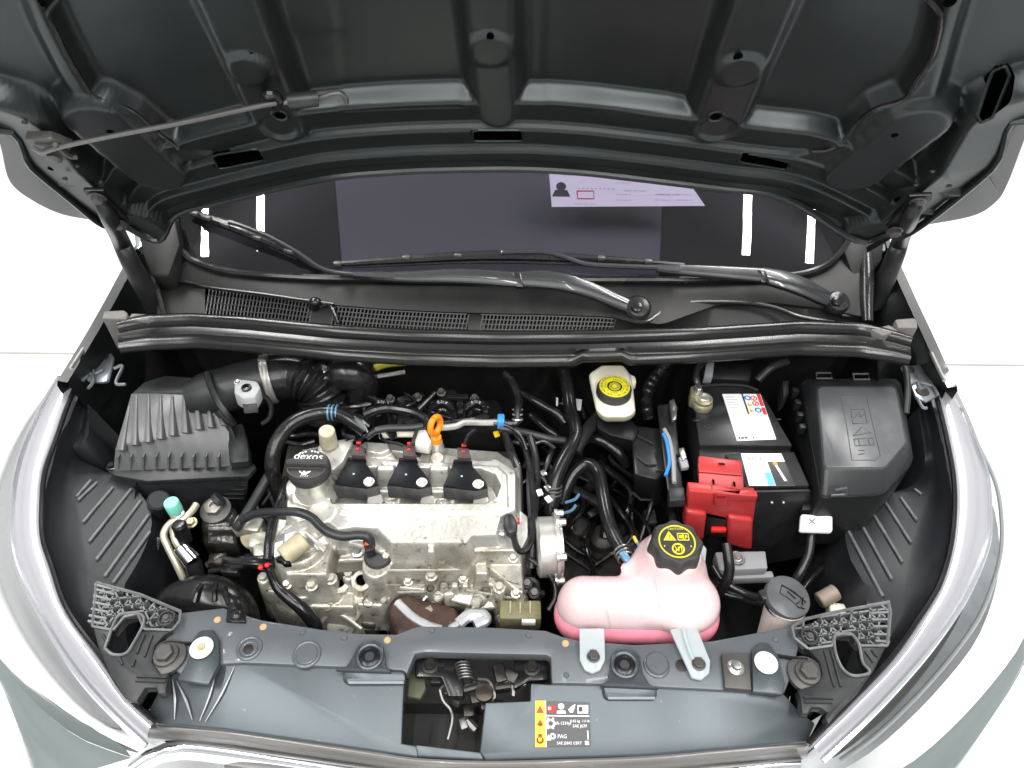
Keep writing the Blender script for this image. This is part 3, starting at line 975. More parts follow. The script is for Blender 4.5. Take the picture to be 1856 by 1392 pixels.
G().slab([wip(1372, 487, .05), wip(1388, 488, .05), wip(1396, 512, .048), wip(1380, 512, .048)], GN * -.014, .003).build('arm_joint', M_BLACKG, wip2)
# ------------------------------------------------------------------ bay walls and floor
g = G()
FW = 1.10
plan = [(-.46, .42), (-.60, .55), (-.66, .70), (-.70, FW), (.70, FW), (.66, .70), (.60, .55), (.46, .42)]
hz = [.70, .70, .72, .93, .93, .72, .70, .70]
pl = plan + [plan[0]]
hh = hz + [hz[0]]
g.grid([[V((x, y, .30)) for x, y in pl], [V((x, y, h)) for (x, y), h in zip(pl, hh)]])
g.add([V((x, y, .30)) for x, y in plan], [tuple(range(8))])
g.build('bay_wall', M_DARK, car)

# ------------------------------------------------------------------ fenders
def fender(edge, inner, sgn):
    E = [at(*p) for p in edge]
    I_ = [at(*p) for p in inner]
    o = [p + V((sgn * .006, 0, -.012)) for p in E]
    o2 = [V((p.x + sgn * .004, p.y, .80)) for p in E]
    o3 = [V((p.x + sgn * .0, p.y, .25)) for p in E]
    i1 = [p + V((-sgn * .016, 0, -.004)) for p in E]
    i2 = [a.lerp(b, .5) + V((0, 0, -.02)) for a, b in zip(i1, I_)]
    return G().grid([I_, i2, i1, [p + V((0, 0, .0)) for p in E], o, o2, o3]).build('fender', M_WING, car, sharp=50)
fl_ = fender([(268, 415, 1.02), (238, 455, 1.0), (216, 497, .985), (190, 545, .96), (160, 598, .935), (130, 648, .91), (104, 690, .89)],
             [(300, 440, .95), (300, 480, .93), (300, 530, .90), (280, 580, .86), (240, 630, .82), (220, 690, .80), (170, 760, .78)], -1)
fr_ = fender([(1606, 418, 1.02), (1620, 455, 1.0), (1640, 497, .985), (1664, 550, .96), (1690, 605, .935), (1715, 660, .91), (1735, 700, .89)],
             [(1570, 440, .95), (1570, 480, .93), (1570, 540, .90), (1590, 590, .86), (1640, 640, .82), (1655, 700, .80), (1690, 770, .78)], 1)
for par, pts in ((fl_, [(192, 580), (160, 620), (128, 668)]), (fr_, [(1688, 640), (1702, 670), (1712, 690)])):
    G().tube([at(x, y, .915) for x, y in pts], .0035, 6).build('edge_clip', M_STEEL, par)
# fender brackets
def bracket(P, z, holes, name='fender_bracket'):
    g = G().slab([at(x, y, z) for x, y in P], (0, 0, -.006), .0015)
    o = g.build(name, M_STEEL_D, car)
    for x, y, r in holes:
        G().lathe(at(x, y, z + .0015), (0, 0, 1), [(r, 0), (r * .9, .0015)], 14).build('bracket_hole', M_DARK, o)
    return o
M_STEEL_D = mat('painted_bracket', (0.20, 0.215, 0.23), 0.3, metal=0.5, coat=.3)
b1 = bracket([(165, 636), (198, 637), (206, 646), (196, 690), (182, 692), (160, 690), (140, 672)], .865, [(187, 648, .010)])
b2 = bracket([(1634, 664), (1676, 660), (1690, 690), (1700, 716), (1680, 728), (1660, 720), (1648, 690)], .865, [(1649, 670, .009), (1672, 709, .012)])
g = G()
for P in ([(140, 670), (165, 662), (172, 676), (186, 670)], [(150, 690), (162, 676), (170, 690), (160, 704)], [(206, 668), (222, 664), (210, 694), (228, 697)]):
    g.tube([at(x, y, .868) for x, y in P], .003, 6)
for P in ([(205, 652), (196, 690)],):
    g.tube([at(x, y, .868) for x, y in P], .003, 6)
g.build('bracket_wire', M_STEEL_D, b1)
g = G()
for P in ([(1645, 700), (1662, 690), (1672, 694), (1690, 700), (1700, 716)], [(1664, 690), (1668, 704), (1678, 700)], [(1662, 720), (1672, 738), (1680, 740)], [(1692, 676), (1706, 694)]):
    g.tube([at(x, y, .868) for x, y in P], .003, 6)
g.build('bracket_wire', M_STEEL_D, b2)

# ------------------------------------------------------------------ headlights
def loft(curves, n=26):
    rows = []
    for c in curves:
        P = catmull([at(*p) for p in c], 8)
        L = [0]
        for a, b in zip(P, P[1:]): L.append(L[-1] + (b - a).length)
        t = np.linspace(0, L[-1], n)
        rows.append([V((float(np.interp(x, L, [p.x for p in P])), float(np.interp(x, L, [p.y for p in P])), float(np.interp(x, L, [p.z for p in P])))) for x in t])
    return rows
def subrows(rows, k=4):
    """smooth extra rows between the given ones"""
    cols = list(zip(*rows))
    out = [catmull(c, k) for c in cols]
    return [list(r) for r in zip(*out)]
HZ = lambda pts, z0, z1: [(x, y, z0 + (z1 - z0) * i / (len(pts) - 1)) for i, (x, y) in enumerate(pts)]
A_l = [(140, 690), (118, 745), (103, 790), (81, 852), (75, 900), (75, 972), (92, 1027), (121, 1108), (184, 1195), (228, 1262), (280, 1310)]
B_l = [(108, 684), (72, 745), (46, 800), (30, 852), (22, 900), (19, 972), (37, 1046), (85, 1138), (140, 1222), (200, 1290), (266, 1353)]
C_l = [(100, 690), (55, 745), (22, 800), (0, 852), (-14, 900), (-22, 972), (-8, 1060), (40, 1165), (100, 1250), (165, 1315), (252, 1362)]
D_l = [(96, 700), (40, 760), (-5, 820), (-45, 880), (-70, 940), (-75, 1020), (-55, 1100), (-5, 1190), (60, 1270), (140, 1335), (236, 1372)]
A_r = [(1694, 703), (1709, 760), (1719, 805), (1729, 860), (1732, 917), (1725, 990), (1703, 1064), (1662, 1130), (1615, 1196), (1540, 1275), (1466, 1350)]
B_r = [(1724, 700), (1748, 750), (1768, 800), (1788, 860), (1793, 917), (1790, 985), (1752, 1080), (1690, 1172), (1618, 1256), (1545, 1330), (1490, 1380)]
C_r = [(1734, 706), (1768, 755), (1795, 805), (1822, 865), (1832, 925), (1830, 1000), (1795, 1105), (1730, 1200), (1650, 1290), (1570, 1362), (1510, 1396)]
D_r = [(1740, 715), (1788, 765), (1825, 820), (1864, 885), (1885, 950), (1890, 1040), (1860, 1150), (1800, 1238), (1720, 1325), (1640, 1390), (1540, 1440)]
M_HOUS = mat('lamp_housing_silver', (0.60, 0.62, 0.64), 0.22, metal=.35, var=((0.40, 0.43, 0.45), 9, .42, .7))
M_RAIL = mat('grey_lamp_rail', (0.50, 0.50, 0.535), 0.14, metal=0.6, coat=.5)
M_FROST = mat('pale_lamp_shell', (0.80, 0.83, 0.83), 0.22, coat=1.0)
def headlight(A, B, C, D, sgn):
    r = loft([HZ(A, .855, .765), HZ(B, .850, .745), HZ(C, .815, .715), HZ(D, .70, .62)])
    rail_rows = subrows([[p + V((0, 0, -.02)) for p in r[0]], r[0], [a.lerp(b, .5) + V((0, 0, .010)) for a, b in zip(r[0], r[1])], r[1]], 3)
    root = G().grid([[p + V((-sgn * .02, .01, -.05)) for p in r[1]], [p + V((-sgn * .06, .02, -.10)) for p in r[2]], [p + V((-sgn * .05, .02, -.04)) for p in r[3]]]).build('headlight', M_HOUS, car, sharp=60)
    G().grid(rail_rows).build('lamp_rail', M_RAIL, root, sharp=60)
    G().tube([p + V((-sgn * .003, 0, .003)) for p in r[0]], .0042, 8, 2).build('rail_edge', M_BLACKG, root)
    G().tube([p + V((0, 0, .002)) for p in r[1]], .004, 6, 2).build('rail_edge', M_CHROME, root)
    G().grid(subrows([r[1], r[2], r[3]], 6)).build('lens', M_LENS, root, sharp=70)
    G().tube([r[1][i].lerp(r[2][i], .55) + V((-sgn * .015, .01, -.012)) for i in range(1, 25, 2)], .003, 8).build('inner_bezel', M_RAIL, root)
    G().tube([r[2][i].lerp(r[3][i], .25) + V((-sgn * .02, .01, -.012)) for i in range(2, 25, 2)], .0035, 8).build('inner_bezel', M_FROST, root)
    G().tube([r[1][i].lerp(r[2][i], .25) + V((-sgn * .012, .008, -.010)) for i in range(1, 25, 2)], .0025, 8).build('inner_bezel', M_GREYM, root)
    G().tube([r[1][i].lerp(r[2][i], .8) + V((-sgn * .02, .012, -.02)) for i in range(14, 25)], [.002, .009, .012, .008], 10).build('inner_bezel', M_GREYM, root)
    return r
rl = headlight(A_l, B_l, C_l, D_l, -1)
rr = headlight(A_r, B_r, C_r, D_r, 1)
# bumper corners and body below the lamps
def corner(r3, P, sgn):
    top = [p + V((0, 0, -.004)) for p in r3[6:]]
    n = len(top)
    out = [at(*P[0]), at(*P[1]), at(*P[2])]
    q = catmull(out, n)
    ed = [q[int(i * (len(q) - 1) / (n - 1))] for i in range(n)]
    lowr = [V((p.x + sgn * .01, p.y - .03, .25)) for p in ed]
    rows = subrows([top, [a.lerp(b, .5) + V((0, -.01, .015)) for a, b in zip(top, ed)], ed, lowr], 4)
    return G().grid(rows).build('bumper', M_BODY, car, sharp=60)
corner(rl[3], [(-60, 1130, .60), (10, 1230, .58), (60, 1420, .56)], -1)
corner(rr[3], [(1890, 1150, .60), (1800, 1290, .58), (1720, 1430, .56)], 1)

# ------------------------------------------------------------------ inner wing liners with pressed ribs
def liner(outer, inner, ribs, sgn):
    r = loft([outer, inner], 30)
    r = [r[0], [a.lerp(b, .12) + V((0, 0, -.030)) for a, b in zip(*r)], [a.lerp(b, .3) + V((0, 0, -.028)) for a, b in zip(*r)], r[1], [p + V((-sgn * .03, .01, -.16)) for p in r[1]]]
    o = G().grid(r).build('wing_liner', M_LINER, car, sharp=60)
    for a, b in ribs:
        P = [hit(a[0] + (b[0] - a[0]) * t, a[1] + (b[1] - a[1]) * t, o, .0025) for t in (0, .25, .5, .75, 1)]
        G().tube(P, .0026, 8, 3).build('rib', M_WEB, o)
    return o
lo = [(140, 690, .84), (125, 745, .835), (106, 800, .83), (84, 856, .82), (78, 900, .815), (78, 972, .805), (95, 1027, .80), (124, 1108, .785), (190, 1192, .762), (236, 1260, .738), (268, 1296, .715)]
li = [(158, 730, .82), (160, 790, .80), (130, 825, .77), (170, 845, .755), (235, 878, .745), (268, 915, .74), (274, 960, .735), (250, 1020, .735), (222, 1080, .735), (244, 1230, .715), (270, 1285, .70)]
liner(lo, li, [((139, 902), (165, 872)), ((142, 908), (176, 876)), ((151, 948), (205, 885)), ((162, 983), (238, 888)), ((175, 1016), (256, 908)), ((190, 1046), (270, 934)), ((205, 1058), (272, 965))], -1)
ro = [(1690, 706, .84), (1704, 760, .835), (1714, 805, .83), (1725, 860, .82), (1728, 917, .815), (1721, 990, .805), (1699, 1064, .80), (1658, 1130, .785), (1608, 1192, .762), (1532, 1268, .738), (1476, 1330, .715)]
ri = [(1664, 740, .82), (1674, 803, .80), (1676, 850, .77), (1655, 880, .755), (1605, 897, .745), (1573, 913, .74), (1534, 950, .735), (1540, 1010, .735), (1572, 1085, .735), (1528, 1222, .715), (1490, 1295, .70)]
liner(ro, ri, [((1659, 889), (1670, 898)), ((1633, 904), (1661, 944)), ((1604, 911), (1651, 985)), ((1572, 915), (1635, 1020)), ((1550, 932), (1616, 1051)), ((1535, 959), (1600, 1082))], 1)

# ------------------------------------------------------------------ radiator support
ZS = .78
back = [(300, 1128), (327, 1110), (405, 1101), (460, 1119), (474, 1123), (582, 1140), (655, 1148), (718, 1149), (748, 1138), (763, 1134), (883, 1136), (989, 1142), (1019, 1153), (1049, 1160), (1150, 1168), (1291, 1161), (1436, 1134), (1452, 1150)]
frontR = [(1440, 1210), (1422, 1256), (1365, 1253), (1199, 1245), (1068, 1239)]
openN = [(1000, 1238), (998, 1190), (990, 1187), (770, 1182), (752, 1184), (737, 1222)]
frontL = [(731, 1215), (602, 1208), (440, 1201), (397, 1204), (330, 1225), (300, 1200)]
sup = G().slab([at(x, y, ZS) for x, y in back + frontR + openN + frontL], (0, 0, -.022), .003).build('radiator_support', M_PLATE, car)
# blue grey cover panel in front of it (left and right of the latch opening)
def slope(pts):
    return [at(x, y, z) for x, y, z in pts]
covl = [(300, 1222, .772), (397, 1206, .774), (440, 1203, .774), (602, 1210, .774), (733, 1217, .774), (728, 1347, .742), (755, 1351, .741), (757, 1373, .736), (683, 1362, .738), (540, 1341, .741), (405, 1322, .744), (283, 1311, .746), (268, 1290, .75), (282, 1262, .758)]
cov = G().slab(slope(covl), (0, .0, -.02), .0025).build('front_cover', M_PAINTG, car)
covr = [(1000, 1240, .774), (1068, 1241, .774), (1199, 1247, .774), (1365, 1255, .774), (1422, 1258, .772), (1450, 1290, .76), (1478, 1310, .752), (1464, 1344, .744), (1320, 1356, .741), (1173, 1369, .738), (1020, 1374, .737), (880, 1378, .736), (869, 1365, .738), (879, 1273, .764), (961, 1270, .765), (962, 1238, .774)]
G().slab(slope(covr), (0, .0, -.02), .0025).build('front_cover', M_PAINTG, car)
G().slab(slope([(752, 1349, .7405), (871, 1363, .7405), (878, 1378, .7355), (756, 1372, .7355)]), (0, 0, -.02), .0025).build('front_cover', M_PAINTG, car)
# pressed creases in the front cover near the lamps, their highlights painted pale
for par, L in ((cov, [((312, 1228), (316, 1304)), ((320, 1235), (348, 1304)), ((392, 1215), (362, 1306)), ((425, 1208), (372, 1308))]), (cov, [((1326, 1260), (1350, 1300)), ((1350, 1300), (1370, 1318)), ((1432, 1262), (1412, 1320))])):
    for (x0, y0), (x1, y1) in L:
        z0 = .774 - (y0 - 1206) * .00024
        z1 = .774 - (y1 - 1206) * .00024
        G().tube([at(x0, y0, z0 + .0005), at((x0 + x1) / 2 + 3, (y0 + y1) / 2, (z0 + z1) / 2 + .0016), at(x1, y1, z1 + .0005)], [.0005, .0019, .0005], 8, 4).build('crease', M_CREASE, par)
# raised pads along the seam
for P in ([(622, 1214), (735, 1219), (735, 1238), (630, 1238), (620, 1232)], [(1092, 1244), (1192, 1249), (1190, 1266), (1100, 1266), (1092, 1258)]):
    G().slab([at(x, y, .782 if y < 1225 or 1240 < y < 1252 else .776) for x, y in P], (0, 0, -.012), .004).build('raised_pad', M_PAINTG, cov)
    G().tube([at(x, y, .7752) for x, y in ((P[3][0] - 2, P[3][1] - 1), (P[2][0] + 3, P[2][1] - 1))][::-1] if P[3][0] > P[2][0] else [at(x, y, .7752) for x, y in ((P[3][0] + 2, P[3][1] - 1), (P[2][0] - 3, P[2][1] - 1))], .002, 6, smooth=False).build('pad_highlight', M_CREASE, cov)  # pale strip paints a highlight along the pad
# tabs with holes
def tab(P, hx, hy, r, z=ZS + .010, th=.012):
    o = G().slab([at(x, y, z) for x, y in P], (0, 0, -th), .003).build('tab', M_PAINTG, sup)
    G().ring(at(hx, hy, z + .001), (0, 0, 1), r * 1.25, r * .22, 24, 8).build('tab_lip', M_PAINTG, o)
    G().lathe(at(hx, hy, z - .001), (0, 0, 1), [(r * 1.2, 0), (r * .95, .0022), (r * .5, .0022), (r * .45, -.004), (0, -.005)], 22).build('tab_plug', M_RUBBER, o)
    return o
tab([(648, 1170), (660, 1160), (678, 1159), (693, 1166), (697, 1185), (699, 1207), (710, 1217), (606, 1213), (628, 1206), (640, 1186)], 670, 1190, .014)
tab([(1107, 1190), (1118, 1176), (1146, 1175), (1160, 1188), (1166, 1220), (1178, 1240), (1196, 1246), (1088, 1241), (1102, 1232), (1106, 1210)], 1132, 1205, .014)
tab([(347, 1160), (362, 1142), (386, 1140), (396, 1158), (397, 1202), (378, 1240), (320, 1232), (338, 1200)], 366, 1176, .0001)
tab([(1363, 1176), (1378, 1163), (1395, 1165), (1410, 1186), (1424, 1236), (1420, 1258), (1364, 1253)], 1388, 1202, .0001)
# white round fasteners
for x, y in ((366, 1175), (1388, 1202)):
    c = at(x, y, ZS + .012)
    o = G().lathe(c, (0, 0, 1), [(.016, 0), (.0165, .0025), (.015, .004), (0, .0045)], 26).build('white_fastener', M_WHITE, sup)
    G().lathe(c + V((0, 0, .0042)), (0, 0, 1), [(.0065, 0), (.006, .003), (0, .0035)], 6).build('fastener_head', M_TAN if x < 900 else M_WHITE, o)
# pressed rings, dimples and spots
def pring(x, y, r, t=.0022):
    G().ring(at(x, y, ZS), (0, 0, 1), r, t, 28, 8).build('pressed_ring', M_PLATE, sup)
pring(452, 1175, .016, .003)
pring(452, 1176, .010, .002)
pring(556, 1186, .018, .003)
pring(1190, 1206, .016, .003)
for x, y, r, h in ((556, 1186, .016, .004), (1190, 1205, .0165, .007)):
    G().lathe(at(x, y, ZS - .001), (0, 0, 1), [(r, 0), (r, h * .7), (r * .9, h), (0, h)], 26).build('round_boss', M_PLATE, sup)
G().lathe(at(450, 1176, ZS + .0015), (0, 0, 1), [(.007, 0), (.006, .0005)], 18).build('hole', M_DARK, sup)
G().lathe(at(1236, 1206, ZS + .0015), (0, 0, 1), [(.009, 0), (.008, .0005)], 18).build('hole', M_DARK, sup)
g = G()
for x, y in ((549, 1146), (625, 1156), (783, 1143), (958, 1152), (1026, 1224), (622, 1155), (1405, 1160)):
    g.lathe(at(x, y, ZS), (0, 0, 1), [(.0045, 0), (.0035, .0018), (0, .0022)], 12)
g.build('spot_weld', M_PLATE, sup)
g = G()
for x, y in ((394, 1123), (477, 1136), (702, 1160), (1025, 1166)):
    g.lathe(at(x, y, ZS), (0, 0, 1), [(.0055, 0), (.004, .0014), (0, .0018)], 9)
g.build('paint_mark', mat('ochre_paint_mark', (.45, .30, .15), .7), sup)
# square bracket with a stud on the right
o = G().slab([at(x, y, ZS + .009) for x, y in ((1308, 1184), (1356, 1181), (1363, 1250), (1314, 1246))], (0, 0, -.012), .002).build('square_plate', M_GREYM, sup)
G().lathe(at(1334, 1209, ZS + .009), (0, 0, 1), [(.012, 0), (.010, .002), (.007, .003), (.006, .008), (0, .009)], 20).build('stud', M_STEEL, o)
# big lamp bolts
for x, y, s_ in ((303, 1190, -1), (1462, 1222, 1)):
    c = at(x, y, ZS + .004)
    o = G().lathe(c, (0, 0, 1), [(.026, -.006), (.026, .001), (.018, .003), (.016, .006), (0, .006)], 28).build('lamp_washer', M_GREYM, sup)
    G().bolt(c + V((0, 0, .005)), (0, 0, 1), .013, .013, 1.3, .2).build('lamp_bolt', M_GREYM, o)
    G().tube([at(x - 10, y - 22, ZS + .003), at(x + 5, y - 26, ZS + .004), at(x + 28, y - 24, ZS + .004), at(x + 48, y - 24, ZS + .004)] if s_ < 0 else [at(x - 56, y - 34, ZS + .004), at(x - 30, y - 30, ZS + .004), at(x + 2, y - 26, ZS + .004)], .0028, 6).build('clip_wire', M_BLACKG, o)

# ------------------------------------------------------------------ lattice brackets at the lamp ends
def lattice(outline, slot, body, notch, fingers, zl, sgn):
    root = G()
    # solid lower body, with a slot left open: two-piece outline
    root.holed([at(x, y, zl) for x, y in body], [catmull([at(x, y, zl) for x, y in slot + slot[:1]], 4)[:-1]], .018) if False else root.slab([at(x, y, zl) for x, y in body], (0, 0, -.018), .002)
    o = root.build('lamp_bracket', M_BOX, car)
    # honeycomb field of triangles
    g = G()
    P = [at(x, y, zl) for x, y in outline]
    poly = [(p.x, p.y) for p in P]
    sl = [(at(x, y, zl).x, at(x, y, zl).y) for x, y in slot]
    n = len(P)
    for i in range(n):
        a, b = P[i], P[(i + 1) % n]
        g.tube([a, b], .0024, 5, smooth=False)
    x0, x1 = min(p[0] for p in poly), max(p[0] for p in poly)
    y0, y1 = min(p[1] for p in poly), max(p[1] for p in poly)
    s_ = .0130
    rnd = random.Random(3)
    def clip(a, b):
        k = 40
        run = []
        out = []
        for i in range(k + 1):
            q = a.lerp(b, i / k)
            ok = sdpoly(np.array([q.x]), np.array([q.y]), poly)[0] < 0 and sdpoly(np.array([q.x]), np.array([q.y]), sl)[0] > .002
            if ok: run.append(q)
            if (not ok or i == k) and run:
                if len(run) > 1: out.append((run[0], run[-1]))
                run = []
        return out
    D = .3
    c = V(((x0 + x1) / 2, (y0 + y1) / 2, zl))
    for ang in (8, 68, 128):
        d1 = V((math.cos(R(ang)), math.sin(R(ang)), 0))
        nrm = V((-d1.y, d1.x, 0))
        for k in range(-12, 13):
            a = c + nrm * (k * s_ + .004) - d1 * D
            b = c + nrm * (k * s_ + .004) + d1 * D
            for u, v_ in clip(a, b):
                t = (v_ - u).normalized()
                sd_ = V((-t.y, t.x, 0)) * .0013
                g.slab([u - sd_, u + sd_, v_ + sd_, v_ - sd_], (0, 0, -.018))
    g.build('lattice_web', M_WEB, o, kind='stuff')
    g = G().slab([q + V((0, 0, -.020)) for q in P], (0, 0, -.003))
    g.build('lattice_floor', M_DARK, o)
    S_ = [at(x, y, zl + .001) for x, y in slot]
    S2 = catmull(S_ + [S_[0]], 5)
    G().tube(S2, .0022, 6, 1, smooth=False).build('slot_lip', M_WEB, o)
    for a, b in fingers:
        u, v_ = at(a[0], a[1], zl), at(b[0], b[1], zl - .002)
        G().slab([u + V((0, -.0016, .002)), v_ + V((0, -.0016, .002)), v_ + V((0, .0016, .002)), u + V((0, .0016, .002))], (0, 0, -.008)).build('finger', M_WEB, o)
    return o
ZB = .79
ol = lattice([(175, 1056), (255, 1078), (300, 1097), (327, 1108), (326, 1125), (312, 1142), (262, 1140), (250, 1112), (225, 1118), (205, 1142), (168, 1135)],
        [(190, 1175), (210, 1122), (228, 1112), (256, 1114), (260, 1130), (242, 1165), (228, 1184), (205, 1186)],
        [(168, 1136), (203, 1144), (190, 1175), (205, 1186), (228, 1184), (242, 1165), (255, 1143), (312, 1143), (296, 1152), (280, 1170), (276, 1200), (290, 1222), (306, 1218), (300, 1255), (286, 1258), (282, 1246), (262, 1246), (248, 1270), (230, 1268), (200, 1222), (180, 1180)], None,
        [((172, 1060), (212, 1070)), ((172, 1068), (208, 1078)), ((170, 1080), (202, 1088)), ((169, 1092), (198, 1098)), ((166, 1104), (196, 1110)), ((162, 1116), (194, 1122)), ((160, 1126), (190, 1132))], ZB, -1)
orr = lattice([(1436, 1136), (1460, 1122), (1520, 1108), (1610, 1092), (1614, 1110), (1608, 1170), (1560, 1170), (1545, 1150), (1515, 1148), (1508, 1170), (1465, 1176), (1440, 1156)],
        [(1512, 1152), (1540, 1148), (1556, 1165), (1564, 1200), (1576, 1215), (1570, 1222), (1545, 1224), (1526, 1210), (1514, 1180)],
        [(1466, 1178), (1510, 1172), (1514, 1180), (1526, 1210), (1545, 1224), (1570, 1222), (1576, 1215), (1564, 1200), (1558, 1172), (1606, 1172), (1585, 1215), (1555, 1256), (1520, 1290), (1502, 1312), (1495, 1300), (1500, 1290), (1488, 1282), (1472, 1282), (1466, 1294), (1454, 1292), (1450, 1262), (1446, 1250), (1480, 1240), (1490, 1222), (1486, 1198)], None,
        [((1572, 1098), (1612, 1091)), ((1578, 1112), (1613, 1110)), ((1580, 1124), (1613, 1123)), ((1582, 1136), (1613, 1136)), ((1584, 1150), (1613, 1151)), ((1586, 1162), (1612, 1164))], ZB, 1)
for o, L in ((ol, [((186, 1150), (196, 1168)), ((248, 1184), (262, 1150)), ((262, 1190), (276, 1152)), ((216, 1192), (222, 1204)), ((244, 1196), (240, 1208)), ((248, 1226), (302, 1228)), ((246, 1234), (300, 1236))]),
             (orr, [((1494, 1180), (1512, 1244)), ((1506, 1178), (1524, 1244)), ((1568, 1180), (1582, 1200)), ((1580, 1178), (1590, 1190)), ((1456, 1264), (1510, 1266)), ((1458, 1272), (1508, 1274))])):
    for (x0, y0), (x1, y1) in L:
        G().tube([at(x0, y0, ZB + .001), at(x1, y1, ZB + .001)], .002, 6, smooth=False).build('rib', M_BOX, o)
for o, x, y in ((ol, 302, 1121), (orr, 1467, 1154)):
    G().ring(at(x, y, ZB + .002), (0, 0, 1), .011, .0025, 20, 6).build('screw_boss', M_BOX, o)
    G().bolt(at(x, y, ZB), (0, 0, 1), .005, .006).build('screw', M_GREYM, o)

# ------------------------------------------------------------------ bonnet latch in its opening
ZL = .66
M_DKM = mat('dark_greased_steel', (.035, .033, .030), .32, metal=.7)
latch = G().slab([at(x, y, ZL) for x, y in ((735, 1190), (1000, 1190), (1000, 1300), (870, 1390), (725, 1390))], (0, 0, -.02)).build('bonnet_latch', M_DARK, car)
for P in ([(752, 1188), (842, 1190), (840, 1262), (812, 1262), (800, 1228), (752, 1226)], [(932, 1192), (994, 1194), (994, 1232), (958, 1234), (930, 1250)]):
    G().slab([at(x, y, .755) for x, y in P], (0, 0, -.012), .003).build('latch_plate', M_BLACKG, latch)
for x, y in ((780, 1207), (964, 1211)):
    G().bolt(at(x, y, .755), (0, 0, 1), .009, .010).build('latch_bolt', M_DKM, latch)
G().slab([at(x, y, .735) for x, y in ((742, 1222), (768, 1220), (772, 1248), (762, 1266), (738, 1262))], (0, 0, -.01), .002).build('side_pad', mat('olive_pad', (.07, .075, .045), .6), latch)
g = G()
pts = []
for k in range(46):
    t = k / 45
    a = t * 2 * math.pi * 6
    c = at(838, 1204, .752).lerp(at(846, 1236, .75), t)
    pts.append(c + V((math.cos(a) * .011, 0, math.sin(a) * .011)))
g.tube(pts, .0016, 6, 2)
g.build('latch_spring', M_RODM, latch)
for P, r in (([(797, 1250, .74), (806, 1244, .74), (826, 1242, .742), (834, 1226, .745)], .0026), ([(797, 1250, .74), (803, 1270, .735), (816, 1286, .73), (820, 1305, .728), (812, 1340, .72)], .0024), ([(866, 1232, .745), (886, 1236, .745), (896, 1262, .74), (884, 1272, .738)], .003), ([(905, 1212, .75), (912, 1232, .75), (928, 1246, .748), (930, 1262, .745)], .0035)):
    G().tube([at(*p) for p in P], r, 6).build('latch_wire', M_RODM, latch)
for (x, y, w_, h_, z) in ((870, 1262, .03, .022, .742), (906, 1222, .018, .03, .748), (856, 1248, .028, .012, .75), (884, 1280, .022, .014, .735), (824, 1258, .03, .012, .74), (912, 1246, .026, .012, .744)):
    G().box(at(x, y, z), (w_, h_, .018), .004, MX.Rotation(R((x * 7) % 50 - 25), 3, 'Z')).build('latch_jaw', M_DKM, latch)
G().lathe(at(878, 1258, .752), (0, 0, 1), [(.013, 0), (.013, .008), (.007, .01), (0, .01)], 18).build('latch_pivot', mat('greasy_steel', (.05, .042, .034), .35, metal=.7, bump=(150, .5, .001)), latch)
for k, (x, y, z) in enumerate(((828, 1272, .72), (850, 1290, .715), (900, 1276, .73), (840, 1312, .70), (790, 1236, .74), (926, 1226, .75), (946, 1240, .745), (815, 1210, .75))):
    G().box(at(x, y, z), (.012 + .004 * (k % 3), .010 + .006 * (k % 2), .012), .002, MX.Rotation(R(k * 37 % 60 - 30), 3, 'Z') @ MX.Rotation(R(k * 23 % 40 - 20), 3, 'X')).build('latch_link', M_DKM if k % 3 else M_RODM, latch)
g = G().tube([at(846, 1305, .70), at(862, 1322, .695)], .007, 8)
g.build('latch_rod', M_RODM, latch)
# ------------------------------------------------------------------ warning sticker
def stk(px, py, h=.0):
    t = (py - 1238) / (1378 - 1238)
    return at(px, py, .774 - .038 * t + .002 + h)
stick = G().slab([stk(970, 1270), stk(1069, 1273), stk(1070, 1353), stk(970, 1354)], (0, 0, -.0008)).build('warning_sticker', mat('sticker_black', (.045, .045, .05), .4), cov)
G().slab([stk(970, 1270, .0006), stk(987, 1270, .0006), stk(989, 1354, .0006), stk(970, 1354, .0006)], (0, 0, -.0004)).build('amber_strip', M_AMBER, stick)
g = G()
xd = (stk(1069, 1312) - stk(970, 1312)).normalized()
yd = (stk(1020, 1272) - stk(1020, 1352)).normalized()
def tri(c, r, up=1):
    return [c + xd * (-r) - yd * r * .8 * up, c + xd * r - yd * r * .8 * up, c + yd * r * up]
g.slab(tri(stk(979, 1286, .001), .0055), (0, 0, -.0003))
g.lathe(stk(979, 1312, .001), (0, 0, 1), [(.004, 0), (.002, .0003)], 5)
g.slab(tri(stk(979, 1309, .001), .004), (0, 0, -.0003))
g.lathe(stk(979, 1333, .001), (0, 0, 1), [(.003, 0), (.002, .0003)], 8)
g.ring(stk(979, 1341, .001), (0, 0, 1), .004, .0012, 12, 4)
g.build('warning_mark', mat('brown_ink', (.25, .05, .01), .5), stick)
g = G().lathe(stk(999, 1283, .0006), (0, 0, 1), [(.0068, 0), (.0065, .0004)], 20)
g.build('red_disc', M_REDINK, stick)
g = G()
def sx(px, py): return stk(px, py, .0011)
g.slab([sx(989, 1296), sx(1068, 1297), sx(1068, 1299), sx(989, 1298)], (0, 0, -.0003))
g.slab([sx(988, 1270), sx(989.5, 1270), sx(991, 1354), sx(989.5, 1354)], (0, 0, -.0003))
g.lathe(sx(1017, 1280), (0, 0, 1), [(.0045, 0), (.004, .0003)], 9)
g.slab([sx(1010, 1288), sx(1024, 1288), sx(1026, 1293), sx(1009, 1293)], (0, 0, -.0003))
g.slab([sx(1030, 1286), sx(1036, 1280), sx(1043, 1276), sx(1041, 1284), sx(1038, 1292), sx(1033, 1291)], (0, 0, -.0003))
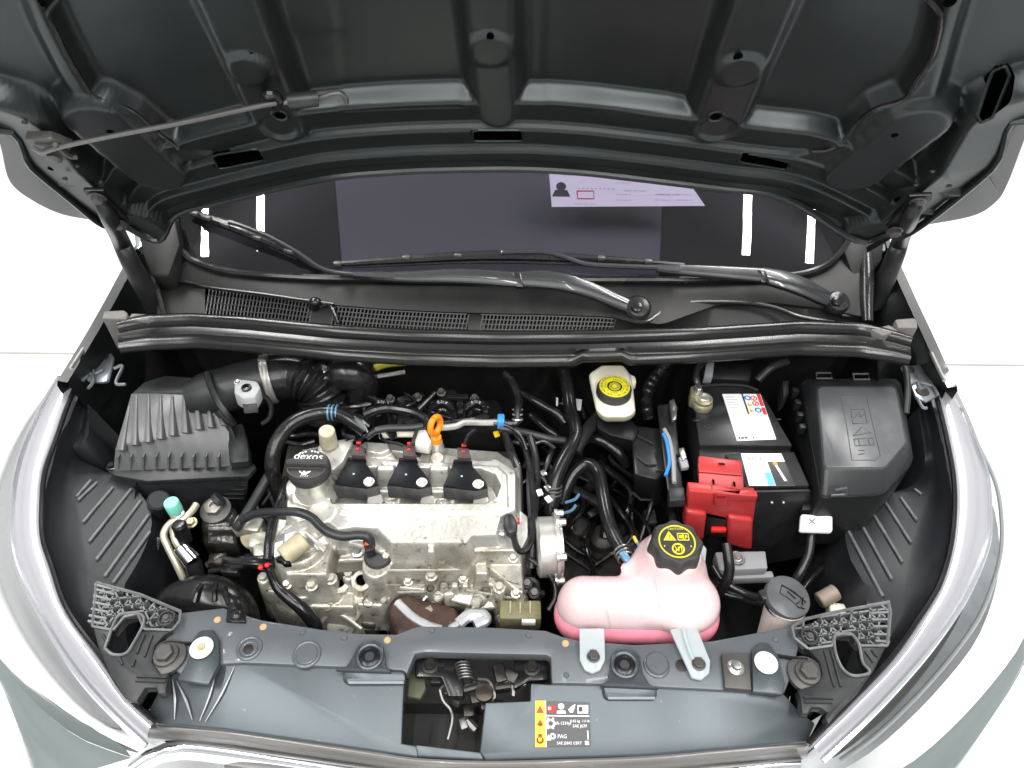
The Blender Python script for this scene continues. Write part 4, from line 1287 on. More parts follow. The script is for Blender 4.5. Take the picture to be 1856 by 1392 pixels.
for a, b in (((1047, 1278), (1056, 1293)), ((1057, 1278), (1066, 1293))):
    g.slab([sx(a[0], a[1]), sx(b[0], a[1]), sx(b[0], b[1]), sx(a[0], b[1])], (0, 0, -.0003))
g.ring(sx(998, 1311), (0, 0, 1), .005, .0017, 16, 4)
for k in range(6):
    a = k * math.pi / 3
    c = sx(998, 1311) + xd * math.cos(a) * .0068 + yd * math.sin(a) * .0068
    g.lathe(c, (0, 0, 1), [(.0016, 0), (.001, .0003)], 6)
g.ring(sx(1002, 1334), (0, 0, 1), .003, .0014, 14, 4)
g.slab(tri(sx(994, 1337), .004), (0, 0, -.0003))
g.lathe(sx(996, 1284), (0, 0, 1), [(.0024, .0002), (.0012, .0005)], 8)
g.text('R-1234yf', sx(1022, 1311), xd, yd, .0056)
g.text('0.45 kg  1.0 lb', sx(1051, 1307), xd, yd, .0048)
g.text('SAE J639', sx(1051, 1316), xd, yd, .0055)
g.text('PAG', sx(1019, 1335), xd, yd, .0068)
g.text('SAE J2842 CERT', sx(1032, 1347), xd, yd, .0050)
g.slab([sx(1064, 1324), sx(1066, 1324), sx(1067, 1340), sx(1065, 1340)], (0, 0, -.0003))
g.slab([sx(1060, 1343), sx(1067, 1343), sx(1068, 1350), sx(1061, 1350)], (0, 0, -.0003))
g.build('sticker_print', M_LABEL, stick)
g = G().slab([sx(1048.5, 1281), sx(1055, 1281), sx(1055.5, 1290), sx(1049, 1290)], (0, 0, .0004))
g.build('sticker_icon', M_INK, stick)

# ------------------------------------------------------------------ grille top and chrome strip in the foreground
def strip(curves, name, ma, k=3):
    return G().grid(subrows(loft(curves, 40), k)).build(name, ma, car, sharp=70)
M_GRILLE = mat('grille_top_plastic', (0.16, 0.155, 0.15), 0.3, metal=.2, coat=.4)
cov_f = [(268, 1312), (405, 1323), (540, 1342), (683, 1363), (757, 1374), (880, 1379), (1020, 1376), (1173, 1370), (1320, 1357), (1464, 1345)]
strip([[(x, y, .735) for x, y in cov_f], [(x, y + 7, .735) for x, y in cov_f], [(x, y + 16, .722) for x, y in cov_f], [(x, y + 26, .712) for x, y in cov_f], [(x, y + 30, .69) for x, y in cov_f]], 'grille_top', M_GRILLE)
chm = [(232, 1384), (262, 1362), (300, 1346), (335, 1342), (405, 1350), (540, 1369), (683, 1389), (880, 1404), (1100, 1398), (1320, 1384), (1400, 1376), (1452, 1372)]
strip([[(x, y, .712) for x, y in chm], [(x, y + 8, .718) for x, y in chm], [(x, y + 22, .712) for x, y in chm], [(x, y + 34, .69) for x, y in chm], [(x, y + 36, .66) for x, y in chm]], 'chrome_strip', M_CHROME)
G().slab([V((-.4, .2, .62)), V((.4, .2, .62)), V((.42, .42, .66)), V((-.42, .42, .66))], (0, 0, -.4)).build('bumper_core', M_GRILLE, car)
# ------------------------------------------------------------------ engine
def shift(pts, z):
    return [at(x, y, z) for x, y in pts]
engine = thing('engine', at(740, 1000, .45), 'silver grey cast aluminium three cylinder engine in the middle of the bay', 'engine')
g = G()
g.slab(shift([(520, 800), (930, 815), (950, 1010), (600, 1040), (480, 1000)], .74), (0, 0, -.34), .01, shrink=-.12)
g.build('block', mat('dark_stained_block', (.06, .055, .045), .6, metal=.3, var=((.12, .11, .08), 14, .45, .7), bump=(80, .5, .002)), engine)

XG = np.arange(-.44, .045, .0016)
YG = np.arange(.46, .91, .0016)
X, Y = np.meshgrid(XG, YG)
HH = np.full_like(X, .60)
def lvl(px, z, soft=.008, drop=.06, r=0.0):
    global HH
    P = [(p.x, p.y) for p in shift(px, z)]
    sd = sdpoly(X, Y, P) - r
    HH = np.maximum(HH, np.where(sd > soft * 1.2, -1, z - drop * sst(0, soft, sd)))
def cut(px, z, ztop, soft=.008):
    global HH
    P = [(p.x, p.y) for p in shift(px, ztop)]
    sd = sdpoly(X, Y, P)
    HH = np.where(sd < 0, np.minimum(HH, z + (ztop - z) * (1 - sst(0, -soft, sd)) ** 1.0), HH)
def disc(px, py, z, r, soft=.004, drop=.05):
    global HH
    c = at(px, py, z)
    sd = np.hypot(X - c.x, Y - c.y) - r
    HH = np.maximum(HH, np.where(sd > soft * 1.2, -1, z - drop * sst(0, soft, sd)))
# head flange and lower ledges
lvl([(600, 1046), (700, 1040), (760, 1048), (850, 1040), (880, 1058), (948, 1078), (950, 1010), (948, 940), (600, 960)], .715, .006, .05)
lvl([(700, 1062), (948, 1088), (950, 1020), (600, 1030), (600, 1058)], .695, .008, .06)
lvl([(612, 1016), (700, 1012), (860, 1010), (868, 1004), (880, 1012), (945, 1014), (950, 960), (640, 960)], .745, .007, .05)
lvl([(862, 1004), (882, 1004), (884, 1040), (862, 1040)], .742, .004, .05)
lvl([(884, 1006), (946, 1010), (948, 1076), (930, 1066), (888, 1030)], .738, .005, .05)
lvl([(690, 1000), (944, 998), (957, 973), (957, 936), (944, 925), (944, 843), (916, 828), (901, 818), (662, 800), (600, 840), (560, 880), (522, 908), (520, 930), (590, 975), (640, 985)], .772, .006, .05)
# cover top, sloping shoulders
top = [(933, 852), (933, 923), (907, 934), (899, 966), (856, 968), (845, 981), (709, 981), (683, 955), (640, 953), (612, 958), (585, 935), (560, 918), (530, 908), (528, 896), (575, 884), (596, 852), (620, 830), (672, 812), (900, 832)]
lvl(top, .802, .012, .045)
lvl([(916, 862), (918, 915), (880, 926), (620, 926), (600, 905), (604, 850), (650, 832), (900, 846)], .8065, .014, .02)
# central stiffener on the front face, recess for the sensor
lvl([(776, 975), (786, 975), (787, 1000), (775, 1000)], .796, .004, .05)
cut([(848, 984), (858, 968), (898, 966), (912, 985), (900, 1002), (850, 1002)], .772, .802, .010)
cut([(905, 940), (930, 932), (936, 965), (912, 972)], .785, .802, .008)
# trough for the coils with ridges between them
cut([(598, 912), (596, 868), (612, 850), (680, 846), (870, 848), (898, 858), (908, 880), (900, 902), (880, 912)], .770, .8065, .006)
for x0, x1 in ((684, 714), (780, 812)):
    lvl([(x0, 843), (x1, 843), (x1, 851), (x0, 851)], .812, .003, .02)
    lvl([(x0, 857), (x1, 857), (x1, 864), (x0, 864)], .796, .003, .03)
    lvl([(x0, 886), (x1, 886), (x1, 892), (x0, 892)], .785, .003, .03)
# bosses beside the coils
for x, y in ((680, 905), (776, 908), (872, 908)):
    disc(x, y, .800, .014)
disc(582, 927, .804, .022, .010, .03)
# back bosses
lvl([(666, 801), (703, 803), (706, 815), (690, 822), (664, 818)], .812, .005, .03)
cut([(706, 812), (760, 812), (756, 828), (716, 830)], .780, .8065, .006)
cut([(848, 815), (898, 818), (893, 832), (855, 832)], .780, .8065, .006)
disc(792, 828, .812, .012)
# filler neck platform and left lobe
disc(556, 880, .80, .036, .006)
lvl([(520, 905), (590, 905), (592, 930), (540, 945), (518, 935)], .797, .006, .05)
lvl([(505, 940), (590, 950), (600, 985), (590, 1040), (520, 1040), (495, 1000)], .765, .012, .06)
# camshaft actuator cover: big rounded boss
c = at(541, 985, .775)
rr_ = np.hypot(X - c.x, Y - c.y)
HH = np.maximum(HH, np.where(rr_ < .075, .778 - .10 * sst(.036, .074, rr_) ** 1.1, -1))
# sensor tower
c = at(684, 1020, .755)
rr_ = np.hypot(X - c.x, (Y - c.y) * .85)
HH = np.maximum(HH, np.where(rr_ < .034, .757 - .07 * sst(.0235, .033, rr_), -1))
# bolt bosses along the front flange
for x, y in ((782, 1044), (632, 1042), (600, 1050), (565, 1062), (905, 1066), (478, 1048), (650, 1048)):
    disc(x, y, .728, .010, .004, .04)
for x in (804, 824, 843):
    lvl([(x - 6, 1054), (x + 6, 1054), (x + 6, 1064), (x - 6, 1064)], .718, .003, .04)
# lower timing cover lumps
lvl([(475, 1040), (520, 1048), (600, 1062), (640, 1075), (640, 1100), (560, 1100), (500, 1085), (478, 1068)], .695, .010, .07)
lvl([(470, 1052), (500, 1066), (560, 1072), (575, 1060), (596, 1066), (590, 1080), (540, 1086), (480, 1070)], .712, .005, .05)
lvl([(640, 1072), (700, 1066), (706, 1085), (690, 1098), (650, 1096)], .690, .010, .06)
# casting roughness
rs = np.random.RandomState(5)
k = rs.rand(*HH.shape)
for _ in range(2):
    k = (k + np.roll(k, 1, 0) + np.roll(k, -1, 0) + np.roll(k, 1, 1) + np.roll(k, -1, 1)) / 5
HH = HH + (k - .5) * .0016 * (HH > .61)
# slight smoothing
for _ in range(1):
    HH = (HH * 2 + np.roll(HH, 1, 0) + np.roll(HH, -1, 0) + np.roll(HH, 1, 1) + np.roll(HH, -1, 1)) / 6
ny, nx = HH.shape
def hf(mask, name, ma, parent):
    g = G()
    idx = {}
    vs = []
    fs = []
    for i in range(ny - 1):
        for j in range(nx - 1):
            if mask[i, j]:
                q = []
                for a, b in ((i, j), (i, j + 1), (i + 1, j + 1), (i + 1, j)):
                    key = a * nx + b
                    if key not in idx:
                        idx[key] = len(vs)
                        vs.append(V((XG[b], YG[a], float(HH[a, b]))))
                    q.append(idx[key])
                fs.append(tuple(q))
    return g.add(vs, fs).build(name, ma, parent, sharp=75)
lowpoly = [(p.x, p.y) for p in shift([(470, 1030), (590, 1004), (640, 1010), (945, 1014), (1000, 1014), (1000, 1200), (440, 1200), (430, 1040)], .74)]
solid = HH > .612
low = sdpoly(X, Y, lowpoly) < 0
hcov = hf(solid & ~low, 'valve_cover', M_ALU, engine)
head = hf(solid & low, 'cylinder_head', M_ALUD, engine)
ALLH = {}
def hz(px, py, lift=0.0):
    """point on the engine casting at a pixel"""
    d = ray(px, py)
    best = None
    for t in np.linspace(.75, 1.6, 900):
        p = CAM + d * t
        if p.z > .84: continue
        i = int(round((p.y - YG[0]) / .0016)); j = int(round((p.x - XG[0]) / .0016))
        if 0 <= i < ny and 0 <= j < nx and p.z <= HH[i, j]:
            return p + V((0, 0, lift))
    return at(px, py, .70) + V((0, 0, lift))
for x, y in ((782, 1043), (632, 1041), (600, 1049), (565, 1061), (905, 1065), (478, 1047)):
    G().bolt(hz(x, y, -.002), (0, -.1, 1), .0075, .011, 1.35, .25).build('flange_bolt', M_ALUD, engine)
# drillings
for x, y, r in ((616, 1053, .010), (656, 1051, .009)):
    c = hz(x, y)
    o = G().lathe(c + V((0, 0, -.004)), (0, -.45, 1), [(r * 1.9, 0), (r * 1.8, .009), (r * 1.05, .011), (r, .004), (0, .003)], 20).build('bore_boss', M_ALUD, engine)
    G().lathe(c + V((0, 0, -.001)), (0, -.45, 1), [(r, .004), (r * .9, .0072), (0, .0074)], 16).build('bore', M_VOID, o)
# oil filler: neck and cap
c = at(558, 842, .868)
nk = G().lathe(V((c.x, c.y, .79)), (0, 0, 1), [(.038, 0), (.034, .012), (.030, .02), (.029, .045), (.032, .05), (.032, .058), (.026, .06)], 32).build('filler_neck', M_ALU, engine)
cap = G().lathe(V((c.x, c.y, .845)), (0, 0, 1), [(.031, 0), (.0345, .003), (.0355, .010), (.0345, .018), (.032, .022), (0, .023)], 36).build('oil_cap', M_CAPBLK, engine)
ct = V((c.x, c.y, .868))
g = G()
g.slab([ct + V((-.034, -.006, .010)), ct + V((.034, -.006, .010)), ct + V((.034, .006, .010)), ct + V((-.034, .006, .010))], (0, 0, -.014), .004, shrink=.1)
g.build('grip_bar', M_CAPBLK, cap)
g = G()
n = 20
arc = [ct + V((.031 * math.cos(a), -.008 + .022 * -abs(math.sin(a)), .001)) for a in np.linspace(math.pi, 0, n)]
arc = [ct + V((.031 * math.cos(a), -.008 - .021 * math.sin(a), .0012)) for a in np.linspace(0, math.pi, n)]
g.tube(arc + [arc[0]], .0013, 6, 1, smooth=False)
g.build('cap_rim', M_GREYM, cap)
g = G()
g.text('dexos', ct + V((-.002, .016, .0012)), (1, -.04, 0), (.04, 1, 0), .021, space=.95)
for k in range(7):
    a = R(62 + k * 11)
    if k != 3:
        g.slab([ct + V((.029 * math.cos(a + o_) * q, .029 * math.sin(a + o_) * q, .0014)) for o_, q in ((0, 1), (.11, 1), (.11, .90), (0, .90))], (0, 0, -.0004))
# oil can symbol
cc = ct + V((-.001, -.0185, .0012))
g.slab([cc + V(p) for p in ((-.006, .002, 0), (.002, .002, 0), (.008, .005, 0), (.009, .0035, 0), (.003, -.003, 0), (-.005, -.003, 0))], (0, 0, -.0004))
g.slab([cc + V(p) for p in ((-.009, .005, 0), (-.006, .002, 0), (-.007, .0, 0), (-.010, .003, 0))], (0, 0, -.0004))
g.slab([cc + V(p) for p in ((-.003, .0045, 0), (.0, .0045, 0), (.0, .0025, 0), (-.003, .0025, 0))], (0, 0, -.0004))
for k in range(4):
    g.slab([cc + V((-.006 + k * .0035 + q, -.0055 + w_, 0)) for q, w_ in ((0, 0), (.002, .001), (.002, -.0005), (0, -.0015))], (0, 0, -.0004))
g.build('cap_print', M_LABEL, cap)
# tan breather fitting behind the cap
g = G()
a, b = at(596, 805, .835), at(592, 780, .875)
g.cyl(a, b, .0155, .0135, 18, .002)
o = g.build('breather_fitting', mat('cream_tan_plastic', (.55, .50, .36), .45, var=((.35, .31, .2), 30, .45, .75)), engine)
g = G()
g.slab(shift([(574, 806), (600, 798), (632, 792), (641, 800), (634, 812), (622, 836), (604, 852), (586, 848), (576, 830)], .832), (0, .0, -.035), .006)
g.build('fitting_flange', M_ALU, engine)
# ignition coils
def make_coil():
    P = [(606, 876), (626, 842), (631, 833), (659, 833), (665, 843), (683, 868), (685, 878), (664, 883), (640, 880)]
    body = G().prism(shift([(604, 878), (625, 842), (630, 832), (660, 832), (667, 843), (686, 869), (687, 880), (664, 886), (640, 882)], .822),
                     [p + V((0, -.003, -.032)) for p in shift([(604, 878), (625, 842), (630, 832), (660, 832), (667, 843), (686, 869), (687, 880), (664, 886), (640, 882)], .822)], .003)
    o = body.build('ignition_coil', M_COILG, engine)
    G().slab(shift(P, .8265), (0, 0, -.006), .0018).build('coil_lid', M_COIL, o)
    G().bolt(at(669, 874, .8262), (0, 0, 1), .0068, .007, 1.35, .3).build('coil_bolt', M_WHITEMET, o)
    con = G().slab(shift([(638, 806), (659, 808), (661, 826), (636, 825)], .836), (0, -.002, -.020), .002).build('coil_connector', M_PLUG, o)
    g = G()
    g.slab(shift([(630, 828), (662, 828), (664, 834), (628, 834)], .828), (0, 0, -.012), .002)
    g.build('collar', M_COIL, o)
    g = G().box(at(648, 814, .8368), (.005, .005, .002), .0008)
    g.build('lock_tab', M_REDDOT, con)
    g = G().box(at(650, 803, .840), (.008, .005, .004), .001)
    g.build('lock_tab', M_REDDOT, con)
    g = G().lathe(at(641, 859, .8266), (0, 0, 1), [(.0018, 0), (.0015, .0006), (0, .0008)], 8)
    g.build('mark', mat('pale_cyan_mark', (.35, .75, .72), .4), o)
    return o
M_WHITEMET = mat('bright_bolt', (.74, .72, .66), .35, metal=.6)
c0 = make_coil()
for x, y in ((724, 832), (823, 835)):
    dup(c0, at(x, y, .8265) - at(631, 831, .8265), engine)
# oil dipstick
c = at(791, 800, .825)
ds_ = G().lathe(V((c.x, c.y, .80)), (0, 0, 1), [(.013, 0), (.013, .012), (.011, .016), (.011, .026)], 18).build('dipstick', M_ALUS, engine)
g = G()
g.lathe(V((c.x, c.y, .826)), (0, 0, 1), [(.0105, 0), (.0095, .012), (.006, .014)], 16)
g.ring(aty(789, 771, c.y + .002), V((.88, -.45, .15)), .0150, .0056, 22, 10)
g.tube([V((c.x, c.y, .836)), aty(791, 782, c.y + .002)], .005, 8)
g.build('dipstick_loop', M_ORANGE, ds_)
# fuel pipe, blue clip, white injector rail cover
g = G()
g.slab(shift([(752, 780), (772, 778), (782, 800), (776, 810), (752, 806)], .835), (0, 0, -.02), .0015)
o = g.build('white_connector', M_WHITE, engine)
g = G().tube([at(688, 790, .815), at(720, 787, .818), at(752, 787, .82)], .006, 8)
g.build('rail_cover', M_RESV, o)
g = G().tube([at(800, 775, .835), at(826, 772, .835), at(840, 766, .838), at(852, 765, .838), at(880, 766, .838), at(905, 765, .838)], .006, 8)
o = g.build('fuel_pipe', M_ALUS, engine)
G().box(at(908, 764, .842), (.013, .022, .02), .003).build('blue_clip', mat('bright_blue_clip', (.06, .30, .72), .4), o)
G().tube([at(910, 766, .838), at(928, 768, .838), at(937, 764, .84), at(938, 745, .85), at(939, 720, .86), at(930, 695, .87), at(915, 678, .87)], .0075, 10).build('vent_pipe', M_RUBBER, o)
for k in range(3):
    G().ring(at(938, 742 + k * 9, .848 - k * .003), (0, .6, .8), .0085, .0018, 16, 6).build('pipe_rib', M_ALUS, o)
# camshaft sensor with red lock
c = at(684, 1000, .772)
cs = G().lathe(hz(686, 1008, -.002), (0, -.12, 1), [(.024, 0), (.0235, .006), (.021, .009), (.010, .010), (0, .011)], 26).build('cam_sensor', M_CAPBLK, engine)
G().box(hz(672, 1002, .016), (.016, .026, .02), .003, MX.Rotation(R(20), 3, 'Z')).build('sensor_plug', M_BLACK, cs)
G().box(hz(669, 1003, .028), (.007, .007, .006), .0012).build('red_lock', mat('orange_red_tab', (.85, .10, .02), .4), cs)
G().bolt(hz(648, 1000, .001), (0, -.15, 1), .008, .012, 1.4, .3).build('sensor_bolt', M_STEEL, engine)
# solenoid on the actuator cover
G().lathe(at(541, 984, .776), (0, -.1, 1), [(.040, -.012), (.040, .001), (.038, .0035), (.036, .0035), (.0355, .001), (0, .0012)], 40).build('actuator_cap', M_ALUS, engine)
G().slab(shift([(496, 990), (508, 968), (535, 960), (572, 964), (588, 985), (560, 998), (540, 1003), (505, 1010)], .782), (0, 0, -.006), .002).build('actuator_plate', M_ALUS, engine)
g = G().cyl(at(512, 1010, .80), at(552, 978, .805), .0165, .0165, 22, .002)
o = g.build('solenoid', M_TAN, engine)
G().slab(shift([(552, 966), (562, 966), (592, 992), (586, 1000)], .806), (0, 0, -.005), .0015).build('solenoid_bracket', M_ALUS, o)
G().cyl(at(574, 990, .79), at(592, 978, .80), .008, None, 14, .001).build('solenoid_pipe', M_RESV, o)
g = G().slab(shift([(497, 1012), (512, 1004), (524, 1014), (528, 1020), (514, 1022), (508, 1016)], .806), (0, 0, -.014), .003)
g.build('solenoid_plug', M_BLACKG, o)
G().slab(shift([(498, 984), (513, 980), (512, 1004), (497, 1010)], .7855), (0, 0, -.001), .0003).build('white_tag', M_LABEL, engine)
G().slab(shift([(516, 968), (532, 964), (532, 980), (516, 990)], .7855), (0, 0, -.001), .0003).build('white_tag', M_LABEL, engine)
# harness connector block
g = G().box(at(470, 1020, .765), (.05, .018, .018), .003)
o = g.build('harness_block', M_BLACKG, engine)
for x, y in ((472, 1028), (484, 1024)):
    G().ball(at(x, y, .776), .0045, (1, 1, .7), 10, 6).build('red_pip', M_REDDOT, o)
# knock sensor and cable on the right shoulder of the cover
g = G().slab(shift([(913, 930), (930, 928), (938, 945), (938, 962), (922, 968), (912, 952)], .808), (0, 0, -.02), .006)
o = g.build('position_sensor', M_BOX, engine)
G().box(at(940, 944, .802), (.004, .010, .008), .001).build('red_seal', M_REDDOT, o)
G().bolt(hz(909, 960, .001), (0, -.1, 1), .0085, .010, 1.4, .3).build('sensor_bolt', M_STEEL, engine)
G().tube([at(930, 962, .80), at(934, 985, .785), at(940, 998, .775), at(950, 998, .772), at(962, 982, .772), at(968, 950, .78), at(966, 900, .79), at(962, 860, .80), at(950, 810, .81), at(935, 785, .82)], .0055, 8).build('sensor_cable', M_RUBBER, o)
# end housing (light drum with a flange) at the gearbox end
a, b = at(972, 992, .755), at(1016, 990, .755)
ax = (b - a)
eh = G().lathe(a, ax, [(.044, 0), (.050, .004), (.050, ax.length * .72), (.056, ax.length * .74), (.056, ax.length * .86), (.050, ax.length * .88), (.050, ax.length), (0, ax.length)], 40).build('end_housing', M_ALUS, engine)
for k in range(6):
    an = R(20 + k * 60)
    c = a + ax * .9 + V((0, math.cos(an), math.sin(an))) * .056
    G().bolt(c - ax.normalized() * .006, ax, .006, .016, 1.3, .3).build('housing_bolt', M_ALUS, eh)
# intake manifold behind the cover: black runners with ribs
mf = G().slab(shift([(650, 720), (905, 722), (925, 780), (640, 780)], .78), (0, 0, -.12), .01).build('intake_manifold', M_BLACK, engine)
for x0 in (690, 800, 862):
    g = G()
    g.tube([at(x0 - 24, 772, .79), at(x0 - 22, 742, .82), at(x0, 728, .835), at(x0 + 22, 742, .82), at(x0 + 24, 772, .79)], .0065, 8)
    g.tube([at(x0 - 14, 774, .79), at(x0 - 12, 752, .812), at(x0 + 2, 742, .822), at(x0 + 14, 752, .812), at(x0 + 15, 774, .79)], .004, 8)
    g.build('runner', M_RUNNER, mf)
for x, y, w_, h_ in ((825, 720, .05, .010), (834, 742, .012, .05), (808, 712, .04, .006), (765, 745, .012, .04), (880, 742, .012, .03), (708, 738, .012, .036), (820, 760, .008, .03), (738, 726, .016, .02)):
    G().box(at(x, y, .825), (w_, .014, h_ * .7), .002).build('manifold_rib', M_RUNNER, mf)
for x, y in ((800, 713), (860, 724), (708, 725), (757, 722)):
    G().bolt(at(x, y, .835), (0, -.2, 1), .006, .012, 1.4, .3).build('manifold_bolt', M_GREYM, mf)
G().slab(shift([(655, 732), (676, 728), (690, 742), (660, 748)], .82), (0, 0, -.02), .004).build('throttle_flange', M_ALUS, mf)
G().slab(shift([(600, 726), (640, 722), (660, 738), (640, 748), (606, 742)], .80), (0, 0, -.03), .005).build('throttle_body', M_BLACK, mf)
# brown heat shield and exhaust outlet at the front
g = G()
g.slab(shift([(700, 1095), (712, 1078), (740, 1070), (765, 1082), (800, 1088), (830, 1098), (836, 1140), (780, 1156), (716, 1150)], .692), (0, -.03, -.12), .012)
hs = blob(g, .004, 6, 'heat_shield', M_RUST, engine)
for P, r in (([(720, 1092), (732, 1104), (750, 1120), (775, 1134), (800, 1142)], .0075), ([(815, 1140), (838, 1126), (860, 1120), (888, 1118)], .006), ([(830, 1132), (850, 1116), (872, 1114), (880, 1124), (860, 1134)], .010)):
    G().tube([at(x, y, .69) for x, y in P], r, 10).build('foil_sleeve', M_SILVER, engine)
G().ring(at(778, 1092, .674), (0, -.5, 1), .011, .003, 18, 6).build('shield_ring', M_STEEL, hs)
g = G().box(at(943, 1115, .69), (.068, .034, .04), .004)
o = g.build('oxygen_sensor_block', mat('olive_tan_connector', (.19, .18, .095), .55, var=((.11, .10, .05), 30, .45, .7)), engine)
for k in range(3):
    G().box(at(925 + k * 18, 1101, .7105), (.003, .022, .003), .0005).build('block_rib', M_TAN, o)
G().box(at(958, 1128, .706), (.022, .006, .012), .001).build('pale_tag', M_LABEL, o)
# darker front casings standing ahead of the head
M_ALUK = mat('dirty_dark_aluminium', (0.17, 0.16, 0.125), 0.5, metal=0.5, bump=(220, 0.6, 0.0014), var=((0.05, 0.043, 0.028), 20, 0.40, 0.64, 7, 0.9), speck=((0.36, 0.34, 0.28), 60, 0.62, 0.70, 3, 0.7))
g = G()
for (x, y, z, w_, d_, h_, a_) in ((520, 1078, .675, .075, .03, .05, -12), (560, 1092, .66, .07, .035, .05, -8), (610, 1092, .655, .05, .04, .06, 14), (590, 1112, .635, .075, .03, .05, 10), (640, 1126, .62, .09, .03, .05, -5), (500, 1066, .69, .03, .03, .05, 20)):
    g.box(at(x, y, z), (w_, d_, h_), .004, MX.Rotation(R(a_), 3, 'Z'))
g.lathe(at(605, 1098, .66), (.1, -.6, .8), [(.030, -.03), (.030, .006), (.022, .010), (0, .010)], 22)
blob(g, .0028, 3, 'front_casing', M_ALUK, engine)
g = G()
for (x, y, z, w_, d_, h_, a_) in ((860, 1096, .66, .07, .03, .04, -6), (900, 1104, .65, .05, .03, .05, 9), (930, 1088, .665, .04, .03, .05, -14), (830, 1090, .665, .04, .022, .03, 20)):
    g.box(at(x, y, z), (w_, d_, h_), .004, MX.Rotation(R(a_), 3, 'Z'))
for x in (846, 872, 898):
    g.lathe(at(x, 1086, .668), (0, -.6, .8), [(.012, -.02), (.012, .012), (.008, .014), (0, .014)], 16)
blob(g, .0028, 3, 'exhaust_flange', M_ALUK, engine)
for x, y, z, r in ((575, 1074, .70, .011), (668, 1090, .69, .008), (780, 1066, .715, .005), (880, 1074, .705, .007), (915, 1096, .68, .009), (628, 1108, .665, .010), (548, 1084, .69, .008)):
    G().lathe(at(x, y, z), (0, -.6, .8), [(r * 1.25, -.012), (r * 1.25, .003), (r * 1.1, .004), (r, .001), (r * .95, -.008), (0, -.008)], 18).build('port', M_DARK if r > .0085 else M_ALUK, engine)
# cast lumps, pipes and small brackets low on the front of the engine
rs = random.Random(11)
for k, (x, y, z, w_, d_, h_) in enumerate(((610, 1100, .65, .06, .05, .05), (590, 1122, .63, .05, .04, .04), (640, 1118, .62, .045, .05, .05), (560, 1098, .67, .04, .03, .03), (880, 1092, .675, .05, .03, .03), (900, 1080, .69, .03, .025, .03), (840, 1085, .68, .04, .025, .03), (815, 1082, .685, .02, .02, .03), (928, 1090, .68, .024, .02, .03), (640, 1092, .67, .03, .02, .02), )):
    g = G().box(at(x, y, z), (w_, d_, h_), .005, MX.Rotation(R(rs.uniform(-20, 20)), 3, 'Z') @ MX.Rotation(R(rs.uniform(-25, 25)), 3, 'X'), 3)
    g.build('casting', M_ALUD, engine)
for x, y in ((740, 1052), (840, 1048), (935, 1074), (930, 1010), (700, 1008), (520, 1058)):
    G().bolt(hz(x, y, -.003), (0, -.25, 1), .006, .010, 1.4, .25).build('flange_bolt', M_ALUD, engine)
for x0, y0, x1, y1 in ((700, 1034, 860, 1033), (886, 1040, 944, 1060), (700, 1060, 770, 1061), (720, 1074, 780, 1073), (606, 1032, 640, 1020), (845, 1070, 940, 1086)):
    G().tube([hz(x0, y0, .0005), hz((x0 + x1) / 2, (y0 + y1) / 2, .0005), hz(x1, y1, .0005)], .0022, 6, 4).build('cast_rib', M_ALUD, engine)
for x, y, z, r, L in ((872, 1078, .70, .010, .03), (790, 1094, .68, .009, .03), (645, 1100, .66, .013, .03), (602, 1086, .69, .012, .02), (855, 1100, .67, .008, .03), (700, 1078, .70, .006, .016), (555, 1088, .69, .010, .02), (915, 1110, .66, .012, .03), (795, 1074, .70, .007, .016)):
    c = at(x, y, z)
    G().bolt(c + V((0, 0, -.01)), (rs.uniform(-.4, .4), -.7, .7), r, L, 1.3, .4).build('plug_bolt', M_ALUD, engine)
G().tube([at(655, 1140, .66), at(625, 1118, .67), at(600, 1110, .672), at(580, 1130, .66)], .0035, 6).build('edge_wire', M_ALUS, engine)
g = G().lathe(at(618, 1128, .62), (.2, -.6, .7), [(.05, -.03), (.052, .0), (.046, .012), (.024, .016), (.022, .03), (0, .032)], 28)
g.build('pump_housing', M_ALUD, engine)
# ------------------------------------------------------------------ air filter box
ab = thing('air_filter_box', at(320, 880, .6), 'black air filter box with slanted ribs on its lid beside the left headlight', 'air filter box')
zf = .765
fl = [(196, 850), (210, 838), (452, 838), (460, 846), (452, 868), (430, 876), (262, 880), (205, 866)]
base = G().prism(shift([(200, 866), (212, 845), (450, 845), (452, 866), (268, 878)], zf - .006), shift([(250, 938), (262, 900), (440, 890), (446, 930), (330, 948)], .64), .006).build('base', M_BOX, ab)
for k in range(4):
    G().box(at(365 + k * 0, 878 + k * 8, .735 - k * .012) + V((.03, 0, 0)), (.10, .006, .004), .001).build('base_rib', M_BLACK, ab)
G().slab(shift([(194, 852), (206, 838), (456, 836), (464, 846), (450, 862), (266, 872), (208, 862)], zf + .004), (0, 0, -.012), .002).build('flange', M_BOX, ab)
zt, zl = .853, .806
SL0, SL1 = at(239, 712, zt), at(360, 712, zt)
lid_top = [(239, 712), (262, 690), (300, 676), (356, 678), (420, 700), (436, 742), (440, 770), (412, 766), (362, 713)]
T = [at(238, 713, zt), at(362, 712, zt), at(414, 764, .822), at(411, 772, .816), at(210, 812, zl), at(212, 806, .812)]
Bt = [at(238, 760, .80), at(362, 760, .80), at(420, 846, zf), at(418, 850, zf), at(206, 858, zf), at(206, 850, zf)]
lid = G().prism(T, Bt, .004).build('lid', M_LID, ab)
back = G()
back.prism([at(239, 711, zt + .001), at(262, 692, zt), at(300, 680, zt + .004), at(356, 684, zt + .004), at(385, 700, zt), at(400, 740, .836), at(416, 766, .824), at(362, 713, zt + .002)],
           [at(212, 800, .77), at(250, 720, .77), at(300, 706, .77), at(360, 706, .77), at(400, 720, .77), at(440, 770, .77), at(446, 840, .77), at(380, 790, .77)], .006)
bo = back.build('lid_crown', M_BOX, ab)
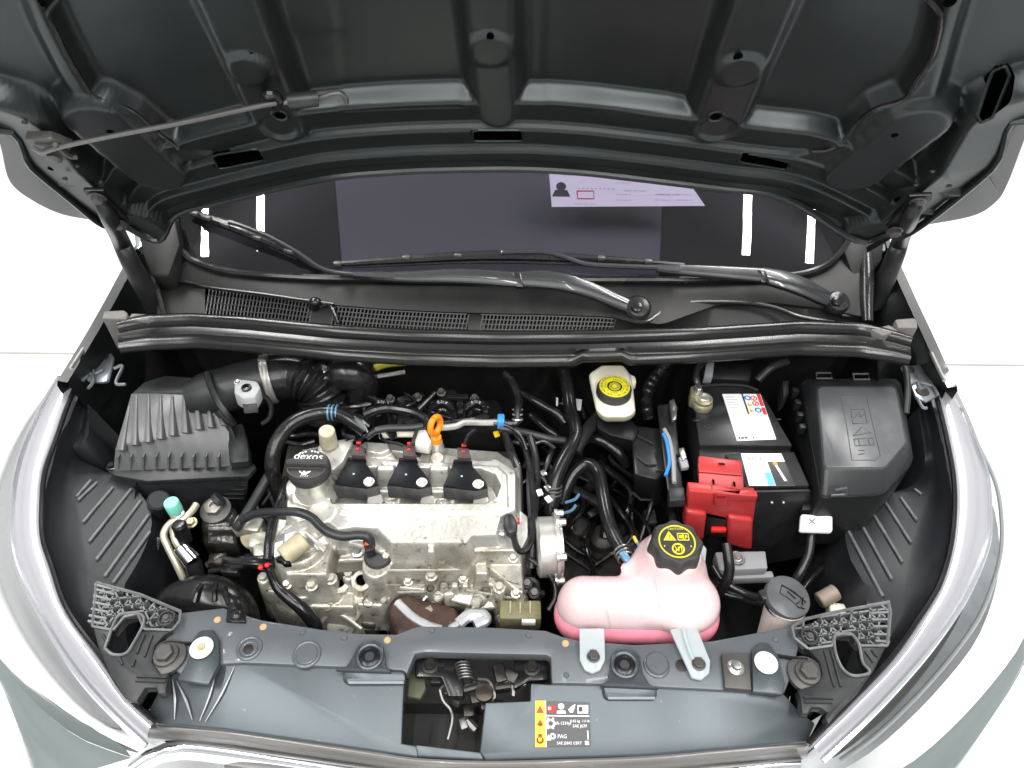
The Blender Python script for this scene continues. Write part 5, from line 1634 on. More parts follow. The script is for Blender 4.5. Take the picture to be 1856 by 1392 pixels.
G().prism(shift([(410, 772), (440, 765), (450, 800), (452, 836), (418, 840)], .80), shift([(410, 790), (446, 785), (458, 830), (458, 850), (418, 856)], .755), .006).build('lid_shoulder', M_BOX, ab)
# nine slanted ribs standing on the sloping face
ribs = [((234, 735), (222, 818)), ((247, 716), (246, 808)), ((269, 715), (270, 803)), ((291, 715), (292, 797)), ((312, 716), (314, 791)), ((333, 717), (338, 786)), ((356, 722), (362, 780)), ((378, 740), (384, 776)), ((398, 758), (408, 772))]
M_RIBF = M_BOX
for (x0, y0), (x1, y1) in ribs:
    def sp(x, y):
        t = (y - 712) / 100.0
        return at(x, y, zt + (zl - zt) * t + .001)
    a, b = sp(x0, y0), sp(x1, y1)
    w0 = V((.0022, 0, 0)); w1 = V((.0075, 0, 0))
    nrm = V((0, -.5, .86))
    G().prism([a + w0 * -1 + nrm * .001, a + w0 + nrm * .001, b + w1 * .75 + nrm * .009, b - w1 * .75 + nrm * .009], [a - w0 * 1.5 - nrm * .004, a + w0 * 1.5 - nrm * .004, b + w1 - nrm * .004, b - w1 - nrm * .004], .0015).build('rib', M_LID, lid)
# small fins above the flange
for k in range(10):
    x = 217 + k * 22.6
    a, b = at(x, 822, .797), at(x, 848, zf + .004)
    G().slab([a + V((-.0012, -.008, 0)), a + V((.0012, -.008, 0)), b + V((.0012, -.006, 0)), b + V((-.0012, -.006, 0))], (0, .012, 0)).build('fin', M_FUSE, ab)
for x, y in ((203, 846), (448, 842)):
    G().bolt(at(x, y, zf + .004), (0, 0, 1), .006, .008, 1.6, .3).build('lid_screw', M_BLACKG, ab)
# outlet, sensor and clamp
a, b = at(372, 715, .845), at(492, 686, .852)
ax = b - a
ot = G().lathe(a, ax, [(.030, -.03), (.040, 0), (.043, ax.length * .5), (.043, ax.length)], 30).build('outlet', M_BOX, ab)
G().tube([at(376, 676, .895), at(382, 700, .89), at(396, 730, .88), at(412, 752, .865), at(424, 768, .845)], .006, 8).build('seam', M_BLACK, ab)
cl = G()
for dt in (.93, .985):
    cl.ring(a + ax * dt, ax, .0445, .0035, 34, 8)
cl.lathe(a + ax * .90, ax, [(.0435, 0), (.0455, .001), (.0455, .014), (.0435, .015)], 34)
co = cl.build('hose_clamp', M_ALUS, ab)
G().box(a + ax * .96 + V((0, -.0, .048)), (.016, .012, .012), .002).build('clamp_screw', M_STEEL, co)
sn = G().slab(shift([(424, 690), (436, 686), (466, 690), (472, 702), (462, 720), (440, 722), (424, 712)], .898), (0, -.004, -.028), .004).build('flow_sensor', mat('light_grey_sensor', (.36, .37, .38), .4), ab)
G().lathe(at(447, 704, .898), (0, 0, 1), [(.009, 0), (.0085, .004), (.005, .0045), (.004, .001), (0, .001)], 18).build('sensor_well', M_BLACKG, sn)
G().bolt(at(431, 692, .898), (0, 0, 1), .005, .004).build('sensor_screw', M_STEEL, sn)
pl = G().slab(shift([(438, 722), (464, 722), (466, 734), (440, 736)], .885), (0, -.004, -.016), .002).build('sensor_plug', M_COILG, sn)
G().slab(shift([(441, 737), (461, 735), (460, 741), (443, 742)], .872), (0, -.002, -.006), .001).build('red_lock', M_REDDOT, pl)
G().tube([at(470, 714, .88), at(484, 722, .87), at(492, 740, .855), at(488, 758, .84), at(476, 768, .83)], .0045, 8).build('sensor_cable', M_RUBBER, sn)

# intake hose with bellows
pts = [at(494, 686, .852), at(530, 682, .852), at(556, 688, .85), at(578, 704, .835), (at(586, 726, .81)), at(590, 750, .78)]
P = catmull(pts, 14)
def rf(t):
    return .043 + (.0045 * math.sin(t * 2 * math.pi * 11) if t > .34 else 0)
ih = G().tube(pts, .043, 30, 16, rfun=rf).build('intake_hose', M_RUBBER, label='ribbed black rubber intake hose leading from the air filter box', cat='hose')
for x, y in ((528, 668), (536, 712)):
    pass
# resonator can behind it
rz = thing('resonator', at(625, 690, .8), 'black barrel shaped resonator tucked under the cowl strip behind the intake hose', 'resonator')
G().tube([at(598, 676, .86), at(612, 676, .86), at(640, 676, .86), at(655, 690, .84), at(656, 730, .79)], [.024, .034, .036, .034, .028], 24, 6).build('can', M_RUBBER, rz)
G().cyl(at(580, 684, .86), at(602, 678, .86), .010, None, 14, .001).build('nipple', M_BLACK, rz)
G().bolt(at(586, 670, .875), (0, -.3, 1), .006, .01).build('clip', M_STEEL, rz)
ro_ = G().tube([at(668, 684, .85), at(700, 680, .85), at(734, 674, .85)], .0045, 8).build('metal_rod', M_STEEL, label='bright metal rod lying under the cowl strip behind the engine', cat='rod')
G().tube([at(668, 664, .86), at(676, 668, .86), at(700, 660, .86), at(736, 656, .86)], .007, 8).build('yellow_cable', mat('dull_yellow', (.35, .32, .03), .6), label='short yellow cable half hidden under the cowl strip', cat='cable')

# ------------------------------------------------------------------ battery
bt = thing('battery', at(1360, 820, .6), 'black car battery with two white labels and a bare negative clamp', 'battery')
zb = .836
case = G().prism(shift([(1252, 716), (1380, 712), (1468, 884), (1276, 884)], .824), [V((p.x, p.y, .63)) for p in shift([(1252, 716), (1380, 712), (1468, 884), (1276, 884)], .824)], .004).build('case', M_BATT, bt)
lidb = G().slab(shift([(1256, 718), (1262, 702), (1290, 698), (1340, 698), (1372, 704), (1384, 716), (1437, 808), (1268, 807)], zb), (0, 0, -.018), .003).build('lid', M_BATT, bt)
G().slab(shift([(1314, 822), (1440, 818), (1468, 880), (1352, 882)], zb - .004), (0, 0, -.012), .003).build('lid_step', M_BATT, bt)
G().tube(shift([(1270, 699), (1310, 697), (1350, 699), (1374, 707)], zb + .003), .0025, 6).build('lid_lip', M_BATT, bt)
lb = G().slab(shift([(1309, 714), (1378, 714), (1407, 796), (1336, 799)], zb + .001), (0, 0, -.0008)).build('warning_label', M_LABEL, bt)
def LQ(u, v, h=.0006):
    q = shift([(1309, 714), (1378, 714), (1407, 796), (1336, 799)], zb + .001 + h)
    return q[0].lerp(q[1], u).lerp(q[3].lerp(q[2], u), v)
def quad(g, u0, v0, u1, v1, f=LQ):
    g.slab([f(u0, v0), f(u1, v0), f(u1, v1), f(u0, v1)], (0, 0, -.0003))
g = G(); quad(g, .50, .0, .54, .45); 
ux = (LQ(1, .5) - LQ(0, .5)).normalized(); uy = (LQ(.5, 0) - LQ(.5, 1)).normalized()
for k in range(14):
    if k % 5 != 3: quad(g, .06 + k * .018, .92, .072 + k * .018, .965)
g.slab([LQ(.42, .965), LQ(.47, .965), LQ(.44, .91)], (0, 0, -.0003))
g.build('label_bar', M_INK, lb)
g = G()
for v in (.06, .12, .18, .24, .30): quad(g, .06, v, .06 + .2 + .1 * (v * 7 % 1), v + .012)
for u in (.38, .72):
    quad(g, u, .52, u + .03, .62); quad(g, u + .06, .52, u + .12, .54); quad(g, u + .06, .56, u + .14, .62)
for v in (.68, .73, .80): quad(g, .3, v, .8, v + .008)
g.build('label_text', mat('pale_grey_ink', (.55, .56, .58), .5), lb)
g = G()
quad(g, .90, 0, .99, .28); quad(g, .90, .31, .99, .47)
g.ring(LQ(.79, .10), (0, 0, 1), .0052, .001, 16, 4); g.ring(LQ(.79, .22), (0, 0, 1), .0052, .001, 16, 4)
g.slab([LQ(.74, .14), LQ(.76, .15), LQ(.85, .06), LQ(.83, .05)], (0, 0, -.0003))
g.slab([LQ(.74, .26), LQ(.76, .27), LQ(.85, .18), LQ(.83, .17)], (0, 0, -.0003))
g.build('red_symbol', M_REDINK, lb)
g = G()
for v in (.25, .38):
    g.slab([LQ(.58, v - .045), LQ(.70, v), LQ(.58, v + .045)], (0, 0, -.0003))
g.build('amber_triangle', M_AMBER, lb)
g = G()
g.ring(LQ(.63, .09), (0, 0, 1), .005, .0016, 16, 4); g.ring(LQ(.80, .37), (0, 0, 1), .005, .0016, 16, 4)
g.build('blue_symbol', M_BLUE, lb)
lb2 = G().slab(shift([(1343, 822), (1416, 822), (1442, 880), (1358, 880)], zb - .003), (0, 0, -.0008)).build('brand_label', M_LABEL, bt)
def L2(u, v, h=.0006):
    q = shift([(1343, 822), (1416, 822), (1442, 880), (1358, 880)], zb - .003 + h)
    return q[0].lerp(q[1], u).lerp(q[3].lerp(q[2], u), v)
g = G(); quad(g, .58, .26, 1.0, 1.0, L2); g.build('black_field', M_BATT, lb2)
g = G(); quad(g, .42, .60, .57, .99, L2); g.build('blue_field', M_LBLUE, lb2)
g = G()
u2 = (L2(.2, 1) - L2(.2, 0)).normalized(); v2 = (L2(1, .5) - L2(0, .5)).normalized()
g.text('ACDelco', L2(.19, .62), u2 * -1 if False else u2, v2, .0115)
for k in range(12):
    if k % 4 != 3: quad(g, .14 + k * .02, .13, .152 + k * .02, .19, L2)
quad(g, .42, .12, .46, .20, L2)
g.build('label_text', M_GREYINK, lb2)
g = G().slab([L2(.72, .36, .001), L2(.78, .36, .001), L2(.86, .86, .001), L2(.80, .86, .001)], (0, 0, -.0003))
g.build('white_mark', M_LABEL, lb2)
G().lathe(L2(.745, .33, .0008), (0, 0, 1), [(.0042, 0), (.004, .0006)], 14).build('orange_mark', M_ORANGE, lb2)
G().ring(at(1284, 772, zb), (0, 0, 1), .0085, .0015, 22, 6).build('vent_plug', M_BATT, bt)
for x, y in ((1262, 762), (1410, 760)):
    G().box(at(x, y, zb), (.012, .004, .002), .0008).build('lid_tick', M_BATT, bt)
# bare clamp on the negative post
M_BRASS = mat('dull_brass_clamp', (.52, .48, .33), .4, metal=.75, bump=(150, .3, .001), var=((.33, .30, .18), 40, .45, .7))
c = at(1274, 728, zb + .012)
cp = G().lathe(c + V((0, 0, -.012)), (0, 0, 1), [(.0185, 0), (.0195, .004), (.018, .012), (.0165, .014), (.0165, .020), (.011, .022)], 26).build('post_clamp', M_BRASS, bt)
G().lathe(c + V((0, 0, .008)), (0, 0, 1), [(.010, 0), (.0098, .004), (.0088, .005), (0, .005)], 22).build('post', M_ALUS, cp)
G().slab(shift([(1252, 700), (1264, 694), (1273, 700), (1276, 714), (1262, 722), (1252, 716)], zb + .026), (0, 0, -.03), .003).build('clamp_ear', M_BRASS, cp)
G().bolt(at(1265, 709, zb + .026), (0, 0, 1), .006, .010, 1.3, .3).build('clamp_nut', M_STEEL, cp)
G().cyl(at(1263, 704, zb + .03), at(1263, 690, zb + .045), .0035, None, 10).build('clamp_stud', M_BRASS, cp)
# positive pole fuse box cover in red
rc = thing('positive_terminal_cover', at(1310, 880, .75), 'bright red plastic cover over the positive battery terminal', 'terminal cover')
Tz = .860
top = G().prism([at(1266, 825, Tz), at(1343, 834, Tz), at(1346, 862, Tz - .004), at(1266, 855, Tz - .004)], [at(1264, 836, Tz - .03), at(1344, 845, Tz - .03), at(1348, 874, Tz - .03), at(1264, 867, Tz - .03)], .003).build('lid', M_RED, rc)
G().prism([at(1266, 856, Tz - .003), at(1346, 863, Tz - .003), at(1349, 890, Tz - .018), at(1266, 880, Tz - .018)], [at(1266, 866, Tz - .035), at(1346, 874, Tz - .035), at(1349, 898, Tz - .04), at(1266, 890, Tz - .04)], .0025).build('hinge_panel', M_RED, rc)
for x, y, w_ in ((1308, 841, .010), (1293, 874, .003), (1331, 878, .003)):
    G().box(at(x, y, Tz - (.0 if y < 860 else .009)) + V((0, 0, .0005)), (w_, .010 if w_ < .005 else .0025, .002), .0004, MX.Rotation(R(-6), 3, 'Z')).build('slot', M_VOID, rc)
yF = at(1310, 886, .842).y
def rf_(x, y, k=0.0): return aty(x, y, yF - k)
fr = G()
A = [at(1247, 880, .846), at(1264, 882, .846), at(1268, 879, .846), at(1282, 880, .846), at(1284, 886, .846), at(1338, 893, .846), at(1342, 886, .846), at(1372, 889, .846), at(1374, 900, .845), at(1247, 890, .845)]
fr.prism(A, [p + V((0, 0, -.016)) for p in A], .002)
k = .012
f0 = [rf_(1249, 890, k), rf_(1372, 901, k), rf_(1366, 946, k), rf_(1322, 941, k), rf_(1282, 932, k), rf_(1244, 930, k)]
fr.prism(f0, [p + V((0, .02, 0)) for p in f0], .003)
fo = fr.build('front_cover', M_RED, rc)
for P in ([(1244, 928), (1282, 933), (1276, 980), (1262, 978), (1240, 960)], [(1320, 938), (1366, 944), (1364, 998), (1350, 997), (1318, 988)]):
    q0 = [rf_(x, y, .020) for x, y in P]
    G().prism(q0, [p + V((0, .03, 0)) for p in q0], .006, 3).build('cable_guard', M_RED, rc)
G().prism([rf_(1296, 893, .017), rf_(1320, 896, .017), rf_(1318, 918, .017), rf_(1294, 915, .017)], [rf_(1296, 893, .010), rf_(1320, 896, .010), rf_(1318, 918, .010), rf_(1294, 915, .010)], .002).build('latch', M_RED, fo)
G().box(rf_(1307, 900, .0185), (.014, .002, .006), .0006).build('latch_slot', mat('deep_red', (.22, .01, .01), .5), fo)
G().prism([rf_(x, y, .012) for x, y in ((1278, 936), (1322, 942), (1318, 975), (1278, 970))], [rf_(x, y, .004) for x, y in ((1278, 936), (1322, 942), (1318, 975), (1278, 970))], .003).build('inner_block', M_BLACK, rc)
G().box(rf_(1302, 960, .016), (.026, .008, .010), .002).build('inner_tab', M_REDDOT, rc)
# battery tray front and hold down
tr = thing('battery_tray', at(1370, 950, .55), 'black plastic battery tray wall in front of the battery', 'battery tray')
q = [aty(x, y, at(1400, 890, .82).y - .006) for x, y in ((1360, 892), (1470, 890), (1462, 1010), (1300, 1040), (1280, 980))]
G().prism(q, [p + V((0, .006, 0)) for p in q], .003).build('wall', M_BATT, tr)
G().slab(shift([(1450, 886), (1474, 884), (1476, 904), (1460, 908)], .80), (0, 0, -.03), .003).build('corner_lug', M_BOX, tr)
for x, y in ((1399, 911), (1420, 911)):
    G().ball(aty(x, y, at(1400, 890, .82).y - .008), .003).build('pip', M_STEEL, tr)
md = thing('control_module', at(1345, 1020, .66), 'small grey control module with a cable eyelet below the red terminal cover', 'control module')
G().slab(shift([(1296, 1000), (1388, 998), (1392, 1030), (1304, 1034)], .725), (0, 0, -.03), .003).build('housing', M_MODGREY, md)
G().slab(shift([(1300, 1036), (1400, 1034), (1404, 1046), (1304, 1050)], .705), (0, 0, -.02), .003).build('foot', M_MODGREY, md)
G().ring(at(1336, 1012, .727), (0, 0, 1), .011, .003, 20, 6).build('eyelet', M_STEEL, md)
G().bolt(at(1336, 1012, .726), (0, 0, 1), .006, .008).build('eyelet_bolt', M_STEEL, md)
# plastic bracket and relay carrier left of the battery
bk = thing('battery_bracket', at(1225, 800, .6), 'tall black bracket with bright clips along the left side of the battery', 'bracket')
G().prism(shift([(1190, 735), (1222, 730), (1240, 905), (1212, 908)], .82), shift([(1190, 735), (1222, 730), (1240, 905), (1212, 908)], .66), .004).build('rail', M_BATT, bk)
G().slab(shift([(1212, 884), (1240, 882), (1243, 906), (1214, 908)], .826), (0, 0, -.02), .002).build('foot', M_BOX, bk)
for P in ([(1213, 726), (1222, 722), (1228, 738), (1226, 760), (1218, 762)], [(1230, 812), (1240, 810), (1246, 830), (1236, 836)]):
    G().slab(shift(P, .832), (0, 0, -.008), .002).build('bright_clip', M_STEEL, bk)
G().slab(shift([(1230, 828), (1244, 826), (1250, 846), (1236, 848)], .83), (0, 0, -.01), .002).build('grey_clip', M_MODGREY, bk)
G().tube(shift([(1202, 786), (1208, 800), (1213, 830), (1212, 846), (1206, 862)], .832), .003, 8).build('blue_wire', M_BLUE, bk)
G().tube(shift([(1204, 778), (1214, 800), (1220, 840), (1222, 875)], .829), .004, 8).build('white_wire', M_MODGREY, bk)
rb = thing('relay_box', at(1165, 830, .6), 'flat black relay box standing between the hoses and the battery', 'relay box')
G().prism(shift([(1142, 770), (1200, 776), (1212, 850), (1190, 870), (1150, 860)], .80), shift([(1142, 800), (1200, 806), (1212, 900), (1190, 920), (1150, 900)], .66), .006).build('housing', M_BATT, rb)
for P in ([(1152, 788), (1184, 804)], [(1154, 828), (1172, 842), (1190, 842)], [(1146, 893), (1162, 906), (1180, 906)], [(1190, 852), (1208, 854)]):
    G().tube(shift(P, .803 if P[0][1] < 880 else .75), .0022, 6, smooth=False).build('edge', M_BOX, rb)

# ------------------------------------------------------------------ fuse box
fb = thing('fuse_box', at(1545, 800, .6), 'grey black fuse box with a large flat cover beside the right headlight', 'fuse box')
zt_ = .872
ftop = [(1479, 702), (1488, 698), (1618, 698), (1626, 704), (1645, 800), (1641, 808), (1608, 848), (1600, 851), (1498, 851), (1492, 846)]
fbot = [(1450, 694), (1462, 686), (1624, 686), (1634, 696), (1656, 830), (1652, 842), (1606, 893), (1594, 897), (1496, 902), (1487, 896)]
cvr = G().prism(shift(ftop, zt_), shift(fbot, .842), .004, 3).build('cover', M_BOX, fb)
fpan = [at(x, y, zt_ + .0012) for x, y in [(1483, 706), (1490, 701), (1616, 701), (1623, 706), (1641, 800), (1638, 806), (1606, 844), (1599, 847), (1500, 847), (1495, 843)]]
G().slab(fpan, (0, 0, -.002), .0008).build('cover_panel', M_FUSE, cvr)  # paler than the cover; the reflection on its top is put into the colour
fb2 = [V((p.x, p.y, .842)) for p in shift(fbot, .842)]
G().prism([p + V((0, 0, -.001)) for p in fb2], [V((p.x, p.y, .70)) for p in fb2], .003).build('skirt', M_BLACK, fb)
g = G()
emb = [at(x, y, zt_ + .0014) for x, y in rrect(0, 0, 1, 1, .1) and [(1524, 716), (1570, 716), (1580, 760), (1596, 826), (1586, 834), (1544, 834), (1536, 780)]]
g.tube(emb + [emb[0]], .0009, 5, 1, smooth=False)
E = lambda x, y: at(x, y, zt_ + .0014)
for P in ([(1542, 742), (1566, 742), (1572, 768), (1546, 768), (1542, 742)], [(1548, 758), (1556, 748), (1560, 756), (1568, 748)], [(1546, 790), (1578, 784), (1562, 774), (1546, 790)], [(1548, 796), (1582, 794), (1584, 806), (1550, 808), (1548, 796)], [(1556, 796), (1558, 807)], [(1574, 795), (1576, 806)], [(1556, 816), (1566, 816)], [(1556, 824), (1566, 822)]):
    g.tube([E(x, y) for x, y in P], .0009, 5, 1, smooth=False)
g.build('embossed_symbol', M_FUSE, cvr)
for P in ([(1480, 676), (1506, 676), (1508, 686), (1480, 686)], [(1546, 678), (1574, 678), (1576, 688), (1548, 688)]):
    q = shift(P, .856)
    G().tube(q + [q[0]], .002, 6, 1, smooth=False).build('clip', M_FUSE, fb)
q = [aty(x, y, at(1530, 900, .842).y - .004) for x, y in ((1514, 888), (1534, 884), (1534, 896), (1506, 898))]
G().tube(q, .0022, 6, 1, smooth=False).build('clip', M_FUSE, fb)
G().slab(shift([(1418, 690), (1430, 688), (1430, 712), (1420, 722)], .85), (0, 0, -.04), .003).build('cable_clip', M_BOX, fb)
for k in range(4):
    G().box(at(1440 + k * 4, 712 + k * 22, .835), (.012, .012, .02), .002).build('side_lug', M_BLACK, fb)

# ------------------------------------------------------------------ brake fluid reservoir
br = thing('brake_fluid_reservoir', at(1112, 720, .75), 'cream brake fluid reservoir with a yellow topped black cap', 'reservoir')
g = G()
g.prism(shift([(1066, 676), (1090, 660), (1130, 660), (1142, 676), (1148, 704), (1152, 742), (1149, 750), (1134, 755), (1094, 755), (1080, 742)], .868), shift([(1068, 690), (1092, 676), (1130, 676), (1142, 690), (1148, 720), (1151, 752), (1146, 760), (1132, 766), (1096, 766), (1082, 754)], .83), .008, 3)
g.build('tank', M_RESV, br)
c = at(1112, 713, .868)
cpb = G().lathe(c + V((0, 0, -.004)), (0, 0, 1), [(.029, 0), (.0315, .002), (.0315, .016), (.029, .021), (.026, .0215), (0, .0215)], 40).build('cap', M_CAPBLK, br)
ctop = c + V((0, 0, .0178))
g = G()
g.lathe(ctop, (0, 0, 1), [(.0275, 0), (.0273, .0006), (.0135, .0006), (.0133, 0)], 40)
g.lathe(ctop, (0, 0, 1), [(.0105, 0), (.0102, .0006), (0, .0006)], 24)
g.build('yellow_disc', M_YELLOW, cpb)
g = G()
msg = 'WARNING CLEAN CAP USE ONLY DOT 4 FLUID FROM SEALED CONTAINER '
for k, ch in enumerate(msg):
    a = math.pi / 2 - k * 2 * math.pi / len(msg)
    if ch != ' ':
        g.text(ch, ctop + V((math.cos(a) * .0232, math.sin(a) * .0232, .0010)), (math.sin(a), -math.cos(a), 0), (math.cos(a), math.sin(a), 0), .0052)
msg = 'BRAKE FLUID DOT 4 ONLY - '
for k, ch in enumerate(msg):
    a = math.pi / 2 - k * 2 * math.pi / len(msg)
    if ch != ' ':
        g.text(ch, ctop + V((math.cos(a) * .0168, math.sin(a) * .0168, .0010)), (math.sin(a), -math.cos(a), 0), (math.cos(a), math.sin(a), 0), .0050)
g.ring(ctop + V((0, 0, .0006)), (0, 0, 1), .006, .0007, 20, 4)
g.ring(ctop + V((0, 0, .0006)), (0, 0, 1), .0085, .0006, 20, 4)
g.build('cap_text', M_INK, cpb)
G().slab(shift([(1140, 676), (1152, 682), (1154, 692), (1146, 694)], .86), (0, 0, -.02), .003).build('spout', M_RESV, br)
G().prism(shift([(1080, 752), (1140, 756), (1160, 776), (1150, 800), (1106, 790), (1080, 776)], .81), shift([(1080, 780), (1140, 784), (1160, 810), (1150, 840), (1106, 820), (1080, 800)], .70), .008).build('master_cylinder', M_BLACK, br)

# ------------------------------------------------------------------ coolant tank
ctk = thing('coolant_tank', at(1160, 1110, .68), 'milky pink coolant expansion tank with a black and yellow screw cap', 'coolant tank')
g = G()
zt2 = .812
cn = at(1212, 1010, .835)
yb, yf = at(1150, 1028, zt2).y, at(1150, 1160, .738).y
ym = (yb + yf) / 2
hw = (yb - yf) / 2
pl0, pl1 = at(1008, 1100, .765) + V((hw * 1.02, 0, 0)), at(1304, 1105, .765) - V((hw * 1.02, 0, 0))
for i in range(9):
    t = i / 8
    c = V((pl0.x + (pl1.x - pl0.x) * t, ym, .768))
    g.ball(c, 1.0, (hw * 1.02, hw, .054), 28, 16)
g.lathe(V((cn.x + .004, cn.y - .002, .77)), (0, 0, 1), [(.064, 0), (.062, .03), (.053, .058), (.045, .074), (.040, .092)], 36)
g.ball(V((cn.x + .022, cn.y - .045, .785)), 1.0, (.058, .052, .044), 24, 14)
g.ball(V((cn.x - .020, cn.y - .035, .785)), 1.0, (.058, .052, .042), 24, 14)
g.cyl(at(1128, 1036, .800), at(1158, 1022, .815), .012, .014, 14)
tank = blob(g, .0034, 26, 'tank_shell', M_COOL, ctk)
g = G()
for i in range(9):
    t = i / 8
    g.ball(V((pl0.x + (pl1.x - pl0.x) * t, ym - .004, .745)), 1.0, (hw * 1.10, hw * 1.07, .046), 28, 16)
blob(g, .0038, 12, 'tank_base', M_PINK, ctk)
# seams and ridges of the moulding
for P in ([(1098, 1062), (1100, 1110), (1108, 1138)], [(1190, 1050), (1196, 1100), (1202, 1134)]):
    G().tube([hit(x, y, tank, -.0002) for x, y in P], .0012, 6).build('mould_line', M_COOL, ctk)
ccap = V((cn.x + .004, cn.y - .002, .862))
nk = G().lathe(ccap + V((0, 0, -.02)), (0, 0, 1), [(.040, 0), (.041, .004), (.038, .008)], 32).build('neck', M_COOL, ctk)
cp2 = G().lathe(ccap + V((0, 0, -.008)), (0, -.05, 1), [(.0365, 0), (.0385, .003), (.0375, .024), (.034, .0295), (.031, .030), (.0305, .0292), (0, .0292)], 96, 8, .055).build('cap', M_CAPBLK, ctk)
ct2 = ccap + V((0, -.001, .0212))
ax2 = V((0, -.05, 1)).normalized()
yy = V((0, 1, .05)).normalized()
xx = V((1, 0, 0))
def CP(u, v, h=.0008): return ct2 + xx * u + yy * v + ax2 * h
g = G()
g.ring(ct2, ax2, .0262, .0012, 44, 6)
g.slab([CP(-.020, .001), CP(-.001, .001), CP(-.0105, .0165)], ax2 * -.0004)
g.ring(CP(0, -.0125, 0), ax2, .0082, .0014, 26, 6)
for a, b in (((.002, .002), (.0095, .013)), ((.0105, .002), (.018, .013))):
    for e in (((a[0], a[1]), (b[0], a[1])), ((a[0], b[1]), (b[0], b[1])), ((a[0], a[1]), (a[0], b[1])), ((b[0], a[1]), (b[0], b[1]))):
        g.tube([CP(*e[0], .0003), CP(*e[1], .0003)], .0008, 5, smooth=False)
g.slab([CP(.004, .005), CP(.008, .005), CP(.008, .010), CP(.004, .010)], ax2 * -.0004)
g.tube([CP(.013, .004, .0003), CP(.014, .010, .0003), CP(.016, .006, .0003)], .0008, 5)
for k in range(3):
    g.tube([CP(-.004 + k * .004, -.017, .0003), CP(-.003 + k * .004, -.012, .0003), CP(-.004 + k * .004, -.009, .0003)], .0008, 5)
g.tube([CP(-.0055, -.018, .0004), CP(.0055, -.007, .0004)], .0009, 5, smooth=False)
for u in (-.0195, .0195):
    g.lathe(CP(u, -.008, 0), ax2, [(.0012, 0), (.001, .0006)], 8)
g.text('CAUTION', CP(0, .0205), xx, yy, .0052)
g.build('cap_print', M_YELLOW, cp2)
g = G()
g.slab([CP(-.0112, .010, .001), CP(-.0098, .010, .001), CP(-.0100, .0055, .001), CP(-.0110, .0055, .001)], ax2 * -.0003)
g.lathe(CP(-.0105, .0036, .0008), ax2, [(.0008, 0), (.0007, .0004)], 8)
g.build('cap_ink', M_INK, cp2)
# hose tail and clip on the tank, pink stub
G().cyl(at(1148, 1032, .80), at(1166, 1010, .815), .012, .010, 16, .002).build('pink_stub', M_PINK, ctk)
# mounting legs
for P, bx in (([(1050, 1138), (1096, 1138), (1097, 1196), (1088, 1214), (1074, 1220), (1060, 1214), (1051, 1196)], (1075, 1190)), ([(1214, 1140), (1262, 1132), (1288, 1198), (1286, 1220), (1272, 1232), (1254, 1228)], (1266, 1204))):
    zl_ = [.795 - (y - 1135) * .00006 for x, y in P]
    lg = G().slab([at(x, y, z) for (x, y), z in zip(P, zl_)], (0, 0, -.006), .002).build('mounting_leg', M_MILK, ctk)
    G().bolt(at(bx[0], bx[1], .790), (0, 0, 1), .008, .008, 1.25, .2).build('leg_bolt', M_GREYM, lg)
    if bx[0] > 1200:
        G().tube([at(1238, 1140, .797), at(1246, 1170, .796), at(1256, 1196, .794)], .003, 6).build('leg_rib', M_MILK, lg)
ey = G().slab(shift([(1262, 992), (1274, 986), (1281, 994), (1278, 1024), (1266, 1040), (1260, 1030)], .83), (0, 0, -.005), .0015).build('lifting_eye', M_MILK, ctk)
G().slab(shift([(1265, 1000), (1269, 996), (1271, 1008), (1267, 1012)], .8312), (0, 0, -.001)).build('eye_hole', M_VOID, ey)

# ------------------------------------------------------------------ washer filler
wf = thing('washer_filler', at(1428, 1115, .65), 'pale washer filler neck under a hinged grey cap with a windscreen symbol', 'washer filler')
G().lathe(at(1428, 1084, .782) + V((-.004, -.020, -.105)), V((.004, .020, .105)), [(.022, -.03), (.025, .03), (.029, .085), (.032, .094)], 30).build('neck', mat('pale_washer_plastic', (.72, .64, .60), .35, sss=(.4, (.03, .02, .015), .5)), wf)
wc = at(1428, 1082, .782)
wa = V((.10, -.12, 1)).normalized()
wcap = G().lathe(wc, wa, [(.0325, -.010), (.0348, -.008), (.0348, -.002), (.0335, .002), (.031, .003), (0, .0035)], 36).build('cap', M_FUSE, wf)
G().lathe(wc - wa * .013, wa, [(.0335, -.004), (.035, 0), (.0335, .003)], 36).build('cap_seal', M_BLACKG, wcap)
G().slab(shift([(1374, 1070), (1390, 1064), (1402, 1074), (1398, 1086), (1384, 1086)], .785), (0, 0, -.010), .003).build('hinge', M_BOX, wcap)
wx = V((.95, .12, -.1)).normalized(); wx = (wx - wa * wx.dot(wa)).normalized(); wy = wa.cross(wx)
WQ = lambda u, v: wc + wa * .0042 + wx * u * .9 + wy * v * .9
g = G()
for P in ([(-.006, .020), (.012, .006), (.026, -.012), (.012, -.022), (-.002, -.004), (-.014, .006), (-.006, .020)], [(.0, .008), (.010, -.006)], [(.004, .012), (.016, .0)], [(.018, -.016), (.024, -.004)], [(.008, -.020), (.02, -.024)]):
    g.tube([WQ(u, v) for u, v in P], .0010, 5, 2, smooth=False)
for u, v in ((.014, -.012), (.02, -.008), (.01, -.014)):
    g.ball(WQ(u, v), .0018, (1, 1, .5), 8, 5)
g.build('embossed_symbol', M_BLACKG, wcap)
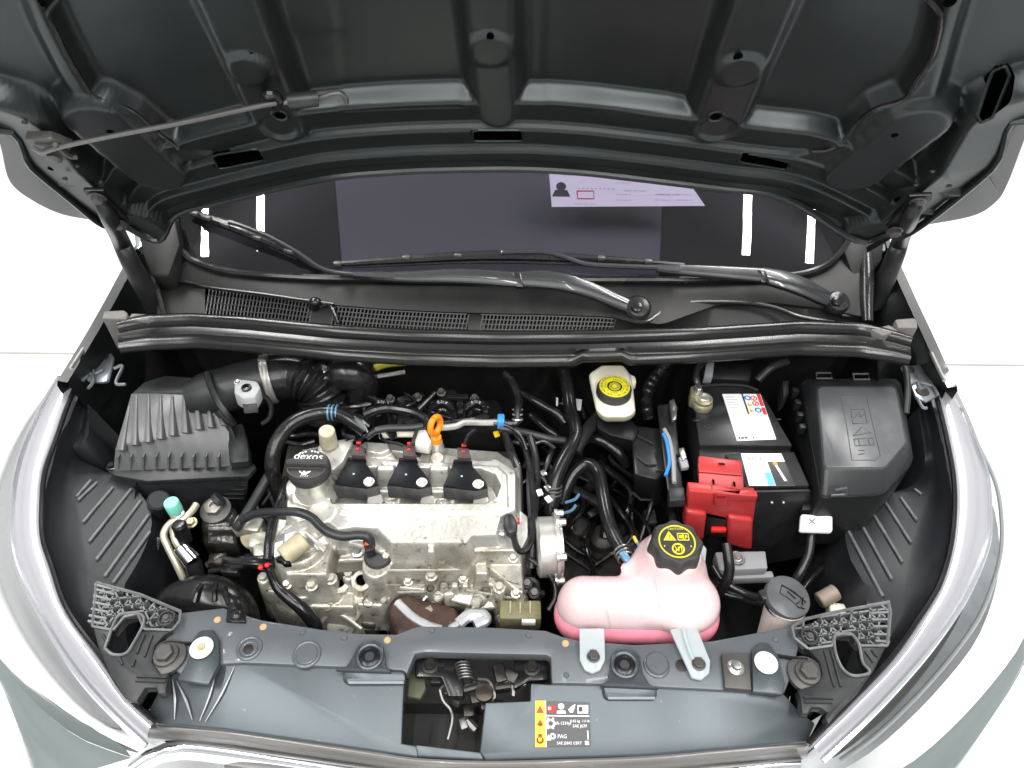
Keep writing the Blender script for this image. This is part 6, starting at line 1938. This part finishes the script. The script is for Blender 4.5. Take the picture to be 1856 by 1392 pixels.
# ------------------------------------------------------------------ hoses, pipes and cables
def hose(name, label, cat, pts, r, ma=None, seg=14, n=7, rfun=None):
    return G().tube([at(*p) for p in pts], r, seg, n, rfun=rfun).build(name, ma or M_RUBBER, label=label, cat=cat)
def clampring(par, px, py, z, ax, r, ma, k=2):
    g = G()
    for i in range(k):
        g.ring(at(px, py, z) + V(ax).normalized() * (i * .007), ax, r, .0018, 22, 6)
    return g.build('hose_clamp', ma, par)
M_CLIPBLUE = mat('pale_blue_clip', (.13, .27, .40), .35, metal=.3)
h = hose('breather_hose', 'thick black breather hose looping over the left end of the engine to the intake', 'hose', [(508, 900, .74), (498, 872, .78), (493, 842, .82), (500, 806, .845), (520, 776, .855), (548, 757, .86), (585, 748, .86), (612, 750, .86), (640, 764, .855), (660, 778, .845)], .0128)
clampring(h, 597, 748, .86, (1, 0, 0), .0135, M_CLIPBLUE, 3)
G().tube([at(640, 763, .856), at(652, 770, .852), at(664, 780, .845)], .0155, 14, 4).build('hose_cuff', M_BLACKG, h)
for k in range(4):
    G().tube([at(642 + k * 5, 755 + k * 3.5, .869), at(654 + k * 4, 774 + k * 3, .866)], .0018, 5, smooth=False).build('cuff_rib', M_STEEL_D, h)
h = hose('cable_sleeve', 'grey ribbed cable sleeve curving across the engine to the round sensor', 'cable', [(438, 943, .775), (462, 932, .79), (497, 928, .808), (537, 928, .815), (563, 937, .812), (579, 952, .808), (596, 965, .805), (621, 972, .80), (650, 970, .798), (666, 973, .796), (672, 984, .785), (670, 998, .775)], .0075, M_BOX)
hose('cable_sleeve', 'straight grey cable sleeve sloping down beside the oil filler neck', 'cable', [(487, 862, .79), (466, 898, .78), (452, 922, .775), (438, 944, .77), (428, 958, .76)], .0085, M_BOX)
hose('wiring_loom', 'thin black taped loom running down past the oil filler to the red pips', 'wiring loom', [(520, 868, .79), (508, 906, .80), (494, 942, .795), (487, 979, .79), (484, 1014, .78)], .0065, M_RUBBER)
h = hose('wiring_loom', 'glossy black loom dropping from the red pips over the lower engine front', 'wiring loom', [(486, 1028, .77), (502, 1064, .745), (526, 1086, .735), (550, 1106, .72), (568, 1128, .70), (576, 1150, .68)], [.006, .009, .011, .012], M_BLACKG)
G().tube([at(490, 1034, .772), at(504, 1060, .752), at(528, 1082, .744), at(548, 1100, .73)], .0022, 6).build('wire', M_RUBBER, h)
h = hose('heater_hose', 'thick black heater hose bending down at the right end of the engine', 'hose', [(1018, 660, .84), (1026, 690, .83), (1031, 720, .825), (1034, 745, .82), (1041, 768, .815), (1043, 790, .81), (1032, 815, .805), (1016, 845, .795), (1006, 872, .785), (1001, 905, .77), (998, 930, .75)], .0128, M_RUBBER, 16)
clampring(h, 1003, 895, .775, (0, .5, .8), .0138, M_GREYM, 3)
h2 = hose('heater_hose', 'short dull black hose branching off under the brake fluid reservoir', 'hose', [(1092, 750, .79), (1076, 766, .795), (1060, 785, .80), (1050, 802, .80), (1040, 818, .795)], .0125, M_BOX, 16)
hose('heater_hose', 'shiny black hose curving from the branch toward the relay box', 'hose', [(1068, 795, .77), (1085, 797, .775), (1104, 807, .77), (1124, 824, .76), (1136, 842, .74)], .0105, M_BLACKG)
h = hose('coolant_hose', 'smooth black coolant hose arching down to the pink coolant tank', 'hose', [(1018, 912, .73), (1026, 884, .75), (1040, 858, .765), (1058, 843, .775), (1074, 844, .78), (1086, 862, .78), (1092, 895, .785), (1101, 940, .79), (1115, 976, .80), (1136, 1012, .805)], .0118, M_RUBBER, 16)
clampring(h, 1127, 998, .803, (.3, -.9, .1), .0128, M_STEEL, 3)
G().box(at(1133, 1010, .815), (.012, .02, .010), .003, MX.Rotation(R(30), 3, 'Z')).build('blue_clip', M_CLIPBLUE, h)
h = hose('drain_pipe', 'thin hose end with blue and amber clip beside the coolant tank cap', 'hose', [(1158, 1012, .81), (1152, 998, .815), (1146, 985, .815)], .006)
G().box(at(1155, 984, .825), (.004, .022, .006), .001, MX.Rotation(R(18), 3, 'Z')).build('blue_clip', M_CLIPBLUE, h)
G().box(at(1151, 978, .828), (.004, .012, .005), .001, MX.Rotation(R(18), 3, 'Z')).build('amber_clip', M_AMBER, h)
hose('vacuum_pipe', 'shiny black pipe slanting behind the engine just left of the heater hose', 'pipe', [(944, 712, .82), (962, 722, .82), (986, 736, .815), (1010, 750, .81), (1024, 766, .80)], .0085, M_BLACKG)
hose('vacuum_pipe', 'lower shiny black pipe slanting behind the engine to the cable bundle', 'pipe', [(962, 752, .79), (980, 768, .785), (1000, 784, .78), (1016, 796, .77)], .0085, M_BLACKG)
hose('corrugated_hose', 'ribbed black conduit beside the brake fluid reservoir going under the cowl strip', 'hose', [(1210, 655, .85), (1196, 672, .845), (1182, 690, .835), (1174, 708, .825), (1170, 732, .81), (1176, 760, .79)], .012, M_RUBBER, 16, 12, rfun=lambda t: .0118 + .0016 * math.sin(t * 2 * math.pi * 34))
hose('negative_cable', 'grey black cable leading from the battery clamp under the cowl strip', 'cable', [(1266, 700, .87), (1262, 686, .88), (1264, 668, .875), (1280, 652, .86)], .006, M_BOX)
h = hose('positive_cable', 'ribbed black cable hanging from the red terminal cover to the module', 'cable', [(1316, 985, .78), (1320, 1010, .77), (1322, 1035, .755), (1314, 1058, .735), (1298, 1080, .70)], .0085, M_RUBBER, 14, 12, rfun=lambda t: .0085 + .0009 * math.sin(t * 2 * math.pi * 24))
hose('ground_cable', 'thin black cable bending below the grey module toward the washer filler', 'cable', [(1292, 1026, .74), (1306, 1048, .735), (1330, 1066, .73), (1362, 1080, .725), (1392, 1084, .72)], .0058)
hose('ground_cable', 'thicker black cable passing beneath the grey module to the washer filler', 'cable', [(1286, 1052, .70), (1310, 1074, .70), (1345, 1084, .70), (1390, 1096, .69)], .0068)
h = hose('lamp_cable', 'black cable with a white tag hanging beside the battery tray', 'cable', [(1505, 915, .78), (1484, 918, .775), (1472, 940, .765), (1470, 970, .75), (1466, 1002, .735), (1452, 1034, .72), (1436, 1060, .70)], .008)
G().slab([at(1452, 930, .79), at(1510, 934, .79), at(1510, 962, .785), at(1450, 960, .785)], (0, 0, -.012), .004, 3).build('white_tag', M_LABEL, h)
g = G()
for a, b in (((1466, 940), (1478, 950)), ((1478, 940), (1466, 950))):
    g.tube([at(a[0], a[1], .7905), at(b[0], b[1], .789)], .0011, 5, smooth=False)
g.build('tag_print', M_GREYINK, h)
G().slab([at(1458, 900, .795), at(1500, 902, .795), at(1512, 914, .79), (at(1506, 926, .79)), at(1452, 924, .79)], (0, 0, -.015), .005).build('sleeve', M_BLACK, h)
hose('lamp_cable', 'faint black cable crossing the dark space right of the washer filler', 'cable', [(1530, 1000, .66), (1500, 1020, .66), (1470, 1048, .66), (1450, 1075, .65)], .0055)
g = G().cyl(at(1484, 1090, .68), at(1516, 1072, .69), .014, None, 16, .002)
o = g.build('lamp_socket', mat('brown_grey_socket', (.26, .21, .17), .5), label='small brown grey lamp socket lying between washer filler and right liner', cat='socket')
G().cyl(at(1500, 1104, .67), at(1530, 1108, .67), .012, None, 14, .002).build('socket_tail', M_RESV, o)
# modules under the cowl strip on the right
o = G().slab(shift([(1276, 654), (1366, 656), (1360, 690), (1270, 684)], .84), (0, 0, -.05), .004).build('wiper_motor_cover', M_BLACK, label='black cover half hidden under the cowl strip behind the battery', cat='cover')
G().slab(shift([(1282, 648), (1296, 648), (1292, 682), (1276, 682)], .85), (0, 0, -.02), .002).build('grey_strap', M_MODGREY, o)
hose('conduit', 'grey conduit rising to the cowl strip between battery and fuse box', 'cable', [(1372, 690, .84), (1386, 676, .85), (1402, 664, .86), (1426, 656, .86)], .008, M_BOX)
hose('bonnet_cable', 'thin grey cable running from the right rubber end block down past the fuse box', 'cable', [(1616, 622, .93), (1632, 640, .92), (1642, 670, .90), (1645, 710, .88), (1642, 750, .86)], .0055, M_BOX)
# white tags in the dark
o = hose('sensor_lead', 'thin black lead with two white tags between engine and brake reservoir', 'cable', [(1004, 712, .79), (1010, 730, .79), (1050, 735, .79), (1060, 760, .78)], .004)
G().slab(shift([(1040, 722), (1055, 724), (1053, 743), (1046, 742)], .80), (0, 0, -.003), .0006).build('white_tag', M_LABEL, o)
G().slab(shift([(1008, 720), (1012, 721), (1011, 735), (1008, 734)], .80), (0, 0, -.003), .0006).build('white_tag', M_LABEL, o)

# wiring harness behind and beside the engine
wh = thing('wiring_harness', at(780, 770, .8), 'dark taped wiring harness spread behind the coils and down the right of the engine', 'wiring harness')
br_ = [([(664, 792, .83), (680, 781, .838), (705, 776, .84), (745, 775, .84), (775, 770, .84)], .0068),
       ([(660, 752, .845), (682, 743, .85), (706, 740, .85), (745, 746, .85), (770, 758, .848), (776, 775, .842)], .008),
       ([(650, 802, .84), (656, 792, .838), (668, 786, .836)], .0035), ([(746, 806, .84), (752, 790, .84), (756, 776, .84)], .0035), ([(841, 808, .84), (848, 792, .842), (862, 780, .842)], .0035),
       ([(758, 742, .85), (772, 728, .855), (788, 712, .86)], .005),
       ([(905, 776, .835), (930, 780, .83), (960, 786, .82), (995, 795, .81), (1030, 800, .80)], .007),
       ([(915, 786, .83), (922, 806, .826), (930, 828, .82), (938, 846, .81)], .0075),
       ([(960, 790, .82), (970, 830, .80), (972, 880, .785), (968, 930, .775), (964, 985, .76), (962, 1030, .74)], .0075),
       ([(950, 800, .81), (958, 840, .80), (958, 890, .79), (962, 940, .775)], .004),
       ([(895, 768, .84), (920, 772, .842), (944, 790, .835), (955, 815, .82)], .003),
       ([(960, 1012, .76), (976, 1024, .755), (996, 1042, .75), (1006, 1062, .74), (1006, 1085, .73), (994, 1106, .72)], .0038),
       ([(980, 840, .77), (1000, 850, .77), (990, 880, .76), (1008, 905, .75)], .0045),
       ([(990, 790, .80), (1000, 810, .79), (992, 840, .78), (978, 870, .77)], .0055),
       ([(930, 800, .81), (960, 806, .81), (985, 800, .81), (1005, 812, .80)], .0045),
       ([(968, 860, .78), (985, 868, .775), (996, 890, .765), (985, 915, .76)], .004),
       ([(505, 782, .80), (530, 790, .80), (560, 786, .80), (590, 790, .80)], .004), ([(515, 800, .79), (545, 806, .79), (570, 800, .79)], .005),
       ([(376, 1024, .72), (400, 1014, .73), (430, 1018, .735), (462, 1018, .75)], .006), ([(380, 1036, .72), (410, 1030, .73), (445, 1026, .74), (468, 1022, .755)], .005)]
for k, (P, r) in enumerate(br_):
    G().tube([at(*p) for p in P], r, 10, 6).build('cable', M_RUBBER if k % 3 else M_BOX, wh)
rs = random.Random(4)
for k in range(16):
    x, y = rs.uniform(958, 1012), rs.uniform(800, 920)
    z = .735 + rs.random() * .03
    if k % 2:
        G().box(at(x, y, z), (.016, .014, .014), .002, MX.Rotation(rs.uniform(-1, 1), 3, 'Z') @ MX.Rotation(rs.uniform(-.6, .6), 3, 'X')).build('plug', M_BLACKG if k % 4 == 1 else M_BOX, wh)
    else:
        G().tube([at(x, y, z), at(x + rs.uniform(-18, 18), y + 16, z + .012), at(x + rs.uniform(-26, 26), y + 36, z)], .0035, 8).build('cable', M_RUBBER, wh)
for x, y, ma in ((994, 905, M_LABEL), (978, 893, M_LABEL), (936, 838, mat('pale_tape', (.42, .44, .43), .6)), (900, 787, M_AMBER), (985, 858, M_STEEL), (993, 885, M_STEEL)):
    G().box(at(x, y, .815 if y < 850 else .79), (.010, .012, .005), .001, MX.Rotation(R(x % 40), 3, 'Z')).build('tape_tag', ma, wh)
hc = bpy.data.objects['heater_hose']
for x, y, z in ((1042, 905, .745), (1036, 925, .74)):
    G().tube([at(x - 18, y + 6, z), at(x, y, z + .005), at(x + 8, y - 10, z + .012)], .0028, 6).build('blue_clip', M_CLIPBLUE, wh)
# dim brackets, ducts and lines in the gap between engine and battery
rs = random.Random(21)
for k in range(16):
    x, y = rs.uniform(1030, 1190), rs.uniform(720, 960)
    z = rs.uniform(.60, .68)
    P = [at(x, y, z), at(x + rs.uniform(-40, 40), y + 40, z + .02), at(x + rs.uniform(-60, 60), y + 90, z - .01), at(x + rs.uniform(-60, 60), y + 140, z - .04)]
    G().tube(P, rs.choice((.004, .005, .008, .011)), 10, 6).build('cable', M_RUBBER if k % 2 else M_BLACKG, wh)
for k in range(12):
    x, y = rs.uniform(1030, 1180), rs.uniform(760, 1000)
    z = rs.uniform(.58, .66)
    G().box(at(x, y, z), (rs.uniform(.015, .05), rs.uniform(.015, .03), .02), .004, MX.Rotation(rs.uniform(-1, 1), 3, 'Z') @ MX.Rotation(rs.uniform(-.5, .5), 3, 'X')).build('bracket', M_BOX if k % 3 else M_GREYM, wh)
# the same kind of clutter behind the cover, on the manifold side
for k in range(18):
    x, y = rs.uniform(600, 960), rs.uniform(700, 790)
    z = rs.uniform(.80, .835)
    if k % 3 == 0:
        G().box(at(x, y, z), (rs.uniform(.012, .03), .012, .016), .002, MX.Rotation(rs.uniform(-1, 1), 3, 'Z')).build('plug', M_BLACKG if k % 2 else M_BOX, wh)
    else:
        G().tube([at(x, y, z), at(x + rs.uniform(-30, 30), y + 14, z + .012), at(x + rs.uniform(-60, 60), y + 24, z + .004), at(x + rs.uniform(-80, 80), y + 44, z - .01)], rs.choice((.0028, .0035, .0045)), 8).build('cable', M_RUBBER if k % 2 else M_BLACKG, wh)
for k in range(14):
    x, y = rs.uniform(452, 540), rs.uniform(800, 1000)
    z = rs.uniform(.66, .73)
    G().tube([at(x, y, z), at(x + rs.uniform(-20, 20), y + 24, z + .012), at(x + rs.uniform(-30, 30), y + 60, z - .01)], rs.choice((.003, .004, .006)), 8).build('cable', M_RUBBER if k % 2 else M_BOX, wh)
# black terminal near the brake reservoir with a red tip
o = hose('sensor_plug', 'black plug with a tiny red tip below the brake fluid reservoir', 'plug', [(1100, 772, .80), (1114, 782, .795), (1132, 796, .785)], [.012, .013, .009], M_BLACK)
G().box(at(1140, 795, .79), (.006, .010, .006), .001).build('red_tip', M_REDDOT, o)
# gearbox and selector cables below on the right of the engine
gb = thing('gearbox', at(1080, 960, .45), 'dark stained gearbox casing deep in the bay behind the coolant tank', 'gearbox')
g = G()
g.slab(shift([(990, 960), (1120, 950), (1150, 1080), (1000, 1100)], .60), (0, 0, -.2), .02)
g.build('casing', mat('dark_cast_metal', (.03, .028, .025), .5, metal=.4, bump=(60, .5, .003), var=((.06, .055, .045), 14, .5, .7)), gb)
for x, y, z, r in ((1050, 960, .62, .02), (1090, 980, .62, .024), (1060, 1010, .61, .016)):
    G().lathe(at(x, y, z - .02), (0, -.2, 1), [(r * 1.3, 0), (r, .02), (r * .6, .026), (0, .026)], 18).build('boss', MATS['dark_cast_metal'], gb)
for x, y, z in ((955, 1058, .70), (968, 1075, .70), (962, 1100, .68), (946, 1085, .70)):
    G().bolt(at(x, y, z), (0, -.4, 1), .007, .02, 1.4, .3).build('bolt', M_GREYM, gb)
for P in ([(940, 1050, .70), (972, 1056, .70), (972, 1112, .67)], [(944, 1072, .70), (985, 1076, .69)]):
    G().tube([at(*p) for p in P], .007, 8, 4).build('bracket', M_BLACK, gb)

# ------------------------------------------------------------------ air conditioning pipes and engine mount on the left
ac = thing('refrigerant_pipe', at(320, 1000, .6), 'bare aluminium refrigerant pipes with a mint green service cap beside the left liner', 'pipe')
M_PIPE = mat('dull_aluminium_pipe', (.60, .56, .45), .35, metal=.6, var=((.42, .38, .28), 20, .45, .7))
G().tube([at(326, 938, .765), at(312, 946, .765), at(301, 958, .76), (at(297, 972, .755)), at(305, 992, .745), at(320, 1022, .725), at(340, 1064, .69)], .0062, 12).build('pipe', M_PIPE, ac)
G().tube([at(356, 914, .77), at(348, 926, .77), at(336, 938, .77), at(322, 949, .768), at(315, 961, .765), at(318, 978, .76), at(326, 992, .75)], .0062, 12).build('pipe', M_PIPE, ac)
G().cyl(at(326, 990, .752), at(350, 1018, .735), .0125, .0145, 20, .002).build('crimp_sleeve', M_CHROME, ac)
G().cyl(at(350, 1018, .734), at(362, 1060, .70), .0135, None, 16).build('rubber_line', M_RUBBER, ac)
c = at(324, 936, .76)
vs_ = G().lathe(c, (0, 0, 1), [(.010, -.02), (.010, .004), (.012, .006), (.012, .010), (.009, .012), (.011, .015), (.011, .02)], 20).build('service_valve', M_STEEL, ac)
G().lathe(c, (0, 0, 1), [(.0118, .016), (.0125, .018), (.0125, .038), (.0115, .041), (0, .0415)], 24).build('mint_cap', M_GREEN, ac)
c = at(333, 972, .765)
G().lathe(c, (0, .1, 1), [(.0115, -.01), (.0115, .008), (.013, .009), (.0118, .014), (.012, .028), (.009, .032), (0, .033)], 22).build('black_cap', M_BLACKG, ac)
G().bolt(at(348, 948, .768), (0, -.2, 1), .007, .01).build('pipe_bolt', M_BRASS, ac)
mt = thing('engine_mount', at(395, 970, .55), 'oily black engine mount with a big grey nut left of the engine', 'engine mount')
M_OILY = mat('oily_black_metal', (.010, .009, .008), .18, bump=(45, .5, .003), dust=((.05, .045, .035), 18, .5, .75, 6, .5))
g = G()
g.slab(shift([(360, 936), (372, 918), (425, 912), (436, 930), (428, 960), (362, 962)], .75), (0, -.01, -.075), .010)
g.slab(shift([(362, 950), (424, 950), (430, 985), (364, 985)], .735), (0, 0, -.08), .010)
blob(g, .0045, 4, 'bracket', M_OILY, mt)
c = at(391, 924, .755)
G().lathe(c, (0, -.15, 1), [(.026, -.004), (.026, .002), (.020, .005)], 22).build('mount_washer', M_GREYM, mt)
G().lathe(c, (0, -.15, 1), [(.0155, .004), (.0155, .016), (.012, .018), (.006, .018), (.0055, .014), (0, .014)], 6).build('mount_nut', mat('grey_nut', (.22, .21, .19), .4, metal=.6), mt)
G().cyl(at(392, 910, .77), at(400, 902, .775), .014, None, 16, .002).build('mount_stop', M_BOX, mt)
for x, y in ((396, 1016), (442, 1020), (420, 1034)):
    G().box(at(x, y, .725), (.03, .02, .02), .004, MX.Rotation(R(x % 30), 3, 'Z')).build('mount_lug', M_OILY, mt)
G().box(at(397, 1018, .745), (.012, .010, .01), .002).build('red_clip', M_PLUG, mt)
# light pulley and belt cover glimpsed at the left of the block
pc_ = thing('pulley_cover', at(462, 985, .6), 'tan stained pulley bracket between the engine mount and the engine', 'bracket')
G().lathe(at(456, 970, .735), (-.4, -.5, .7), [(.022, -.01), (.024, .0), (.020, .006), (.008, .008), (0, .008)], 24).build('pulley', M_TAN, pc_)
for x, y, w_ in ((452, 956, .05), (470, 985, .03), (476, 1002, .026)):
    G().box(at(x, y, .74), (w_, .03, .03), .006, MX.Rotation(R(x % 30 - 10), 3, 'Z')).build('arm', M_ALUD, pc_)
# intake snorkel at the front left
dk = thing('air_duct', at(370, 1100, .6), 'black arched air duct behind the radiator support at the left', 'air duct')
G().tube([at(292, 1130, .69), at(318, 1098, .72), at(352, 1084, .735), at(392, 1086, .735), at(424, 1106, .72), at(440, 1140, .69)], [.030, .034, .036, .035, .030], 26, 8).build('duct', M_SEAL, dk)
for a, b in (((366, 1060), (352, 1092)), ((392, 1058), (388, 1090)), ((408, 1066), (414, 1096))):
    p, q = at(a[0], a[1], .772), at(b[0], b[1], .770)
    G().tube([p, p.lerp(q, .5) + V((0, 0, .004)), q], .004, 8).build('duct_rib', M_BLACKG, dk)
g = G()
g.slab(shift([(412, 1096), (430, 1082), (440, 1092), (446, 1128), (408, 1126)], .785), (0, 0, -.012), .003)
o = g.build('duct_clip', M_BLACKG, dk)
G().ball(at(428, 1114, .786), .010, (1, 1, .6)).build('clip_stud', M_RUBBER, o)
hose('overflow_tube', 'pale dusty ribbed tube standing in the gap between duct and left liner', 'tube', [(262, 1050, .66), (272, 1030, .68), (280, 1000, .70), (286, 975, .71)], .006, M_STEEL_D, 10, 12, rfun=lambda t: .006 + .0012 * math.sin(t * 2 * math.pi * 20))
o = G().cyl(at(288, 930, .70), at(288, 905, .755), .020, .019, 22, .003).build('dryer_can', M_BOX, label='grey black canister top between the left liner and the mint cap', cat='canister')
o = G().lathe(at(300, 1030, .60), (-.5, -.3, .8), [(.05, -.02), (.055, 0), (.04, .02), (0, .025)], 26).build('horn', mat('dull_horn_metal', (.05, .05, .045), .5), label='round dull horn deep between left liner and refrigerant pipes', cat='horn')
